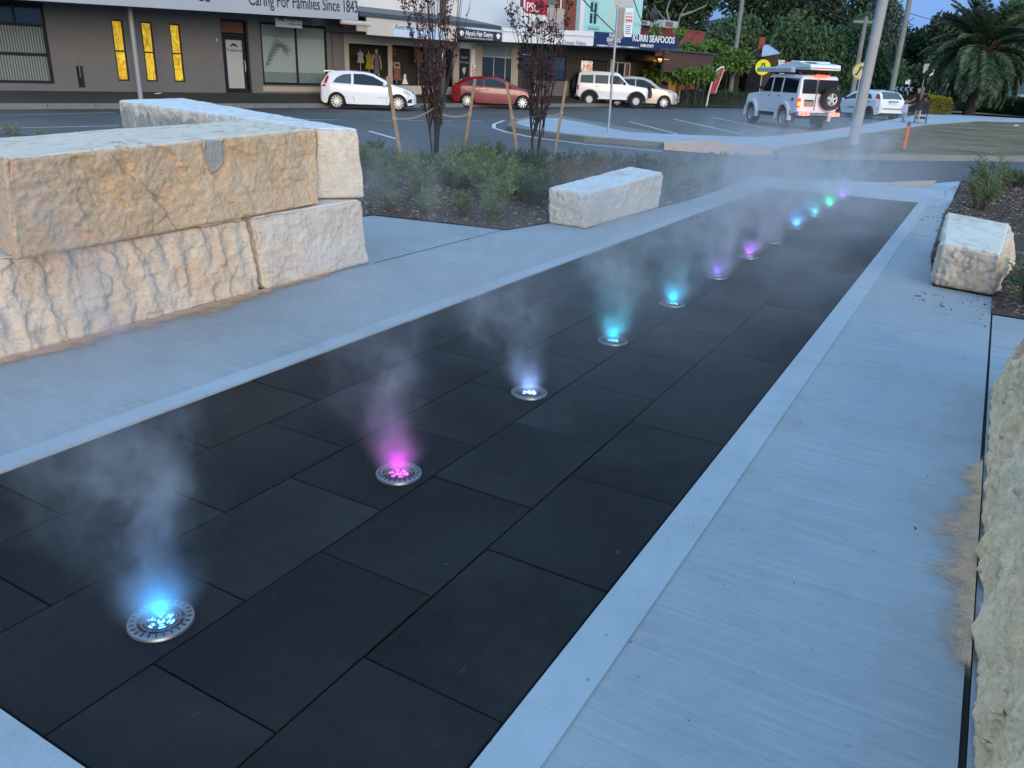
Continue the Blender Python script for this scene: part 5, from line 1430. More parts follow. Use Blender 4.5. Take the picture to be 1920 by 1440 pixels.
# signs behind
def plate_sign(name, label, ub, vb, pts, mat, extra=None, zb_=.07, cat='road sign', post=True):
    b = G(ub, vb, zb_)
    t = thing(name, label, cat, b, math.atan2(-b[0], b[1]))
    W3 = [T(u, v, b[1]) for u, v in pts]
    rot = -math.atan2(-b[0], b[1])
    L = [((p[0] - b[0]) * math.cos(rot) - (p[1] - b[1]) * math.sin(rot), p[2] - b[2]) for p in W3]
    k = 1.0
    zt_ = max(z for x, z in L); xm = sum(x for x, z in L) / len(L)
    if post: MB().tube([(xm, .05, 0), (xm, .05, zt_)], .03, 8).build('post', M_GALV, t, True)
    pl = MB().xprism(L, 0, .015).build('plate', mat, t)
    return t, L, pl
t, L, pl = plate_sign('school_zone_sign', 'white school zone speed sign with a 40 ring behind the roof tent', 1463, 196, [(1460, 112), (1472, 113), (1470, 150), (1458, 150)], M_WHITEP)
cx = sum(x for x, z in L) / 4; z1 = max(z for x, z in L)
MB().lathe([(.12, -.006), (.20, -.006), (.20, -.001), (.12, -.001)], 24, axis='y', o=(cx, 0, z1 - .55), closed=True).build('ring', M_LETTER, t)
text('lettering', 'ZONE', .15, M_LETTER, t, (cx, -.004, z1 - .22), align='CENTER', ext=.002)
t, L, pl = plate_sign('give_way_sign', 'red bordered give way triangle behind the roof tent', 1483, 197, [(1473, 115), (1494, 116), (1483, 138)], M_REDS)
cxx = np.mean(L, axis=0); MB().xprism([(cxx[0] + (x - cxx[0]) * .62, cxx[1] + (z - cxx[1]) * .62) for x, z in L], -.006, -.001).build('white_field', M_WHITEP, t)
t, L, pl = plate_sign('give_way_sign', 'give way triangle on a pale pole by the chevron board', 1668, 203, [(1667, 129), (1682, 130), (1675, 151)], plain('faded_red_sign', (.35, .12, .14), .6), post=False)
cxx = np.mean(L, axis=0); MB().xprism([(cxx[0] + (x - cxx[0]) * .62, cxx[1] + (z - cxx[1]) * .62) for x, z in L], -.006, -.001).build('white_field', M_GREYPL, t)
b_ = G(1668, 203, .07)
MB().tube([(.0, .12, 0), (.0, .12, 3.0)], .08, 8).build('post', M_POLEC, t, True)
t, L, pl = plate_sign('chevron_board', 'low black and white chevron board above the hedge', 1697, 205, [(1678, 162), (1714, 165), (1713, 171), (1677, 170)], M_LETTER)
x0, x1 = min(x for x, z in L), max(x for x, z in L); z0, z1 = min(z for x, z in L), max(z for x, z in L); zm = (z0 + z1) / 2; n = 4; w_ = (x1 - x0) / n
for k in range(n):
    a = x0 + k * w_
    m = MB(); m.xprism([(a, zm), (a + w_ * .35, z1), (a + w_ * .85, z1), (a + w_ * .5, zm), (a + w_ * .85, z0), (a + w_ * .35, z0)], -.008, -.002); m.build('chevron', M_WHITEL, t)
t, L, pl = plate_sign('sign_board', 'pale sign board on a slim post left of the palm', 1728, 203, [(1733, 120), (1743, 119), (1740, 137), (1730, 137)], M_GREYPL)
t, L, pl = plate_sign('street_sign', 'slanting white street name blade left of the palm', 1737, 203, [(1742, 141), (1757, 130), (1757, 133), (1744, 143)], M_WHITEP)
t, L, pl = plate_sign('utility_box', 'small grey utility box behind the woman', 1724, 205, [(1721, 166), (1729, 165), (1729, 178), (1721, 178)], M_GREYPL, post=True)
for u, v, h_, c_, nm in ((1637, 160, 14, M_WHITEL, 'left of the pole'), (1660, 164, 9, M_WHITEL, 'behind the white hatchback'), (1701, 161, 12, M_WHITEL, 'above the chevron board'), (1773, 168, 11, M_WHITEL, 'under the left palm fronds'), (1796, 164, 7, M_SIGY, 'yellow, under the palm'), (1810, 164, 8, M_WHITEL, 'beside the palm trunk')):
    b = T(u, 178, 75.0); b[2] = .07
    a1, a2 = T(u - 3, v - h_ , 75.0), T(u + 3, v - 3, 75.0)
    t = thing('marker_post', 'small post with a flag-like plate in the far park, ' + nm, 'marker post', b, 0, 'small posts in the far park')
    MB().box(-.04, .04, -.04, .04, 0, a1[2] - b[2]).build('post', M_POLEC, t)
    MB().box(a1[0] - b[0], a2[0] - b[0], -.07, -.045, a2[2] - b[2], a1[2] - b[2]).build('plate', c_, t)
# the leaning-looking poles on the right (all upright)
b_ = G(1598, 270, ZI); t_ = T(1656, 0, b_[1]); t_ = b_ + (t_ - b_) * 1.5
pole('street_pole', 'thick pale grey pole standing in the grass verge', 'street pole', b_, t_, .155, .13, M_POLEC)
b_ = T(1595, 192, 52.0); b_[2] = .07; t_ = T(1637, 32, 52.0)
pole_t = pole('power_pole', 'green-grey power pole with a short cross arm, behind the thick pole', 'power pole', b_, (b_[0], b_[1], t_[2]), .16, .12, M_POLET, 'power poles in the far street')
MB().box(-.7, .9, -.06, .06, t_[2] - b_[2] - .35, t_[2] - b_[2] - .2).build('cross_arm', M_POLET, pole_t)
b_ = T(1668, 190, 50.0); b_[2] = .07
pole('power_pole', 'tall green-grey power pole left of the palm', 'power pole', b_, b_ + np.array([0, 0, 11.0]), .16, .12, M_POLET, 'power poles in the far street')
b_ = T(1369, 175, 62.0); b_[2] = .07
pole('power_pole', 'tall green-grey power pole rising from the creeper beside the red flag', 'power pole', b_, b_ + np.array([0, 0, 12.0]), .17, .13, M_POLET, 'power poles in the far street')
# orange marker in the verge
b_ = G(1695, 279, ZI)
om = thing('marker_stake', 'short orange marker stake with a dark top in the verge', 'marker stake', b_)
MB().cbox(-.045, .045, -.015, .015, 0, .60, .006).build('stake', plain('orange_plastic', (.55, .09, .02), .5), om)
MB().box(-.04, .04, -.02, .02, .605, .72).build('cap', M_CHAR, om)
# red feather flag
FY = 56.5
b_ = T(1325, 178, FY); b_[2] = .1
ff = thing('feather_flag', 'red feather flag with a white edge in front of the creeper', 'flag', b_, 0)
pts = [T(u, v, FY) - b_ for u, v in [(1329, 175), (1341, 175), (1358, 129), (1358, 126), (1352, 126), (1345, 131), (1339, 141)]]
MB().xprism([(p[0], p[2]) for p in pts], -.02, .0).build('flag', M_REDS if False else plain('dark_red_flag', (.33, .015, .03), .6), ff)
m = MB(); m.tube([(pts[0][0] - .06, .0, -.1), (pts[0][0], 0, pts[0][2]), (pts[6][0], 0, pts[6][2]), (pts[5][0], 0, pts[5][2]), (pts[4][0], 0, pts[4][2]), (pts[3][0], 0, pts[3][2])], .05, 6); m.build('edge', M_WHITEP, ff, True)
m = MB(); m.tube([(pts[1][0], .0, pts[1][2]), (pts[2][0], 0, pts[2][2])], .03, 6); m.build('hem', M_WHITEP, ff, True)
# cables
def cable(a, b, sag, label, r=.018):
    a, b = np.asarray(a, float), np.asarray(b, float)
    pts = [a + (b - a) * f - np.array([0, 0, sag * 4 * f * (1 - f)]) for f in np.linspace(0, 1, 14)]
    o = MB().tube(pts, r, 5).build('overhead_cable', M_BLKFR, None, True)
    tag(o, label, 'cable', 'overhead cables')
rr_ = st(Fp(1292, 75, 5)[0], 5.0, 4.0)
cable(T(1350, -6, 40.0), T(1293, 75, 55.0), .25, 'overhead cable dropping past the hill to the red building', .025)
for k, (va, vb) in enumerate(((8, 46), (3, 39))):
    cable(T(1480, va - 30, 50.0), T(1604, vb, 52.0), .3, 'overhead cable slanting across the dark trees to the short cross arm, ' + ('lower' if k == 0 else 'upper') + ' of two')
cable(T(1690, 20, 50.0), T(1990, 50, 90.0), .8, 'overhead cable across the sky right of the tall pole')
cable(T(1085, -10, 40.0), st(Fp(1155, 62, 3.3)[0], 3.3, Fp(1155, 62, 3.3)[1]), .05, 'awning stay cable across the mint wall, left', .03)
cable(T(1185, -10, 46.0), st(Fp(1205, 45, 3.3)[0], 3.3, Fp(1205, 45, 3.3)[1]), .05, 'awning stay cable across the mint wall, right', .03)
# mannequin and goods in the charity shop window
M_MANN = plain('mannequin_plastic', (.36, .28, .22), .5)
mp = st(Fp(706, 120, 4.3)[0], 4.3, .84)
armm = {'L': ((0, .105, .80), (.0, .15, .64), (.02, .15, .50)), 'R': ((0, -.105, .80), (.0, -.15, .64), (.02, -.16, .50))}
mn = thing('mannequin', 'pale mannequin in a grey dress in the charity shop window', 'mannequin', mp, rz_st - math.pi / 2)
J = pose(armm, .02); names = list(J); hm = 1.62
E_ = [('pelvis', 'waist'), ('waist', 'chest'), ('chest', 'neck'), ('neck', 'head0'), ('head0', 'head1'), ('head1', 'head2')]
for s_ in 'LR':
    E_ += [('pelvis', 'hip' + s_), ('hip' + s_, 'knee' + s_), ('knee' + s_, 'calf' + s_), ('calf' + s_, 'ankle' + s_), ('ankle' + s_, 'toe' + s_), ('chest', 'sh' + s_), ('sh' + s_, 'el' + s_), ('el' + s_, 'wr' + s_), ('wr' + s_, 'palm' + s_), ('wr' + s_, 'th' + s_)]
    for k in range(4): E_ += [('palm' + s_, 'f%d' % k + s_)]
skin_mesh('body', [tuple(np.array(J[k][0]) * hm) for k in names], [(names.index(a), names.index(b)) for a, b in E_], [tuple(np.array(J[k][1] if hasattr(J[k][1], '__len__') else (J[k][1],) * 2) * hm) for k in names], M_MANN, mn)
m = MB(); m.lathe([(.11 * hm, .30 * hm), (.10 * hm, .48 * hm), (.08 * hm, .60 * hm), (.092 * hm, .73 * hm), (.075 * hm, .80 * hm), (.04 * hm, .83 * hm)], 18); m.v = [(x * .8, y, z) for x, y, z in m.v]
m.build('dress', plain('grey_dress', (.12, .10, .11), .85), mn, True)
for (u, v0, v1, w_, colr, nm, ct) in ((692, 100, 130, .22, (.45, .36, .03), 'yellow dress hanging beside the mannequin', 'garment'), (676, 97, 118, .2, (.55, .5, .48), 'white printed garment hanging left of the yellow dress', 'garment'), (742, 116, 128, .4, (.55, .42, .24), 'cream ornament box on the window shelf', 'box'), (736, 90, 104, .3, (.4, .04, .04), 'red box on the top shelf of the shop window', 'box'), (744, 125, 150, .3, (.35, .15, .13), 'patterned dress low in the charity shop window', 'garment'), (785, 95, 118, .35, (.45, .12, .03), 'orange jacket in the window behind the young tree', 'garment'), (808, 92, 140, .2, (.6, .55, .4), 'cream coat in the window behind the young tree', 'garment')):
    a, b = Fp(u, v1, 4.2), Fp(u, v0, 4.2)
    zz = max(.845, a[1]); hh_ = max(.25, b[1] - zz)
    t = thing(ct if ct != 'box' else 'display_box', nm, ct, st(a[0], 4.2, zz), rz_st)
    colr = tuple(x * .6 for x in colr); mt = plain('goods_' + nm.split()[0] + '_' + nm.split()[1], colr, .8, .35, 14)
    if ct == 'garment':
        m = MB(); m.xprism([(-w_ * .9, 0), (w_ * .9, 0), (w_ * .55, hh_ * .55), (w_ * .8, hh_ * .78), (w_ * .65, hh_ * .92), (w_ * .2, hh_), (-w_ * .2, hh_), (-w_ * .65, hh_ * .92), (-w_ * .8, hh_ * .78), (-w_ * .55, hh_ * .55)], -.06, .06)
        m.build('cloth', mt, t, bevel=.02); MB().tube([(0, 0, -zz + .845), (0, 0, hh_ + .1)], .012, 6).build('stand', M_GREYPL, t)
    else:
        MB().cbox(-w_ / 2, w_ / 2, -.1, .1, 0, hh_, .01).build('carton', mt, t); MB().box(-w_ * .3, w_ * .3, -.106, -.1005, hh_ * .3, hh_ * .7).build('panel', M_DARKW, t)
va = thing('vase', 'white vase on the charity shop window ledge', 'vase', st(Fp(759, 150, 4.0)[0], 4.0, .842), rz_st)
MB().lathe([(0, 0), (.16, 0), (.17, .05), (.08, .28), (.05, .34), (.09, .40), (.07, .44)], 20).build('bowl', M_WHITEP, va, True)
MB().sphere((0, 0, .47), .055, 10, 6).build('stopper', M_WHITEP, va, True)
# ================================================================== sandstone blocks
def stone_mat(name, face, face2, top, band, white=0.0, bandscale=9.0, topmix=(0.55, 0.85)):
    t = NT(name); v = t.mapping()
    a = t.noise(v, 2.2, 6, 0.62, 0.4); b_ = t.noise(v, 14, 6, 0.7); f = t.noise(v, 70, 4, 0.7)
    c = t.mix(t.ramp(a, [(0.32, 0), (0.66, 1)]), face, face2)
    c = t.mix(t.ramp(b_, [(0.42, 0), (0.72, 0.65)]), c, [min(1, x * 1.25 + .06) for x in face])
    c = t.mix(t.ramp(b_, [(0.28, 0.22), (0.42, 0)]), c, [x * 0.6 for x in face])
    rust = t.noise(t.mapping(sc=(1, 1, 1.4), loc=(5, 3, 1)), 3.4, 5, .65, .8)
    c = t.mix(t.ramp(rust, [(.56, 0), (.72, .5)]), c, [min(.8, face[0] * 1.15), face[1] * .9, face[2] * .65])
    # iron-stained bedding bands, bent and broken
    # thin wandering bands: a height-like field cut into uneven layers
    fld = t.noise(t.n('Mapping', {0: t.co.outputs['Object'], 2: (0.25, 0.35, 0.6), 3: (1.0, .45, 1.3)}).outputs[0], bandscale * .42, 5, .52, .35)
    wob = t.math('MULTIPLY', t.math('SUBTRACT', t.noise(v, 11, 4, .6), .5), .05)
    lay = t.math('FRACT', t.math('MULTIPLY', t.math('ADD', fld, wob), 13.0))
    bandf = t.ramp(lay, [(0.0, 0.0), (0.35, 0.12), (0.62, 0.75), (0.74, 0.85), (0.86, 0.0)])
    bandf = t.math('MULTIPLY', bandf, t.ramp(t.noise(v, 5, 4, .6), [(.30, .15), (.62, 1.0)]))
    mask = t.ramp(t.noise(v, 1.3, 3, 0.5, 0.5), [(0.36, .12), (0.58, 1)])
    tc = t.mix(t.math('MULTIPLY', bandf, mask), top, band)
    tc = t.mix(t.ramp(b_, [(0.5, 0), (0.75, 0.5)]), tc, [min(.9, x * 1.12) for x in top])
    sel = t.n('MapRange', {0: t.n('Attribute', attribute_name='sawn').outputs['Fac'], 1: .35, 2: .75}, interpolation_type='SMOOTHSTEP').outputs[0]
    c = t.mix(t.math('MULTIPLY', t.math('MULTIPLY', bandf, mask), 0.42), c, band)
    c = t.mix(sel, c, tc)
    tm = t.noise(t.n('Mapping', {0: t.n('VectorRotate', {'Vector': t.co.outputs['Object'], 'Angle': DAZ}, rotation_type='Z_AXIS').outputs[0], 2: (R(48), 0, 0), 3: (2.2, 2.2, 22)}).outputs[0], 1.0, 4, .6, .4)
    c = t.mix(t.math('MULTIPLY', t.ramp(tm, [(.34, .28), (.46, 0)]), t.math('SUBTRACT', 1.0, sel)), c, [x * .55 for x in face])
    # grey crust in the old pocket
    at = t.n('Attribute', attribute_name='crust')
    c = t.mix(at.outputs['Fac'], c, (0.38, 0.365, 0.32))
    at2 = t.n('Attribute', attribute_name='rim')
    c = t.mix(at2.outputs['Fac'], c, (0.13, 0.075, 0.055))
    vo = t.n('TexVoronoi', {'Vector': t.n('VectorMath', {0: v, 1: t.n('VectorMath', {0: t.n('TexNoise', {'Vector': v, 'Scale': 9.0, 'Detail': 3.0}).outputs['Color'], 'Scale': .12}, operation='SCALE').outputs[0]}, operation='ADD').outputs[0], 'Scale': 17.0}, feature='F1')
    h = t.math('ADD', t.math('ADD', t.math('MULTIPLY', b_, 0.8), t.math('MULTIPLY', f, 0.4)), t.math('MULTIPLY', vo.outputs['Distance'], .55))
    h = t.math('MULTIPLY', h, t.math('SUBTRACT', 1.0, t.math('MULTIPLY', sel, .72)))
    c = t.mix(t.math('MULTIPLY', t.ramp(f, [(.30, .55), (.48, 0)]), t.math('SUBTRACT', 1.0, t.math('MULTIPLY', sel, .6))), c, [x * .45 for x in face])
    b = t.n('BsdfPrincipled', {'Base Color': c, 'Roughness': 0.9, 'Specular IOR Level': 0.2, 'Normal': t.bump(h, 0.75, 0.016)})
    return t.done(b)
M_TAN = stone_mat('tan_sandstone', (0.60, 0.395, 0.215), (0.72, 0.53, 0.33), (0.78, 0.64, 0.50), (0.46, 0.27, 0.18), bandscale=3.2)
M_PALE = stone_mat('pale_sandstone', (0.60, 0.46, 0.325), (0.76, 0.67, 0.55), (0.76, 0.66, 0.54), (0.42, 0.25, 0.17), bandscale=2.2)
M_WHITE = stone_mat('white_sandstone', (0.62, 0.55, 0.44), (0.72, 0.66, 0.56), (0.76, 0.74, 0.71), (0.50, 0.36, 0.29), bandscale=2.6)
M_END = stone_mat('blush_sandstone', (0.63, 0.515, 0.40), (0.75, 0.665, 0.56), (0.76, 0.66, 0.54), (0.44, 0.27, 0.19), bandscale=2.4)
M_GREYST = stone_mat('grey_sandstone', (0.62, 0.50, 0.37), (0.72, 0.62, 0.48), (0.76, 0.67, 0.56), (0.52, 0.38, 0.29), bandscale=2.4)

M_WARMST = stone_mat('warm_grey_sandstone', (0.90, 0.545, 0.29), (0.94, 0.68, 0.43), (0.86, 0.64, 0.43), (0.58, 0.42, 0.30), bandscale=2.4)

def rock(name, label, bot, top, z0, z1, mat, seed, step=0.02, r=0.03, style='rough', amp=1.0, pocket=None, group='sandstone blocks', darkend=False):
    """bot / top: four plan corners front-left, front-right, back-right, back-left; z1 one height or four"""
    bot = np.array([b[:2] for b in bot], float); top = np.array([b[:2] for b in top], float)
    z1 = np.array([z1] * 4, float) if not hasattr(z1, '__len__') else np.array(z1, float)
    Lx = (np.linalg.norm(bot[1] - bot[0]) + np.linalg.norm(bot[2] - bot[3])) / 2
    Ly = (np.linalg.norm(bot[3] - bot[0]) + np.linalg.norm(bot[2] - bot[1])) / 2
    Lz = float(z1.mean()) - z0
    nx, ny, nz = (max(4, int(round(l / step))) for l in (Lx, Ly, Lz))
    # keep grid lines close to the edges
    keys = {}; 
    def grid(a, b_, fn, flip):
        A_, B_ = np.meshgrid(np.arange(a + 1), np.arange(b_ + 1), indexing='ij')
        ids = fn(A_, B_)
        q = np.stack([ids[:-1, :-1], ids[1:, :-1], ids[1:, 1:], ids[:-1, 1:]], -1).reshape(-1, 4)
        return q[:, ::-1] if flip else q
    def idx(i, j, k): return (i * (ny + 1) + j) * (nz + 1) + k
    Q = np.concatenate([
        grid(nx, nz, lambda a, b_: idx(a, 0 * a, b_), False), grid(nx, nz, lambda a, b_: idx(a, ny + 0 * a, b_), True),
        grid(ny, nz, lambda a, b_: idx(0 * a, a, b_), True), grid(ny, nz, lambda a, b_: idx(nx + 0 * a, a, b_), False),
        grid(nx, ny, lambda a, b_: idx(a, b_, 0 * a), True), grid(nx, ny, lambda a, b_: idx(a, b_, nz + 0 * a), False)])
    u, inv = np.unique(Q, return_inverse=True); Q = inv.reshape(-1, 4)
    k = u % (nz + 1); j = (u // (nz + 1)) % (ny + 1); i = u // ((nz + 1) * (ny + 1))
    a, b_, c = i / nx, j / ny, k / nz
    dims = np.array([Lx, Ly, Lz]); q = (np.stack([a, b_, c], 1) - .5) * dims
    rr = min(r, Lz * .3)
    inner = np.clip(q, -(dims / 2 - rr), dims / 2 - rr)
    nd = q - inner; ln = np.linalg.norm(nd, axis=1)[:, None]; nrm = nd / np.maximum(ln, 1e-9)
    q2 = inner + nrm * np.minimum(ln, rr)
    abc = q2 / dims + .5
    a, b_, c = abc[:, 0], abc[:, 1], abc[:, 2]
    def bil(Cn): return (Cn[0] * ((1 - a) * (1 - b_))[:, None] + Cn[1] * (a * (1 - b_))[:, None] + Cn[2] * (a * b_)[:, None] + Cn[3] * ((1 - a) * b_)[:, None])
    xy = bil(bot) * (1 - c)[:, None] + bil(top) * c[:, None]
    zt = bil(np.stack([z1, z1], 1))[:, 0]
    z = z0 + (zt - z0) * c
    P = np.stack([xy[:, 0], xy[:, 1], z], 1)
    ex = (bot[1] - bot[0]) / np.linalg.norm(bot[1] - bot[0]); ey = np.array([-ex[1], ex[0]])
    N = np.stack([nrm[:, 0] * ex[0] + nrm[:, 1] * ey[0], nrm[:, 0] * ex[1] + nrm[:, 1] * ey[1], nrm[:, 2]], 1)
    sd = seed * 13.7
    loc = np.stack([q2[:, 0] + sd, q2[:, 1] + sd * .3, q2[:, 2] + sd * .7], 1)
    tw = np.clip(nrm[:, 2], 0, 1) ** 2             # top
    bw = np.clip(-nrm[:, 2], 0, 1)
    side = np.clip(1 - tw - bw, 0, 1)
    d_ = 0.020 * fbm(loc * 1.7, 3) + 0.005 * fbm(loc * 6, 3)
    t_ = np.where(np.abs(nrm[:, 1]) > np.abs(nrm[:, 0]), q2[:, 0], q2[:, 1]); zz = q2[:, 2]
    def facets(size, an, ang, sd2, h, tilt):
        """broken flats: every cell of a jittered pattern is a small tilted plane"""
        ca, sa = math.cos(ang), math.sin(ang)
        w1, w2 = .25 * fbm(loc * 2.3 + sd2, 3) * size, .25 * fbm(loc * 2.3 + sd2 + 9, 3) * size
        p1 = ((t_ + w1) * ca + (zz + w2) * sa) / (size * an); p2 = (-(t_ + w1) * sa + (zz + w2) * ca) / size
        face_id = np.where(np.abs(nrm[:, 1]) > np.abs(nrm[:, 0]), 3.0, 17.0) + 5 * np.sign(nrm[:, 0] + nrm[:, 1] * 2)
        best = np.full(len(p1), 1e9); sec = np.full(len(p1), 1e9); val = np.zeros(len(p1))
        i0, j0 = np.floor(p1), np.floor(p2)
        for di in (-1, 0, 1):
            for dj in (-1, 0, 1):
                ci, cj = i0 + di, j0 + dj
                hsh = lambda k: np.modf(np.abs(np.sin(ci * 127.1 + cj * 311.7 + sd2 * 7.3 + face_id + k * 74.7) * 43758.5453))[0]
                sx2, sy2 = ci + hsh(1), cj + hsh(2)
                dd_ = (p1 - sx2) ** 2 + (p2 - sy2) ** 2
                v_ = (hsh(3) - .5) * h + ((p1 - sx2) * (hsh(4) - .5) + (p2 - sy2) * (hsh(5) - .5)) * tilt
                m_ = dd_ < best
                sec = np.where(m_, best, np.minimum(sec, dd_)); val = np.where(m_, v_, val); best = np.where(m_, dd_, best)
        edge_ = np.sqrt(sec) - np.sqrt(best)
        return val, edge_
    if style == 'diag':                           # split face broken along slanting lines
        f1, e1 = facets(.15, 4.2, R(-48), 1 + seed, .022, .040)
        f2, e2 = facets(.075, 2.8, R(-35), 2 + seed, .006, .016)
        f3, e3 = facets(.026, 1.3, R(10), 3 + seed, .005, .012)
        d_ += .85 * f1 + f2 + .7 * f3 + .004 * fbm(loc * 24, 3)
    elif style == 'picked':                       # upright bays with ragged breaks
        w = 0.05 * fbm(loc * 3.1, 3)
        uu = (t_ + w) / 0.165; ci = np.floor(uu); fr = uu - ci
        vv = (zz + w * .7) / 0.27 + np.sin(ci * 37.1 + sd) * .5; cj = np.floor(vv); fv = vv - cj
        cell = np.sin(ci * 91.7 + cj * 47.3 + sd)
        eu = np.minimum(fr, 1 - fr) * .165; ev = np.minimum(fv, 1 - fv) * .27
        has = (np.sin(ci * 12.9 + cj * 5.1 + sd) > -.1)
        f2, e2 = facets(.085, 1.3, R(70), 2 + seed, .012, .028)
        f3, e3 = facets(.032, 1.3, R(10), 3 + seed, .006, .014)
        d_ = .7 * d_ + 0.005 * cell + .008 * np.sin((fr - .5) * 6.28) + f2 + .7 * f3 + 0.004 * fbm(loc * 24, 3)
    elif style == 'smooth':
        f2, e2 = facets(.12, 1.8, R(35), 2 + seed, .006, .014)
        f3, e3 = facets(.035, 1.3, R(20), 3 + seed, .003, .008)
        d_ = d_ * .6 + f2 + f3 + 0.008 * fbm(np.stack([loc[:, 0] * 5, loc[:, 1] * 5, loc[:, 2] * 1.6], 1), 4) + 0.003 * fbm(loc * 26, 3)
    elif style == 'waves':                        # deep sideways scallops of a big split face
        f1, e1 = facets(.13, 3.6, R(62), 1 + seed, .022, .045)
        f2, e2 = facets(.05, 2.6, R(55), 2 + seed, .009, .022)
        f3, e3 = facets(.026, 1.8, R(25), 3 + seed, .003, .008)
        d_ = .8 * d_ + f1 + f2 + f3 + 0.003 * fbm(loc * 26, 3)
    topd = 0.006 * fbm(loc * 3, 3) + 0.0015 * fbm(loc * 18, 3)
    D = (side * d_ * amp + tw * topd - bw * 0.004)
    # chipped edges
    edge = np.clip((ln[:, 0] / rr - 1.02) / .4, 0, 1)
    D -= edge * (0.010 + 0.035 * np.clip(fbm(loc * 5.5 + 40, 3), 0, 1)) * (1 - bw)
    crust = np.zeros(len(P)); rim = np.zeros(len(P))
    if pocket:
        pc, pr_ = pocket
        dd = np.sqrt(((P[:, 0] - pc[0]) ** 2 + (P[:, 1] - pc[1]) ** 2) / pr_[0] ** 2 + ((P[:, 2] - pc[2]) / pr_[1]) ** 2) + 0.16 * fbm(loc * 6, 3)
        inside = np.clip((1.0 - dd) / .25, 0, 1)
        D = D * (1 - inside * .7) - inside * 0.02; D -= 0.035 * np.exp(-((dd - 1.0) / .09) ** 2)
        crust = inside; rim = np.exp(-((dd - 1.08) / .07) ** 2) * .75 * np.clip(.7 + 1.5 * fbm(loc * 4, 2), 0, 1)
    if darkend:
        far = np.clip(np.abs(nrm[:, 0]) * (nrm[:, 0] < 0) , 0, 1)
        crust = np.clip(far * (1.0 + 1.2 * fbm(loc * 2.2, 3)) * (zz < .18 + .12 * fbm(loc * 3, 2)), 0, 1)
    P = P + N * D[:, None]
    P[:, 2] = np.maximum(P[:, 2], z0 + 0.001)
    o0 = np.array([bot[:, 0].mean(), bot[:, 1].mean(), z0])
    me = np_mesh(name, P - o0, quads=Q, smooth=True)
    for nm, val in (('crust', crust), ('rim', rim), ('sawn', np.clip(tw * 1.15 + .25 * fbm(loc * 9, 3), 0, 1) * (tw > .02))):
        at = me.attributes.new(nm, 'FLOAT', 'POINT'); at.data.foreach_set('value', val.astype(np.float32))
    o = obj(name, me, mat, None, o0)
    return tag(o, label, 'stone block', group)

WN = 3.795
ZC = 0.575
rock('sandstone_block', 'cream sandstone block with upright pick marks, lower course, directly under the tan block', [dk(-0.9, WN), dk(2.945, WN + .01), dk(2.93, WN + .95), dk(-.9, WN + .95)], [dk(-0.9, WN + .06), dk(2.88, WN + .055), dk(2.88, WN + .93), dk(-.9, WN + .9)], 0.0, ZC - .006, M_PALE, 3, .011, .03, 'picked', 1.2)
rock('sandstone_block', 'pale smooth sandstone block at the right end of the lower course, under the white block', [dk(2.975, WN - .01), dk(4.20, WN - .01), dk(4.22, WN + .98), dk(2.97, WN + .98)], [dk(2.92, WN + .04), dk(4.17, WN + .035), dk(4.17, WN + .94), dk(2.93, WN + .94)], 0.0, ZC - .006, M_END, 5, .012, .035, 'smooth', 1.2)
tb = [G(26, 493, ZC), G(604, 383, ZC)]; tt = [G(14, 297, 1.145), G(594, 241, 1.15)]
backv = np.array([*(DN * .98)[:3]])
dt = DN * 1.0 + DE * .35
poc = G(316, 308, 1.0); 
pf = G(316, 300, 1.05)
# centre of the pocket on the front face
fr_ = (316 - 26) / (604 - 26)
pcen = (tb[0] * (1 - .56) + tb[1] * .56) * .25 + (tt[0] * (1 - .56) + tt[1] * .56) * .75
pcen[2] = 1.02
rock('sandstone_block', 'tan sandstone block with a grey knot in its top edge, on the upper course', [tb[0], tb[1], tb[1] + DN * 1.0 + DE * .1, tb[0] + dt], [tt[0], tt[1], G(497, 221, 1.15), G(-75, 263, 1.145)], ZC + .004, [1.145, 1.15, 1.15, 1.145], M_TAN, 9, .011, .022, 'diag', 1.25, pocket=((pcen[0], pcen[1], 1.075), (0.115, 0.155)))
wb = [G(607, 386, ZC), G(694, 383, ZC)]
wt = [G(603, 246, 1.155), G(694, 242, 1.155)]
rock('sandstone_block', 'long white sandstone block running back behind the tan block, upper course', [dk(3.83, WN + .28), dk(4.17, WN - .0) , (-4.45, 11.2), (-4.8, 10.05)], [dk(3.9, WN + .26), dk(4.15, WN + .03), (-4.58, 11.35), (-4.87, 10.1)], ZC + .003, [1.155, 1.155, 1.155, 1.155], M_WHITE, 12, .018, .03, 'smooth', 1.5, darkend=True)
rock('sandstone_block', 'cream sandstone block behind the wall, carrying the far end of the long white block', [dk(4.3, WN + .98), dk(4.6, WN + .6), (-4.3, 11.1), (-4.6, 10.2)], [dk(4.3, WN + .98), dk(4.6, WN + .6), (-4.3, 11.1), (-4.6, 10.2)], 0.0, ZC - .004, M_PALE, 14, .05, .04, 'smooth', 1.0)
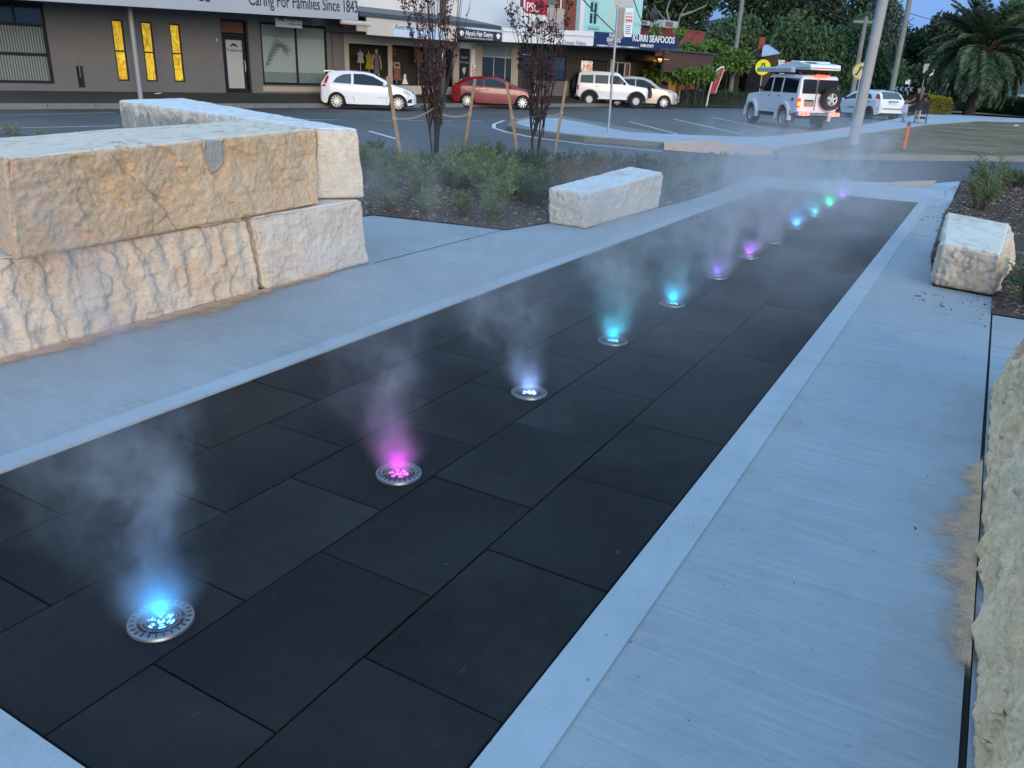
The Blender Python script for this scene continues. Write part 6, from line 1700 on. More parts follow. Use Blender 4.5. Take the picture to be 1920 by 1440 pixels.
# seat blocks
rock('sandstone_block', 'cream sandstone seat block by the garden bed of young trees', [G(1028, 419), G(1097, 430), G(1236, 390), G(1165, 380)], [G(1029, 351, .42), G(1106, 363, .41), G(1245, 325, .44), G(1180, 313, .43)], 0.0, [.42, .415, .45, .44], M_WHITE, 21, .013, .025, 'smooth', 1.8)
rock('sandstone_block', 'rough pale sandstone seat block on the right path edge', [G(1747, 536), G(1862, 557), dk(8.3, -1.30), dk(8.5, -.55)], [G(1766, 455, .40), G(1880, 478, .39), dk(8.35, -1.15), dk(8.75, -.52)], 0.0, [.405, .395, .41, .42], M_GREYST, 25, .014, .04, 'smooth', 2.4)
rock('sandstone_block', 'big rough sandstone block in the right foreground beside the black joint', [dk(4.02, -1.105), dk(-1.2, -1.105), dk(-1.2, -2.1), dk(4.02, -2.1)][1::-1] + [dk(4.02, -2.1), dk(-1.2, -2.1)], [dk(-1.2, -1.20), dk(3.85, -1.21), dk(3.9, -2.05), dk(-1.2, -2.05)], 0.0, .47, M_WARMST, 31, .011, .04, 'waves', 1.35)

# sand washed out at the foot of the stones: thin uneven sheets
def sand(name, pts_in, pts_out, label):
    t = MATS.get('loose_sand')
    if t is None:
        nt = NT('loose_sand'); v = nt.mapping(); a = nt.noise(v, 30, 4, .7)
        c = nt.ramp(a, [(0.3, (0.54, 0.32, 0.19)), (0.7, (0.68, 0.44, 0.29))])
        edge = nt.n('Attribute', attribute_name='fade').outputs['Fac']
        big = nt.math('SUBTRACT', nt.noise(v, 9, 4, .6), .5); fine = nt.math('SUBTRACT', nt.noise(v, 260, 2, .6), .5)
        al = nt.math('ADD', nt.math('ADD', edge, nt.math('MULTIPLY', big, .9)), nt.math('MULTIPLY', fine, 1.5))
        al2 = nt.n('MapRange', {0: al, 1: .50, 2: .80, 3: 0.0, 4: .9}, interpolation_type='SMOOTHSTEP').outputs[0]
        film = nt.n('MapRange', {0: nt.math('ADD', edge, nt.math('MULTIPLY', big, .8)), 1: .05, 2: .7, 3: 0.0, 4: .22}, interpolation_type='SMOOTHSTEP').outputs[0]
        al2 = nt.math('MAXIMUM', al2, film)
        tr = nt.n('BsdfTransparent'); b = nt.n('BsdfPrincipled', {'Base Color': c, 'Roughness': .95, 'Specular IOR Level': .1})
        mx = nt.n('MixShader', {0: al2, 1: tr.outputs[0], 2: b.outputs[0]})
        t = nt.done(mx); MATS['loose_sand'] = t
    n = len(pts_in); K = 8
    V = []; fade = []
    for i in range(n):
        for k in range(K + 1):
            f = k / K
            p = np.asarray(pts_in[i]) * (1 - f) + np.asarray(pts_out[i]) * f
            V.append((p[0], p[1], 0.0045 + 0.016 * (1 - f) ** 2)); fade.append((1 - f) * min(1, i / 5, (n - 1 - i) / 5) + min(0, min(i / 5, (n - 1 - i) / 5) - 1) * .5)
    Qs = [(i * (K + 1) + k, (i + 1) * (K + 1) + k, (i + 1) * (K + 1) + k + 1, i * (K + 1) + k + 1) for i in range(n - 1) for k in range(K)]
    me = np_mesh(name, V, quads=Qs)
    at = me.attributes.new('fade', 'FLOAT', 'POINT'); at.data.foreach_set('value', np.array(fade, np.float32))
    o = obj(name, me, t); tag(o, label, kind='stuff'); return o
xs = np.linspace(0.4, 4.1, 38)
wd = lambda s: 0.10 + 0.22 * math.exp(-((s - 2.35) / .5) ** 2) + 0.12 * math.exp(-((s - 1.4) / .35) ** 2) + 0.03 * float(perlin(np.array([[s * 3, 1, 2]]))[0])
sand('sand_spill', [dk(s, WN + .01) for s in xs], [dk(s, WN - 1.05 * max(.03, wd(s))) for s in xs], 'loose orange sand washed out along the foot of the stone wall')
xs = np.linspace(0.9, 3.0, 40)
wd2 = lambda s: 0.08 + 0.24 * math.exp(-((s - 2.05) / .2) ** 2) + 0.16 * math.exp(-((s - 1.7) / .12) ** 2) + 0.12 * math.exp(-((s - 2.6) / .07) ** 2) + 0.06 * math.exp(-((s - 1.35) / .2) ** 2) + 0.03 * float(perlin(np.array([[s * 4, 5, 2]]))[0])
sand('sand_spill', [dk(s, -1.092) for s in xs], [dk(s, -1.062 + .8 * max(.02, wd2(s))) for s in xs], 'loose orange sand beside the right foreground stone')
# ================================================================== mist nozzles with coloured lamps, and their mist
M_STEEL = plain('brushed_steel', (0.24, 0.25, 0.265), 0.42, 0.1, 30, metal=0.85)
M_DARKSTEEL = plain('dark_steel', (0.05, 0.05, 0.055), 0.5, 0.1, 20, metal=0.6)
def nozzle_meshes():
    out = {}
    ring = MB(); ring.lathe([(0.070, -0.02), (0.070, 0.004), (0.074, 0.007), (0.096, 0.007), (0.1, 0.003), (0.1, -0.02)], 48)
    out['ring'] = ring
    tick = MB()
    for k in range(24):
        a = 2 * math.pi * k / 24
        ax = np.array([math.cos(a), math.sin(a), 0]); ay = np.array([-math.sin(a), math.cos(a), 0])
        tick.obox(ax * .085 + np.array([0, 0, .0078]), ax, ay, (0, 0, 1), .0075, .002, .0016)
    out['tick'] = tick
    gr = MB()
    for r0 in (0.022, 0.034, 0.046, 0.058):
        gr.lathe([(r0 - .0018, 0.0006), (r0 - .0018, .004), (r0 + .0018, .004), (r0 + .0018, 0.0006)], 40, closed=True)
    for k in range(6):
        a = 2 * math.pi * k / 6 + .3
        ax = np.array([math.cos(a), math.sin(a), 0]); ay = np.array([-math.sin(a), math.cos(a), 0])
        gr.obox(ax * .045, ax, ay, (0, 0, 1), .0265, .0025, .0026)
    gr.lathe([(0.0, .0035), (0.006, .0035), (0.006, -.001)], 16)
    out['grate'] = gr
    cup = MB(); cup.lathe([(0.072, 0.0), (0.07, -0.002), (0.0, -0.002)], 32); out['cup'] = cup
    le = MB()
    for k in range(6):
        a = 2 * math.pi * k / 6
        le.lathe([(0.0, -.0003), (0.009, -.0005), (0.0115, -.0012), (0.012, -.0025)], 10, o=(.030 * math.cos(a), .030 * math.sin(a), 0))
    le.lathe([(0.0, -.0003), (0.009, -.0005), (0.0115, -.0012), (0.012, -.0025)], 10)
    out['lens'] = le
    return out
NZ = {k: m for k, m in nozzle_meshes().items()}
nzme = {k: np_mesh(k, m.v, faces=m.f, smooth=(k in ('ring', 'cup'))) for k, m in NZ.items()}
for k, mt in (('ring', M_STEEL), ('tick', M_DARKSTEEL), ('grate', M_STEEL), ('cup', M_DARKSTEEL)): nzme[k].materials.append(mt)

def mist_mat(name, dens, bend, r0, r1, H, seed, lean2=(0, 0), scale=4.2, lo=.40, hi=.68):
    """plume in local metres, z up from the nozzle: axis x = bend*z + lean*z^2, radius r0 -> r1 at H, wispy"""
    t = NT(name); P = t.co.outputs['Object']
    sp = t.n('SeparateXYZ', {0: P}); x, y, z = sp.outputs
    # turbulence that grows with height
    wob = t.n('TexNoise', {'Vector': P, 'Scale': 3.4, 'Detail': 4.0})
    wv = t.n('VectorMath', {0: wob.outputs['Color'], 1: (0.5, 0.5, 0.5)}, operation='SUBTRACT').outputs[0]
    ws = t.n('SeparateXYZ', {0: wv})
    zz = t.math('MAXIMUM', z, 0.0)
    wz = t.math('MULTIPLY', t.math('POWER', t.math('MAXIMUM', t.math('SUBTRACT', zz, .05), 0.0), .8), 1.5)
    z2 = t.math('MULTIPLY', zz, zz)
    cx = t.math('ADD', t.math('MULTIPLY', zz, bend[0]), t.math('MULTIPLY', z2, lean2[0]))
    cyy = t.math('ADD', t.math('MULTIPLY', zz, bend[1]), t.math('MULTIPLY', z2, lean2[1]))
    dx = t.math('ADD', t.math('SUBTRACT', x, cx), t.math('MULTIPLY', ws.outputs[0], wz))
    dy = t.math('ADD', t.math('SUBTRACT', y, cyy), t.math('MULTIPLY', ws.outputs[1], wz))
    rad = t.math('ADD', r0, t.math('MULTIPLY', t.math('POWER', t.math('DIVIDE', zz, H), 0.8), r1 - r0))
    q = t.math('DIVIDE', t.math('ADD', t.math('MULTIPLY', dx, dx), t.math('MULTIPLY', dy, dy)), t.math('MULTIPLY', rad, rad))
    fall = t.math('EXPONENT', t.math('MULTIPLY', q, -1.3))
    fall = t.math('SUBTRACT', fall, 0.02); fall = t.math('MAXIMUM', fall, 0.0)
    # thin out with height
    hz = t.math('DIVIDE', zz, H)
    vert = t.math('MULTIPLY', t.math('POWER', t.math('DIVIDE', r0, rad), 0.8), t.n('MapRange', {0: hz, 1: 0.45, 2: 1.0, 3: 1.0, 4: 0.0}, interpolation_type='SMOOTHSTEP').outputs[0])
    vert = t.math('MULTIPLY', vert, t.math('GREATER_THAN', z, 0.0))
    nz_v = t.n('Mapping', {0: t.n('VectorMath', {0: P, 1: t.n('VectorMath', {0: wv, 'Scale': 0.35}, operation='SCALE').outputs[0]}, operation='ADD').outputs[0], 1: (seed * 3.1, seed * 1.7, seed), 3: (1, 1, 0.5)}).outputs[0]
    nz = t.noise(nz_v, scale, 5, 0.66)
    wisp = t.n('MapRange', {0: nz, 1: lo, 2: hi, 3: 0.03, 4: 2.6}, interpolation_type='SMOOTHSTEP').outputs[0]
    near = t.n('MapRange', {0: zz, 1: 0.05, 2: 0.3, 3: 0.0, 4: 1.0}).outputs[0]
    # dense knot of mist right at the grate
    knot = t.n('MapRange', {0: zz, 1: 0.05, 2: 0.22, 3: 1.0, 4: 0.0}, interpolation_type='SMOOTHSTEP').outputs[0]
    wisp = t.math('ADD', t.math('MULTIPLY', wisp, t.math('ADD', .35, t.math('MULTIPLY', near, .65))), t.math('MULTIPLY', knot, t.math('ADD', 1.0, t.math('MULTIPLY', nz, 3.2))))
    D = t.math('MULTIPLY', t.math('MULTIPLY', t.math('MULTIPLY', fall, vert), wisp), dens * .70)
    pv = t.n('VolumePrincipled', {'Color': (0.95, 0.96, 0.98, 1), 'Density': D, 'Anisotropy': 0.15})
    m = t.done(None, pv)
    try: m.cycles.volume_step_rate = 1.0
    except Exception: pass
    try: m.volume_intersection_method = 'FAST'
    except Exception: pass
    return m
def plume_mesh(bend, lean2, r0, r1, H):
    mb = MB(); b = 0; n = 14; rings = 9
    for i in range(rings):
        z = H * i / (rings - 1) + (0.009 if i == 0 else 0)
        r = (r0 + (r1 - r0) * (max(z, 0) / H) ** .8) * 1.75 + 0.30 * max(z, 0) ** .8 + .03
        cx, cy_ = bend[0] * z + lean2[0] * z * z, bend[1] * z + lean2[1] * z * z
        for k in range(n):
            a = 2 * math.pi * k / n
            mb.v.append((cx + r * math.cos(a), cy_ + r * math.sin(a), z))
    for i in range(rings - 1):
        for k in range(n):
            mb.f.append((i * n + k, i * n + (k + 1) % n, (i + 1) * n + (k + 1) % n, (i + 1) * n + k))
    mb.f.append(tuple(reversed(range(n)))); mb.f.append(tuple((rings - 1) * n + k for k in range(n)))
    return mb

CY, MG, BL, PU, TE, GR = (0.0, 0.34, 1.0), (0.85, 0.0, 0.9), (0.12, 0.38, 1.0), (0.45, 0.08, 1.0), (0.03, 0.75, 0.95), (0.02, 0.95, 0.55)
WB = (0.24, 0.42, 1.0)
LAMP = 2.6
SPOTS = [  # s, colour, lamp power, label word, plume density, bend (x, y), lean2, r0, r1, height
    (-0.04, CY, 2.5, 'sky blue', 6.6, (-.20, .12), (-.10, .08), .055, .46, 1.65),
    (1.16, MG, 1.3, 'magenta', 5.0, (-.20, .06), (-.10, .05), .046, .42, 1.5),
    (2.32, WB, 1.4, 'pale blue', 5.6, (-.40, .06), (-.12, .0), .044, .42, 1.5),
    (3.46, (.0, .62, 1.0), 2.2, 'bright cyan', 6.4, (-.02, .06), (-.06, .0), .048, .46, 1.35),
    (4.62, (.0, .55, 1.0), 2.6, 'cyan', 7.4, (.26, .05), (.12, .0), .052, .48, 1.45),
    (5.78, (.22, .10, 1.0), 1.2, 'faint violet', 9.0, (.05, .02), (.12, .0), .065, .48, 1.5),
    (6.85, PU, 1.9, 'purple', 5.6, (.42, .1), (-.05, .0), .052, .38, 1.05),
    (7.86, None, 0, 'unlit', 7.6, (-.36, .02), (-.05, .0), .07, .46, 1.45),
    (9.02, (.08, .40, 1.0), 3.6, 'blue', 7.4, (-.06, .02), (.02, .0), .07, .46, 1.5),
    (10.14, (.05, .8, 1.0), 2.5, 'pale teal', 6.4, (-.38, .05), (-.05, .0), .065, .42, 1.35),
    (11.18, GR, 3.6, 'green', 5.6, (.14, .05), (.10, .0), .07, .46, 1.35),
    (12.30, (.30, .06, 1.0), 3.2, 'violet', 5.6, (.10, .05), (.16, .0), .075, .55, 1.55),
]
for i, (s, colr, pw, word, dens, bend, lean2, r0, r1, H) in enumerate(SPOTS):
    p = dk(s, 1.125 - 0.006 * s, .0055)
    lab = f'round steel mist grate in the black paving, lit {word}' if colr else 'unlit round steel mist grate in the black paving'
    pos = ['nearest the camera', 'second from the camera', 'third from the camera', 'fourth from the camera', 'fifth along the strip', 'sixth along the strip', 'seventh along the strip', 'eighth along the strip', 'ninth along the strip', 'tenth along the strip', 'second from the far end', 'at the far end'][i]
    t = thing('mist_nozzle', lab + ', ' + pos, 'mist nozzle', p, random.uniform(0, 6), 'mist nozzles in the paved strip')
    for k in ('ring', 'tick', 'grate', 'cup'):
        obj(k, nzme[k], None, t)
    if colr:
        lm = emit('lamp_' + word.replace(' ', '_').replace('-', '_'), [min(1, c * .75 + .25) if word in ('pale blue',) else min(1, c * .92 + .05) for c in colr], 9 + 2.5 * pw)
        me = nzme['lens'].copy(); me.materials.append(lm); obj('lens', me, None, t)
        ld = bpy.data.lights.new('lamp', 'SPOT'); ld.energy = pw * LAMP; ld.color = colr; ld.shadow_soft_size = 0.03; ld.spot_size = R(150); ld.spot_blend = .6
        lo_ = bpy.data.objects.new('lamp', ld); lo_.location = (0, 0, 0.03); lo_.rotation_euler = (math.pi, 0, 0); link(lo_, t)
    m = mist_mat('mist_%d' % i, dens, bend, r0, r1, H, i + 1, lean2)
    o = plume_mesh(bend, lean2, r0, r1, H).build('mist_plume', m, loc=p)
    tag(o, f'pale mist rising from the {word} grate, {pos}', kind='stuff')
# thin drifting mist over the far half of the strip
t = NT('drifting_mist'); P = t.co.outputs['Object']
sp = t.n('SeparateXYZ', {0: P}); x, y, z = sp.outputs
nz = t.noise(t.n('Mapping', {0: P, 3: (1, 1, 1.6)}).outputs[0], 1.1, 4, .6, .6)
w = t.n('MapRange', {0: nz, 1: .36, 2: .72, 3: 0.05, 4: 1.0}, interpolation_type='SMOOTHSTEP').outputs[0]
zf = t.math('EXPONENT', t.math('MULTIPLY', t.math('MAXIMUM', z, 0.0), -1.7))
def edgef(c, lo, hi, wd):
    a = t.n('MapRange', {0: c, 1: lo, 2: lo + wd, 3: 0.0, 4: 1.0}, interpolation_type='SMOOTHSTEP').outputs[0]
    b = t.n('MapRange', {0: c, 1: hi - wd, 2: hi, 3: 1.0, 4: 0.0}, interpolation_type='SMOOTHSTEP').outputs[0]
    return t.math('MULTIPLY', a, b)
ef = t.math('MULTIPLY', edgef(x, 0, 15, 6.0), edgef(y, -1.9, 1.9, 1.1))
top = t.n('MapRange', {0: z, 1: 0.9, 2: 1.6, 3: 1.0, 4: 0.0}).outputs[0]
D = t.math('MULTIPLY', t.math('MULTIPLY', t.math('MULTIPLY', w, zf), t.math('MULTIPLY', ef, top)), 0.55)
M_HAZE = t.done(None, t.n('VolumePrincipled', {'Color': (0.95, 0.96, 0.98, 1), 'Density': D, 'Anisotropy': 0.1}))
mb = MB(); mb.box(0, 15, -1.9, 1.9, 0.012, 1.6)
o = mb.build('mist_drift', M_HAZE, loc=dk(1.0, 1.25), rz=math.pi / 2 - DAZ)
tag(o, 'thin mist drifting low over the far half of the black strip', kind='stuff')
# ================================================================== plants
def leaves(P, D, L, Wd, rs, fold=0.25, up=None):
    """one four-sided leaf per row: root P, direction D, length L, width Wd"""
    n = len(P); D = D / (np.linalg.norm(D, axis=1)[:, None] + 1e-9)
    rnd = rs.normal(size=(n, 3)); S_ = np.cross(D, rnd); S_ /= np.linalg.norm(S_, axis=1)[:, None] + 1e-9
    U = np.cross(S_, D)
    L = np.broadcast_to(L, (n,))[:, None]; Wd = np.broadcast_to(Wd, (n,))[:, None]
    a = P; b = P + D * L * .5 + S_ * Wd * .5 + U * Wd * fold; c = P + D * L - U * L * .06; d_ = P + D * L * .5 - S_ * Wd * .5 + U * Wd * fold
    V = np.stack([a, b, c, d_], 1).reshape(-1, 3)
    i = np.arange(n) * 4
    T_ = np.concatenate([np.stack([i, i + 1, i + 2], 1), np.stack([i, i + 2, i + 3], 1)])
    return V, T_
def leaf_mesh(name, sets, mat):
    Vs = []; Ts = []; b = 0
    for V, T_ in sets: Vs.append(V); Ts.append(T_ + b); b += len(V)
    me = np_mesh(name, np.concatenate(Vs), tris=np.concatenate(Ts)); me.materials.append(mat); return me
L_SHRUB = leaf_mat('shrub_leaf', (0.110, 0.162, 0.070), (0.177, 0.248, 0.103), (0.289, 0.331, 0.155))
L_SHRUBD = leaf_mat('dark_shrub_leaf', (0.059, 0.098, 0.053), (0.093, 0.147, 0.073), (0.147, 0.199, 0.101))
L_RED = leaf_mat('bronze_tip_leaf', (0.107, 0.126, 0.042), (0.196, 0.143, 0.059), (0.285, 0.101, 0.059))
L_PURPLE = leaf_mat('purple_plum_leaf', (0.045, 0.015, 0.018), (0.083, 0.021, 0.027), (0.150, 0.033, 0.039), .45, .2)
L_DARKTREE = leaf_mat('dark_tree_leaf', (0.030, 0.057, 0.030), (0.047, 0.085, 0.038), (0.080, 0.124, 0.053))
L_MIDTREE = leaf_mat('mid_tree_leaf', (0.062, 0.105, 0.054), (0.097, 0.158, 0.077), (0.153, 0.221, 0.113))
L_WILLOW = leaf_mat('weeping_leaf', (0.060, 0.120, 0.049), (0.092, 0.169, 0.066), (0.150, 0.240, 0.095))
L_GREYTREE = leaf_mat('grey_tree_leaf', (0.070, 0.099, 0.075), (0.106, 0.140, 0.104), (0.164, 0.200, 0.145))
L_HEDGE = leaf_mat('hedge_leaf', (0.024, 0.049, 0.016), (0.041, 0.076, 0.023), (0.068, 0.108, 0.032))
L_YELLOW = leaf_mat('golden_hedge_leaf', (0.20, 0.19, 0.012), (0.36, 0.33, 0.015), (0.46, 0.42, 0.02))
L_VINE = leaf_mat('vine_leaf', (0.062, 0.125, 0.027), (0.112, 0.200, 0.037), (0.188, 0.275, 0.062))
L_PALM = leaf_mat('palm_leaflet', (0.057, 0.100, 0.057), (0.082, 0.134, 0.073), (0.119, 0.173, 0.090), .5, .1)
M_BARK = plain('grey_bark', (0.10, 0.085, 0.07), 0.9, 0.25, 9, bump=.4)
M_BARKD = plain('dark_bark', (0.035, 0.028, 0.025), 0.9, 0.25, 9)
M_BARKP = plain('pale_gum_bark', (0.26, 0.22, 0.19), 0.85, 0.25, 3)
M_STAKE = plain('weathered_stake_timber', (0.30, 0.21, 0.13), 0.85, 0.2, 12, src='Object')
M_WEB = plain('hessian_tree_tie', (0.36, 0.29, 0.21), 0.9, 0.15, 40)

# shrub variants: upright arching shoots full of narrow leaves
def shrub_mesh(seed, h, sp, nst, nl, ll, lw, mat):
    rs = np.random.RandomState(seed); sets = []; stems = MB()
    for k in range(nst):
        a = rs.uniform(0, 2 * math.pi); r0 = sp * .25 * math.sqrt(rs.uniform()); r1 = sp * rs.uniform(.35, 1.0)
        hh = h * rs.uniform(.55, 1.05) * (1 - .35 * (r1 / sp) ** 2)
        t_ = np.sort(rs.uniform(.12, 1, nl))
        rr = r0 + (r1 - r0) * t_ ** 1.3; zz = hh * np.sin(t_ * 1.45) / math.sin(1.45)
        ca, sa = math.cos(a), math.sin(a)
        P = np.stack([rr * ca, rr * sa, zz], 1)
        an = rs.uniform(0, 2 * math.pi, nl)
        D = np.stack([np.cos(an) * .75 + ca * .35, np.sin(an) * .75 + sa * .35, rs.uniform(.05, 1.0, nl)], 1)
        sets.append(leaves(P, D, ll * rs.uniform(.6, 1.2, nl), lw * rs.uniform(.7, 1.2, nl), rs))
        stems.tube([(rr0 * ca, rr0 * sa, z0) for rr0, z0 in ((r0, -.02), ((r0 + r1) / 2 * .8, hh * .55), (r1, hh))], [.006, .004, .002], 4, cap=False)
    return leaf_mesh('foliage', sets, mat), np_mesh('stem', stems.v, faces=stems.f)
VAR = {'green': [shrub_mesh(40 + k, .55, .30, 40, 34, .075, .0115, L_SHRUB) for k in range(3)],
       'dark': [shrub_mesh(60 + k, .5, .32, 38, 30, .062, .016, L_SHRUBD) for k in range(2)],
       'bronze': [shrub_mesh(70 + k, .5, .34, 30, 22, .07, .018, L_RED) for k in range(1)],
       'small': [shrub_mesh(80 + k, .32, .22, 24, 24, .062, .011, L_SHRUB) for k in range(2)]}
for k in VAR:
    for f, s_ in VAR[k]: s_.materials.append(M_BARK)
rs_ = np.random.RandomState(21)
def shrub(u, v, kind, sc, label, group, z=0.01):
    f, s_ = VAR[kind][rs_.randint(len(VAR[kind]))]
    p = G(u, v, z)
    t = thing('shrub', label, 'shrub', p, rs_.uniform(0, 6.28), group); t.scale = (sc * rs_.uniform(.92, 1.1), sc * rs_.uniform(.92, 1.1), sc * rs_.uniform(.9, 1.12))
    obj('foliage', f, None, t); obj('stem', s_, None, t)
GB = 'shrubs in the left garden bed'
BED = [ # u, v(base), kind, scale, label or None
    (720, 372, 'green', .95), (712, 330, 'green', 1.0), (735, 318, 'dark', .9), (745, 350, 'dark', .9), (790, 372, 'green', 1.05), (760, 335, 'green', 1.0), (835, 345, 'green', 1.05), (800, 330, 'dark', 1.0),
    (870, 352, 'green', 1.15), (860, 322, 'green', 1.1), (905, 340, 'green', 1.1), (900, 372, 'green', 1.1), (945, 356, 'green', 1.1), (950, 325, 'dark', 1.1), (985, 345, 'dark', .95), (930, 395, 'green', 1.05),
    (925, 420, 'small', 1.2), (868, 404, 'small', 1.0), (805, 398, 'small', 1.15), (730, 396, 'small', 1.0), (1000, 385, 'dark', 1.15), (1022, 372, 'dark', 1.0), (968, 378, 'green', 1.0),
    (890, 312, 'green', 1.05), (925, 310, 'dark', 1.0), (1030, 338, 'dark', 1.0), (1060, 322, 'dark', .95), (1045, 358, 'bronze', 1.15), (1085, 350, 'bronze', 1.1), (1115, 340, 'bronze', 1.0), (1100, 322, 'dark', 1.0), (1140, 330, 'dark', 1.0),
    (1165, 330, 'dark', .95), (1195, 328, 'dark', 1.0), (1228, 330, 'dark', .95), (1250, 345, 'dark', 1.0), (1275, 340, 'green', .9), (1300, 338, 'dark', .85), (1320, 322, 'dark', .95), (1345, 332, 'green', .9), (1370, 335, 'green', .95),
    (1285, 358, 'small', 1.25), (1310, 352, 'small', 1.25), (1335, 345, 'small', 1.2), (1260, 372, 'small', 1.3), (1380, 326, 'green', .8), (690, 310, 'green', .9), (705, 292, 'dark', .8), (1010, 322, 'dark', .95), (980, 310, 'dark', .9)]
names_ = {'green': 'bright green narrow-leaved shrub in the mulch among the young trees', 'dark': 'dark green leafy shrub at the road side of the mulch bed', 'bronze': 'bronze-tipped shrub behind the cream seat block', 'small': 'low young green shrub in the mulch near the path edge'}
_cnt = {}
def bed_label(u, v, kd):
    col_ = {'green': 'bright green', 'dark': 'dark green', 'bronze': 'bronze-tipped', 'small': 'low young green'}[kd]
    where = ('beside the white stone block' if u < 722 else 'around the leftmost stake' if u < 775 else 'under the first young tree' if u < 850 else 'around the second stake' if u < 915 else 'left of the third stake' if u < 962
             else 'under the second young tree' if u < 1022 else 'behind the seat block, left end' if u < 1120 else 'behind the seat block, right end' if u < 1245 else 'right of the seat block' if u < 1330 else 'at the right tip of the bed')
    row = 'road edge' if v < 324 else 'back row' if v < 340 else 'middle row' if v < 362 else 'front row' if v < 392 else 'path edge'
    base = f'{col_} shrub {where}, {row}'
    k = _cnt.get(base, 0); _cnt[base] = k + 1
    return base + ['', ', farther right', ', farthest right', ', nearest the camera'][k]
for (u, v, kd, sc) in BED:
    shrub(u, v, kd, sc * .88, bed_label(u, v, kd), GB)
shrub(22, 262, 'small', 1.0, 'small green tuft behind the left end of the tan block', 'tufts behind the wall'); shrub(78, 262, 'small', .7, 'lowest green tuft peeping over the tan block', 'tufts behind the wall')
shrub(1836, 392, 'green', 1.0, 'tall bright green shrub behind the right seat block', 'shrubs in the right garden bed')
shrub(1848, 368, 'green', 1.25, 'tall pale green shrub at the back of the right mulch bed', 'shrubs in the right garden bed')
shrub(1885, 350, 'small', 1.2, 'low green shrub right of the tall pale green shrub', 'shrubs in the right garden bed'); shrub(1908, 352, 'dark', .9, 'grey-green shrub at the far right edge of the mulch', 'shrubs in the right garden bed')
shrub(1925, 575, 'dark', .85, 'dark shrub at the right frame edge beside the seat block', 'shrubs in the right garden bed')
shrub(1935, 540, 'small', 1.0, 'low shrub at the right frame edge behind the seat block', 'shrubs in the right garden bed')

# bark mulch chips and fallen leaves
def in_poly(p, poly):
    x, y = p[:, 0], p[:, 1]; c = np.zeros(len(p), bool); n = len(poly)
    for i in range(n):
        x0, y0 = poly[i][:2]; x1, y1 = poly[(i + 1) % n][:2]
        k = ((y0 > y) != (y1 > y)) & (x < (x1 - x0) * (y - y0) / (y1 - y0 + 1e-12) + x0); c ^= k
    return c
def chips(name, poly, n, lab, seed, ln=(.02, .075), mat=None, flat=.25, bounds=None, z=0.016):
    rs = np.random.RandomState(seed); P2 = np.array([q[:2] for q in poly])
    lo, hi = (P2.min(0), P2.max(0)) if bounds is None else bounds
    p = rs.uniform(lo, hi, (n * 4, 2)); p = p[in_poly(p, P2)][:n]; n = len(p)
    a = rs.uniform(0, 2 * math.pi, n); D = np.stack([np.cos(a), np.sin(a), rs.normal(0, flat, n)], 1)
    L = rs.uniform(*ln, n); Wd = L * rs.uniform(.18, .5, n)
    P = np.column_stack([p, np.full(n, z) + np.abs(D[:, 2]) * L * .5 + rs.uniform(0, .012, n)])
    V, T_ = leaves(P - D * (L / 2)[:, None] * [1, 1, 0], D, L, Wd, rs, .12)
    me = np_mesh(name, V, tris=T_); o = obj(name, me, mat); tag(o, lab, kind='stuff'); return o
L_CHIP = leaf_mat('bark_chip', (0.06, 0.038, 0.027), (0.15, 0.10, 0.075), (0.36, 0.29, 0.23), .9, 0.0)
L_LITTER = leaf_mat('dead_leaf', (0.045, 0.03, 0.02), (0.08, 0.05, 0.03), (0.13, 0.08, 0.045), .9, 0.0)
chips('bark_mulch', bedL, 16000, 'brown bark mulch chips covering the left garden bed', 3, mat=L_CHIP, bounds=(np.array([-2.6, 8.7]), np.array([4.3, 16.5])))
chips('bark_mulch', bedR, 14000, 'brown bark mulch chips covering the right garden bed', 4, mat=L_CHIP, bounds=(np.array([3.7, 5.9]), np.array([10.5, 16.5])))
edge = [G(*p) for p in [(1802, 339), (1790, 371), (1770, 402), (1755, 440), (1720, 440), (1735, 395), (1765, 360), (1778, 345)]]
chips('leaf_litter', edge, 260, 'dead leaves scattered on the concrete beside the right seat block', 5, (.02, .05), L_LITTER, .2, z=.006)
edge = [G(*p) for p in [(1748, 540), (1860, 559), (1858, 620), (1790, 600), (1700, 560)]]
chips('leaf_litter', edge, 60, 'dead leaves on the concrete in front of the right seat block', 6, (.015, .04), L_LITTER, .2, z=.006)
allp = [dk(0.2, -.2), dk(12, -.2), dk(12, -.55), dk(6.5, -.6), dk(5, -1.0), dk(.2, -1.0)]
chips('leaf_litter', allp, 70, 'odd dead leaves and specks on the right-hand path', 7, (.008, .024), L_LITTER, .1, z=.005)
chips('leaf_litter', [dk(5.5, 2.7), dk(9, 2.7), dk(9, 3.2), dk(6, 4.5), dk(4.6, 3.7)], 40, 'odd dead leaves on the left-hand path', 8, (.012, .03), L_LITTER, .1, z=.005)

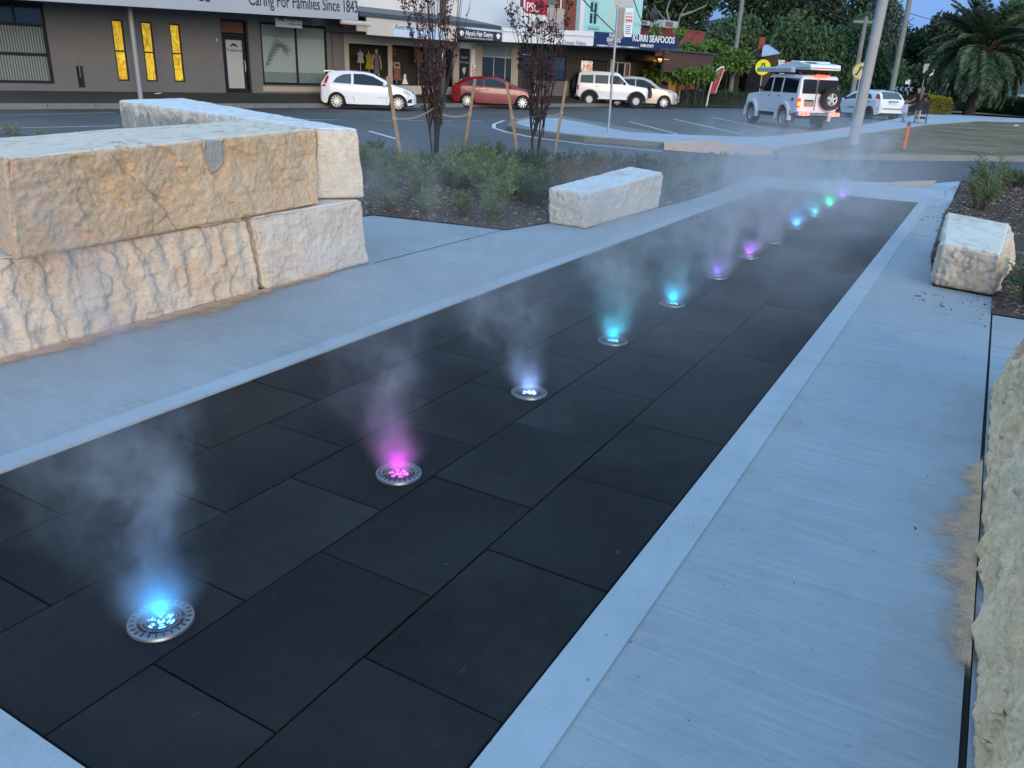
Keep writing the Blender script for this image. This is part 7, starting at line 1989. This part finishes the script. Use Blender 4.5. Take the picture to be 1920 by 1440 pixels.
# young purple-leaved trees with stakes and ties
def young_tree(u, v, seed, label, nst, hgt, spread):
    rs = np.random.RandomState(seed); b = G(u, v, .02)
    t = thing('young_tree', label, 'tree', b, 0, 'young staked trees')
    tr = MB(); sets = []
    trunks = []
    for k, (dx, dy) in enumerate(((0.0, 0.0), (.12, .05), (-.10, .08), (.06, -.06))):
        p0 = np.array([dx * .35, dy * .35, -.02]); p2 = np.array([dx * 1.1, dy * 1.1, rs.uniform(.85, 1.1)]); p1 = (p0 + p2) / 2 + np.array([rs.normal(0, .02), rs.normal(0, .02), 0])
        r_ = .030 if k == 0 else rs.uniform(.013, .02)
        tr.tube([p0, p1, p2], [r_, r_ * .85, r_ * .75], 7, cap=False); trunks.append((p2, r_))
    for k in range(nst):
        p0, r_ = trunks[k % 4]; p0 = p0 * np.array([1, 1, rs.uniform(.55, 1.0)])
        a = rs.uniform(0, 2 * math.pi); r = spread * math.sqrt(rs.uniform(.02, 1)); top = hgt * rs.uniform(.72, 1.08)
        end = np.array([r * math.cos(a), r * math.sin(a), top]); pts = [p0]
        for f in (.2, .4, .6, .8, 1.0):
            q = p0 + (end - p0) * np.array([f ** .75, f ** .75, f]); pts.append(q + np.array([rs.normal(0, .02), rs.normal(0, .02), 0]))
        w0 = rs.uniform(.009, .016)
        tr.tube(pts, [w0, w0 * .85, w0 * .7, w0 * .5, w0 * .35, .002], 5, cap=False)
        for j in range(17):
            f = rs.uniform(.12, 1.0)
            i = min(4, int(f * 5)); p = pts[i] + (pts[i + 1] - pts[i]) * (f * 5 - i)
            if fbm(np.array([p * 2.2 + seed]), 2)[0] < -.12: continue
            n = rs.randint(2, 7)
            an = rs.uniform(0, 2 * math.pi); d_ = np.array([math.cos(an) * .7, math.sin(an) * .7, rs.uniform(.3, 1.0)])
            ll = rs.uniform(.03, .20)
            P = p + d_ * ll * rs.uniform(.1, 1, n)[:, None]
            D = rs.normal(size=(n, 3)) * .8 + np.array([math.cos(an) * .4, math.sin(an) * .4, -.1])
            sets.append(leaves(P, D, rs.uniform(.045, .085, n), rs.uniform(.026, .045, n), rs))
            if ll > .09: tr.tube([p, p + d_ * ll], [.004, .002], 4, cap=False)
    obj('trunk', np_mesh('trunk', tr.v, faces=tr.f, smooth=True), M_BARKD, t)
    obj('crown', leaf_mesh('crown', sets, L_PURPLE), None, t)
    return t, b
t1, b1 = young_tree(815, 305, 4, 'young purple-leaved tree with many upright stems between the two left stakes', 30, 3.5, .70)
t2, b2 = young_tree(1003, 308, 9, 'young purple-leaved tree between the two right stakes in front of the island', 26, 3.2, .66)
def stake(u, v, ut, vt, label):
    b = G(u, v, .0); tp = T(ut, vt, b[1] + .02)
    t = thing('tree_stake', label, 'stake', b, 0, 'timber tree stakes')
    d_ = tp - b; L_ = np.linalg.norm(d_); az = d_ / L_; ax = np.cross(az, [0, 1, 0]); ax /= np.linalg.norm(ax); ay = np.cross(az, ax)
    m = MB(); m.obox(d_ * .5 - az * .02, ax, ay, az, .028, .028, L_ / 2 + .02); m.build('post', M_STAKE, t, bevel=.004)
    m = MB(); m.obox(d_ * .58, ax, ay, az, .031, .031, .03); m.build('tie_wrap', M_WEB, t)
    return b, d_
s1 = stake(757, 326, 727, 143, 'leaning timber stake left of the first young tree')
s2 = stake(868, 300, 891, 148, 'timber stake right of the first young tree, leaning right')
s3 = stake(974, 306, 950, 155, 'timber stake left of the second young tree')
s4 = stake(1040, 290, 1062, 152, 'timber stake right of the second young tree, leaning right')
def strap(s_, tree_b, hz, lab):
    b, d_ = s_; a = b + d_ * .58; c = tree_b + np.array([0, 0, hz])
    n_ = 10; pts = []
    for i in range(n_ + 1):
        f = i / n_; p = a + (c - a) * f; p[2] -= .16 * 4 * f * (1 - f) * .5; pts.append(p)
    m = MB(); vs = []; fs = []
    for lay in (0, .006):
        for p in pts: vs += [p + np.array([0, lay, .014]), p + np.array([0, lay, -.014])]
    N = 2 * (n_ + 1)
    for i in range(n_):
        fs += [(2 * i, 2 * i + 1, 2 * i + 3, 2 * i + 2), (N + 2 * i, N + 2 * i + 2, N + 2 * i + 3, N + 2 * i + 1), (2 * i, 2 * i + 2, N + 2 * i + 2, N + 2 * i), (2 * i + 1, N + 2 * i + 1, N + 2 * i + 3, 2 * i + 3)]
    m.add(vs, fs); o = m.build('tree_tie', M_WEB); tag(o, lab, 'tree tie', 'hessian tree ties')
strap(s1, b1, .98, 'slack hessian tie from the leftmost stake to the first young tree'); strap(s2, b1, .92, 'hessian tie from the second stake to the first young tree')
strap(s3, b2, .95, 'hessian tie from the third stake to the second young tree'); strap(s4, b2, .98, 'hessian tie from the rightmost stake to the second young tree')

# background trees
def crown(blobs, n, leaf, seed, droop=0.0, holes=.0):
    rs = np.random.RandomState(seed); out = []
    tot = sum(b[1][0] * b[1][1] + b[1][1] * b[1][2] for b in blobs)
    for c, r in blobs:
        r = np.array(r); k = int(n * (r[0] * r[1] + r[1] * r[2]) / tot)
        v = rs.normal(size=(k, 3)); v /= np.linalg.norm(v, axis=1)[:, None]
        rad = rs.uniform(.25, 1.0, k) ** .45
        q = np.array(c) + v * rad[:, None] * r
        nz = fbm(q * (1.1 / max(.5, r.max() * .5)) + seed, 3); q = q + v * (nz * .35)[:, None] * r
        keep = fbm(q * (1.6 / max(.6, r.max() * .45)) + 50 + seed, 2) > -.12 - holes * 0
        q = q[keep]; v = v[keep]; k = len(q)
        D = v * .5 + rs.normal(size=(k, 3)) * .7 + np.array([0, 0, -droop])
        out.append(leaves(q, D, leaf[0] * rs.uniform(.6, 1.3, k), leaf[1] * rs.uniform(.6, 1.3, k), rs))
    return out
def tree(label, Y, ub, blobs_px, mat, bark, seed, n=5000, leaf=(.5, .28), zbase=.0, droop=0., trunk_r=.3, name='tree', group='trees beyond the road', limbs=True):
    """blobs in photo pixels (u, v, half-width, half-height) at distance Y"""
    b = T(ub, 190, Y); b[2] = zbase
    sc = np.linalg.norm(T(ub, 100, Y) - np.array([0, 0, CAM_H])) / F_PX * .98
    t = thing(name, label, 'tree', b, 0, group)
    rs = np.random.RandomState(seed); bl = []
    for u, v, hw, hh in blobs_px:
        c = T(u, v, Y) - b; c[1] += rs.uniform(-.5, .5) * hw * sc
        bl.append((c, (hw * sc, hw * sc * .9, hh * sc)))
    obj('crown', leaf_mesh('crown', crown(bl, n, leaf, seed, droop), mat), None, t)
    m = MB(); fork = np.array([0, 0, max(1.5, min(c[2] for c, r in bl) * .55)])
    m.tube([(0, 0, -.2), tuple(fork * .5), tuple(fork)], [trunk_r * 1.2, trunk_r, trunk_r * .85], 8)
    if limbs:
        for c, r in bl:
            mid = fork + (c - fork) * .5 + np.array([rs.normal(0, .3), rs.normal(0, .3), .4])
            m.tube([fork, mid, c, c + np.array([rs.normal(0, .4), 0, r[2] * .8])], [trunk_r * .6, trunk_r * .4, trunk_r * .22, .03], 6)
    m.build('trunk', bark, t, True)
    return t
tree('big dark gum tree with pale limbs behind the mint wall', 80, 1236, [(1215, 18, 32, 38), (1262, -8, 48, 32), (1290, 42, 30, 34), (1240, 55, 34, 26), (1310, 4, 30, 24), (1225, 75, 30, 14), (1290, 80, 26, 18)], L_DARKTREE, M_BARKP, 1, 9000, (.5, .3), trunk_r=.38)
tree('dark spreading tree high over the parking bays', 85, 1440, [(1390, -10, 42, 32), (1450, 0, 55, 45), (1510, 25, 55, 45), (1575, 20, 60, 50), (1440, 50, 40, 26), (1640, 20, 36, 40), (1600, 65, 50, 35), (1405, 32, 24, 18)], L_DARKTREE, M_BARK, 2, 16000, (.5, .3), trunk_r=.5)
tree('mid green bushy tree left of the tall creeper pole', 72, 1372, [(1362, 75, 34, 34), (1395, 60, 26, 30), (1345, 100, 26, 22), (1385, 105, 34, 24), (1420, 85, 20, 30)], L_MIDTREE, M_BARK, 3, 6500, (.4, .24))
tree('weeping green tree behind the roof tent', 70, 1500, [(1490, 75, 42, 42), (1530, 95, 46, 48), (1465, 110, 26, 36), (1560, 120, 34, 40), (1500, 140, 48, 26)], L_WILLOW, M_BARK, 4, 12000, (.55, .14), droop=1.1)
tree('weeping dull green tree between the two green-grey poles', 72, 1620, [(1590, 110, 38, 50), (1640, 110, 36, 52), (1620, 70, 36, 36), (1665, 140, 30, 34)], L_WILLOW, M_BARKD, 5, 10000, (.55, .15), droop=1.0)
tree('wispy grey-green tree behind the tall power pole', 66, 1668, [(1672, 30, 20, 26), (1655, 12, 20, 18), (1685, 55, 16, 22), (1660, 62, 18, 18)], L_GREYTREE, M_BARK, 6, 2600, (.4, .13), droop=.6, trunk_r=.2)
tree('dark rounded tree in the gap left of the palm', 95, 1715, [(1705, 85, 26, 22), (1735, 95, 26, 26), (1715, 120, 40, 30), (1690, 110, 18, 26), (1750, 130, 26, 22)], L_DARKTREE, M_BARK, 7, 6000, (.6, .36))
tree('dark broad tree behind the left palm fronds', 88, 1790, [(1775, 62, 28, 28), (1800, 85, 36, 34), (1830, 60, 30, 26), (1760, 95, 22, 28), (1790, 125, 50, 26)], L_DARKTREE, M_BARK, 8, 8000, (.55, .34))
tree('grey-green tree behind the right palm fronds', 90, 1900, [(1880, 45, 30, 26), (1915, 40, 34, 28), (1900, 80, 40, 32), (1870, 100, 30, 30), (1935, 80, 30, 40)], L_GREYTREE, M_BARK, 9, 8000, (.55, .34))
tree('dark shrubby tree behind the street name blade', 80, 1690, [(1680, 150, 36, 20), (1730, 148, 36, 20), (1645, 155, 26, 18)], L_DARKTREE, M_BARKD, 10, 4000, (.5, .3), limbs=False)
tree('dark bushy tree in the shade behind the yellow crossing disc', 76, 1430, [(1420, 135, 40, 34), (1460, 150, 36, 26), (1390, 140, 26, 30), (1340, 150, 34, 20)], L_DARKTREE, M_BARKD, 11, 7000, (.45, .26), limbs=False)
tree('dark bushy tree filling the shade behind the white hatchback', 84, 1590, [(1560, 150, 40, 24), (1610, 150, 40, 24), (1530, 155, 30, 20)], L_DARKTREE, M_BARKD, 12, 6000, (.5, .3), limbs=False)
# pale bare limbs of the gum
m_ = thing('dead_tree', 'bare pale branching limbs beside the dark gum tree', 'tree', T(1268, 150, 74.0) * [1, 1, 0], 0, 'trees beyond the road')
b_ = np.array(m_.location); m = MB()
for pts in ([(1268, 180), (1266, 70), (1275, 30), (1290, 5)], [(1266, 70), (1256, 45), (1240, 30), (1225, 8)], [(1275, 30), (1298, 22), (1325, 10)], [(1256, 45), (1250, 20), (1258, -5)]):
    P = [T(u, v, 74.0 + 1.5 * k) - b_ for k, (u, v) in enumerate(pts)]
    m.tube(P, list(np.linspace(.11, .03, len(P))), 6)
m.build('limbs', M_BARKP, m_, True)

# creeper over the pergola right of the seafood sign, and the greenery under the timber screen
def vine(label, pts, Y, n, seed, mat=L_VINE, name='creeper', leaf=(.34, .2), dp=1.2):
    b = T(pts[0][0], 180, Y); b[2] = .07
    rs = np.random.RandomState(seed); bl = []; sc = Y / F_PX
    t = thing(name, label, 'creeper', b, 0, 'creepers by the seafood shop')
    for u, v, hw, hh in pts: bl.append((T(u, v, Y + rs.uniform(-.5, .5)) - b, (hw * sc, dp, hh * sc)))
    obj('foliage', leaf_mesh('foliage', crown(bl, n, leaf, seed, .5), mat), None, t)
    m = MB()
    for c, r in bl: m.tube([(c[0], c[1], 0), (c[0] + rs.normal(0, .1), c[1], c[2] * .6), tuple(c)], [.06, .05, .03], 6)
    m.build('stem', M_BARKD, t, True)
vine('bright green creeper heaped over the pergola right of the navy sign', [(1295, 92, 26, 8), (1330, 98, 28, 14), (1365, 105, 30, 14), (1392, 112, 18, 11), (1345, 118, 20, 12), (1385, 122, 22, 10), (1330, 85, 12, 8)], 61.0, 5000, 31)
vine('green climbing leaves hanging under the dark timber screen', [(1232, 140, 20, 12), (1262, 140, 20, 11), (1295, 142, 22, 11), (1322, 140, 16, 10), (1240, 128, 12, 10)], 54.5, 3200, 32, dp=.8)
vine('small creeper tuft beside the roof air conditioner', [(1228, 60, 7, 9), (1276, 62, 6, 7)], 58.0, 400, 33, dp=.5)

# hedges: boxy masses of small leaves over a dark core
def hedge(label, path, w, h, mat, n, seed, leaf=(.12, .07), z=.07, group='clipped hedges', var=.12):
    rs = np.random.RandomState(seed); path = [np.asarray(p, float) for p in path]
    b = path[0].copy(); b[2] = z
    t = thing('hedge', label, 'hedge', b, 0, group)
    seg = [np.linalg.norm(path[i + 1] - path[i]) for i in range(len(path) - 1)]; cum = np.concatenate([[0], np.cumsum(seg)])
    core = MB(); Lp = []; Rp = []
    for i, p in enumerate(path):
        d_ = path[min(i + 1, len(path) - 1)] - path[max(0, i - 1)]; d_[2] = 0; d_ /= np.linalg.norm(d_); n_ = np.array([-d_[1], d_[0], 0])
        Lp.append(p + n_ * w * .42 - b); Rp.append(p - n_ * w * .42 - b)
    N = len(path); vs = [(p[0], p[1], 0) for p in Lp + Rp] + [(p[0], p[1], h * .92) for p in Lp + Rp]
    fs = [(N + i, N + i + 1, 3 * N + i + 1, 3 * N + i) for i in range(N - 1)] + [(i + 1, i, 2 * N + i, 2 * N + i + 1) for i in range(N - 1)] + [(2 * N + i + 1, 2 * N + i, 3 * N + i, 3 * N + i + 1) for i in range(N - 1)] + [(0, N, 3 * N, 2 * N), (2 * N - 1, N - 1, 3 * N - 1, 4 * N - 1)]
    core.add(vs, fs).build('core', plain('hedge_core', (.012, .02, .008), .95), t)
    s = rs.uniform(0, cum[-1], n); k = np.clip(np.searchsorted(cum, s) - 1, 0, len(seg) - 1); f = (s - cum[k]) / np.array(seg)[k]
    A = np.array(path)[k]; B = np.array(path)[k + 1]; p = A + (B - A) * f[:, None]
    d_ = B - A; d_[:, 2] = 0; d_ /= np.linalg.norm(d_, axis=1)[:, None]; nn = np.stack([-d_[:, 1], d_[:, 0], 0 * s], 1)
    per = rs.uniform(0, 2 * h + w, n)
    off = np.where(per < h, -w / 2, np.where(per < 2 * h, w / 2, per - 2 * h - w / 2)); zz = np.where(per < h, per, np.where(per < 2 * h, per - h, h))
    out = nn * np.where(per < 2 * h, np.sign(off), 0)[:, None] + np.array([0, 0, 1]) * (per >= 2 * h)[:, None]
    q = p + nn * off[:, None] + np.array([0, 0, 1]) * zz[:, None] - np.array([b[0], b[1], 0])
    q[:, 2] -= 0
    q += out * (var * fbm(q * 1.4 + seed, 3))[:, None] - out * rs.uniform(0, .08, n)[:, None]
    D = out + rs.normal(size=(n, 3)) * .6 + [0, 0, .25]
    obj('foliage', leaf_mesh('foliage', [leaves(q, D, leaf[0] * rs.uniform(.6, 1.3, n), leaf[1] * rs.uniform(.6, 1.3, n), rs)], mat), None, t)
hedge('long low dark hedge between the champagne car and the roof-tent car', [G(1262, 198), G(1330, 199), G(1404, 201)], 1.1, .82, L_HEDGE, 6000, 41)
hedge('low hedge with yellowish top behind the white hatchback', [G(1560, 196), G(1640, 199), G(1715, 203)], 1.0, .95, leaf_mat('olive_hedge_leaf', (.05, .065, .015), (.075, .09, .02), (.12, .13, .03)), 4000, 42)
p0, p1, p2 = G(1742, 208), G(1840, 212), G(1990, 225)
hedge('long dark clipped hedge under the palm', [p0 + [0, 1.0, 0], p1 + [0, .9, 0], p2 + [0, .8, 0]], 1.9, 1.15, L_HEDGE, 14000, 43, (.16, .09))
hedge('dark hedge behind the child and the golden hedge', [G(1688, 211), G(1735, 212)], 1.0, 1.0, leaf_mat('brown_hedge_leaf', (.03, .026, .012), (.05, .05, .016), (.08, .09, .02)), 2500, 44)
hedge('short golden yellow hedge beside the woman', [G(1728, 216), G(1767, 217)], 1.0, 1.05, L_YELLOW, 3500, 45, (.17, .05), var=.2)

# palm
PY = 62.0
pb_ = T(1822, 185, PY); pb_[2] = .07
palm = thing('palm_tree', 'large date palm with arching fronds and an orange-brown heart', 'palm', pb_)
hc_ = T(1828, 100, PY)[2] - pb_[2]
m = MB(); m.tube([(0, 0, -.2), (0, 0, hc_ * .5), (.1, 0, hc_)], [.42, .36, .45], 12); m.build('trunk', M_BARKD, palm, True)
m = MB(); rs = np.random.RandomState(5)
for k in range(40):
    a = rs.uniform(0, 6.28); e = rs.uniform(.1, 1.2); r = .7
    p = np.array([math.cos(a) * math.cos(e), math.sin(a) * math.cos(e), math.sin(e)])
    m.tube([np.array([.1, 0, hc_]) + p * .2, np.array([.1, 0, hc_ + .1]) + p * 1.25], [.07, .03], 5)
m.build('heart', plain('orange_frond_bases', (.16, .075, .04), .85, .25, 4), palm)
def frond(seed, L_, a, e, droop):
    rs = np.random.RandomState(seed); n = 26; t_ = np.linspace(0, 1, n)
    ca, sa = math.cos(a), math.sin(a)
    ang = e - droop * t_ ** 1.15
    x = np.concatenate([[0], np.cumsum(np.cos(ang[:-1]) * L_ / (n - 1))]); z = np.concatenate([[0], np.cumsum(np.sin(ang[:-1]) * L_ / (n - 1))])
    P = np.stack([x * ca, x * sa, z], 1)
    tan = np.gradient(P, axis=0); tan /= np.linalg.norm(tan, axis=1)[:, None]
    side = np.cross(tan, [0, 0, 1.0]); side /= np.linalg.norm(side, axis=1)[:, None] + 1e-6; up = np.cross(side, tan)
    sets = []
    for sg in (1, -1):
        for rep in range(5):
            f = np.clip(t_[3:] + rs.uniform(-.02, .02, n - 3), 0, 1); i = np.clip((f * (n - 1)).astype(int), 0, n - 2)
            fr = (f * (n - 1) - i)[:, None]
            p = P[i] + (P[i + 1] - P[i]) * fr
            ll = .70 * np.sin(np.clip(f, 0, 1) * 2.6 + .35) ** .8
            D = side[i] * sg + tan[i] * .75 + up[i] * rs.uniform(-.1, .35, n - 3)[:, None] + [0, 0, -.25]
            sets.append(leaves(p, D, ll * rs.uniform(.85, 1.1, n - 3), .085, rs, .1))
    return sets, P
rs = np.random.RandomState(8)
for k in range(110):
    a = rs.uniform(0, 2 * math.pi); q = (k + rs.uniform(0, 1)  ) / 110
    e = R(84) - R(124) * q; dr = R(30) + R(58) * (min(1, q * 1.6) ** .7) * (1 - .35 * max(0, q - .6) / .4)
    L_ = rs.uniform(4.0, 4.8)
    sets, P = frond(100 + k, L_, a, e, dr)
    me = leaf_mesh('frond', sets, L_PALM)
    fo = obj('frond', me, None, palm, (.1, 0, hc_ + .15))
    m = MB(); m.tube(P[::5], list(np.linspace(.035, .008, len(P[::5]))), 4, cap=False); m.build('midrib', plain('frond_midrib', (.09, .10, .04), .7), fo)

# far hill, house among the trees, dark fence
hx = [T(u, v, 420.0) for u, v in [(1150, 90), (1230, 70), (1300, 48), (1330, 38), (1360, 34), (1420, 30), (1480, 40), (1560, 70), (1700, 95), (1950, 110), (2300, 120)]]
m = MB()
n = len(hx)
vs = [tuple(p) for p in hx] + [(p[0], p[1] - 120, -1) for p in hx] + [(p[0], p[1] + 160, -1) for p in hx]
m.add(vs, [(n + i, n + i + 1, i + 1, i) for i in range(n - 1)] + [(i, i + 1, 2 * n + i + 1, 2 * n + i) for i in range(n - 1)])
m.build('hill', plain('far_bush', (.030, .045, .045), .95, .3, .05), None, True)['kind'] = 'structure'
HY = 66.0
hb_ = T(1425, 150, HY); hb_[2] = .07
hs_ = thing('house', 'small house with a pale blue metal roof and brick chimney among the trees', 'house', hb_)
loc_ = lambda u, v: T(u, v, HY) - hb_
a, b, c, d_ = loc_(1419, 106), loc_(1432, 85), loc_(1455, 84), loc_(1462, 97)
M_ROOFB = plain('pale_blue_metal_roof', (.36, .44, .52), .4, .06, 2)
x0, x1, ze, zr = loc_(1418, 106)[0], loc_(1458, 106)[0], loc_(1430, 106)[2], loc_(1440, 83)[2]
m = MB(); m.add([(x0, -1.5, ze), (x1 - .3, -1.5, ze + .25), (x1 - .6, .8, zr), (x0 + .6, .8, zr), (x0, 3.2, ze), (x1, 3.2, ze)], [(0, 1, 2, 3), (3, 2, 5, 4)])
rf = m.build('roof', M_ROOFB, hs_)
mm = rf.modifiers.new('thick', 'SOLIDIFY'); mm.thickness = .06
m = MB(); m.add([(x1 - .30, -1.55, ze + .28), (x1 - .22, -1.55, ze + .12), (x1 - .52, .8, zr - .1), (x1 - .60, .8, zr + .05), (x1 - .12, 3.2, ze + .0), (x1 - .04, 3.2, ze - .15)], [(0, 1, 2, 3), (3, 2, 5, 4)]); m.build('barge_board', M_WHITEP, hs_)
MB().box(x0 + .3, x1 - .3, -1.2, 3.0, 0, ze).build('wall', plain('dark_brick', (.07, .03, .022), .9, .2, 5), hs_)
cc = loc_(1431, 84)
MB().box(cc[0] - .2, cc[0] + .25, .5, 1.0, zr - .6, loc_(1431, 69)[2]).build('chimney', M_BRICK, rf)
# park fence: dark boards between posts
fa, fb = T(1575, 190, 78.0), T(1740, 190, 82.0); fa[2] = fb[2] = .07
fe = thing('park_fence', 'dark boarded fence across the far park behind the chevron board', 'fence', fa, math.atan2(fb[1] - fa[1], fb[0] - fa[0]))
FL = np.linalg.norm(fb - fa); nb = int(FL / .45)
bm = MB().cbox(0, .43, -.02, .02, .1, 1.75, .008); me_ = np_mesh('board', bm.v, faces=bm.f); me_.materials.append(plain('dark_fence_timber', (.022, .02, .022), .85, .2))
for k in range(nb): obj('board', me_, None, fe, (k * .45, 0, random.uniform(-.02, .02)))
for k in range(int(FL / 2.5) + 1): MB().box(k * 2.5 - .06, k * 2.5 + .06, .03, .13, 0, 1.7).build('post', M_BARKD, fe)
# a parked car hidden in the far park at the right edge shows only as a pale shape: built as a small van
vb_ = T(1917, 172, 78.0); vb_[2] = .07
sp = dict(paint=M_CARS, r=.33, tw=.2, arch=.38, wheels=(-1.3, 1.35), rimk=.66, spokes=5, spw=.14, tum=.36, crown=.03,
    top=[(-2.1, .6), (-2.08, .9), (-1.9, 1.2), (-1.6, 1.42), (-.6, 1.5), (.1, 1.46), (.5, 1.34), (1.0, 1.05), (1.2, .98), (1.8, .88), (2.1, .7), (2.2, .5)],
    low=[(-2.1, .36), (-1.9, .25), (2.0, .23), (2.2, .3)], belt=[(-2.1, 1.0), (1.0, .93), (2.2, .6)], plan=[(-2.1, .7), (-1.9, .82), (1.4, .84), (1.9, .72), (2.2, .42)])
c = Car('wagon', 'silver car parked beyond the hedge at the right frame edge', vb_, R(200), sp, None)
c.side('door_window', [(-1.5, 1.05), (-1.3, 1.34), (.0, 1.38), (.4, 1.25), (.85, 1.0)], M_CARGL); c.top('windscreen', .55, 1.08, -.92, .92, M_CARGL); c.top('rear_window', -1.88, -1.62, -.85, .85, M_CARGL)
c.side('headlight', [(1.75, .70), (2.05, .62), (1.95, .76), (1.78, .82)], M_CLEAR, .01); c.side('tail_light', [(-2.06, .8), (-1.92, .8), (-1.92, 1.0), (-2.02, 1.0)], M_REDLENS, .012)

# litter scraps
for (u, v, z, lab) in ((296, 176, .42, 'white paper scrap on the shop footpath'), (1905, 236, ZI, 'white paper scrap on the verge at the right')):
    p = G(u, v, z)
    m = MB(); m.add([(-.12, -.05, .01), (.1, -.07, .02), (.14, .05, .05), (-.08, .07, .03), (-.12, -.05, .0), (.1, -.07, .01), (.14, .05, .04), (-.08, .07, .02)], [(0, 1, 2, 3), (7, 6, 5, 4), (0, 4, 5, 1), (1, 5, 6, 2), (2, 6, 7, 3), (3, 7, 4, 0)])
    o = m.build('paper_scrap', M_WHITEP, loc=p); tag(o, lab, 'litter')
# final pass: fit long lettering to its board
bpy.context.view_layer.update()
for o in list(bpy.data.objects):
    if 'fit_width' in o:
        w_ = o.dimensions.x
        if w_ > 0: o.scale = (o['fit_width'] / w_ * o.scale[0], 1, 1)
        del o['fit_width']
    if 's0' in o: del o['s0']
bpy.context.view_layer.update()
dg = bpy.context.evaluated_depsgraph_get()
for o in [q for q in bpy.data.objects if q.type == 'FONT']:
    me = bpy.data.meshes.new_from_object(o.evaluated_get(dg)); nm = o.name.split('.')[0]
    n_ = bpy.data.objects.new(nm, me); COL.objects.link(n_); n_.parent = o.parent
    n_.matrix_parent_inverse = o.matrix_parent_inverse.copy(); n_.matrix_basis = o.matrix_basis.copy()
    bpy.data.objects.remove(o)
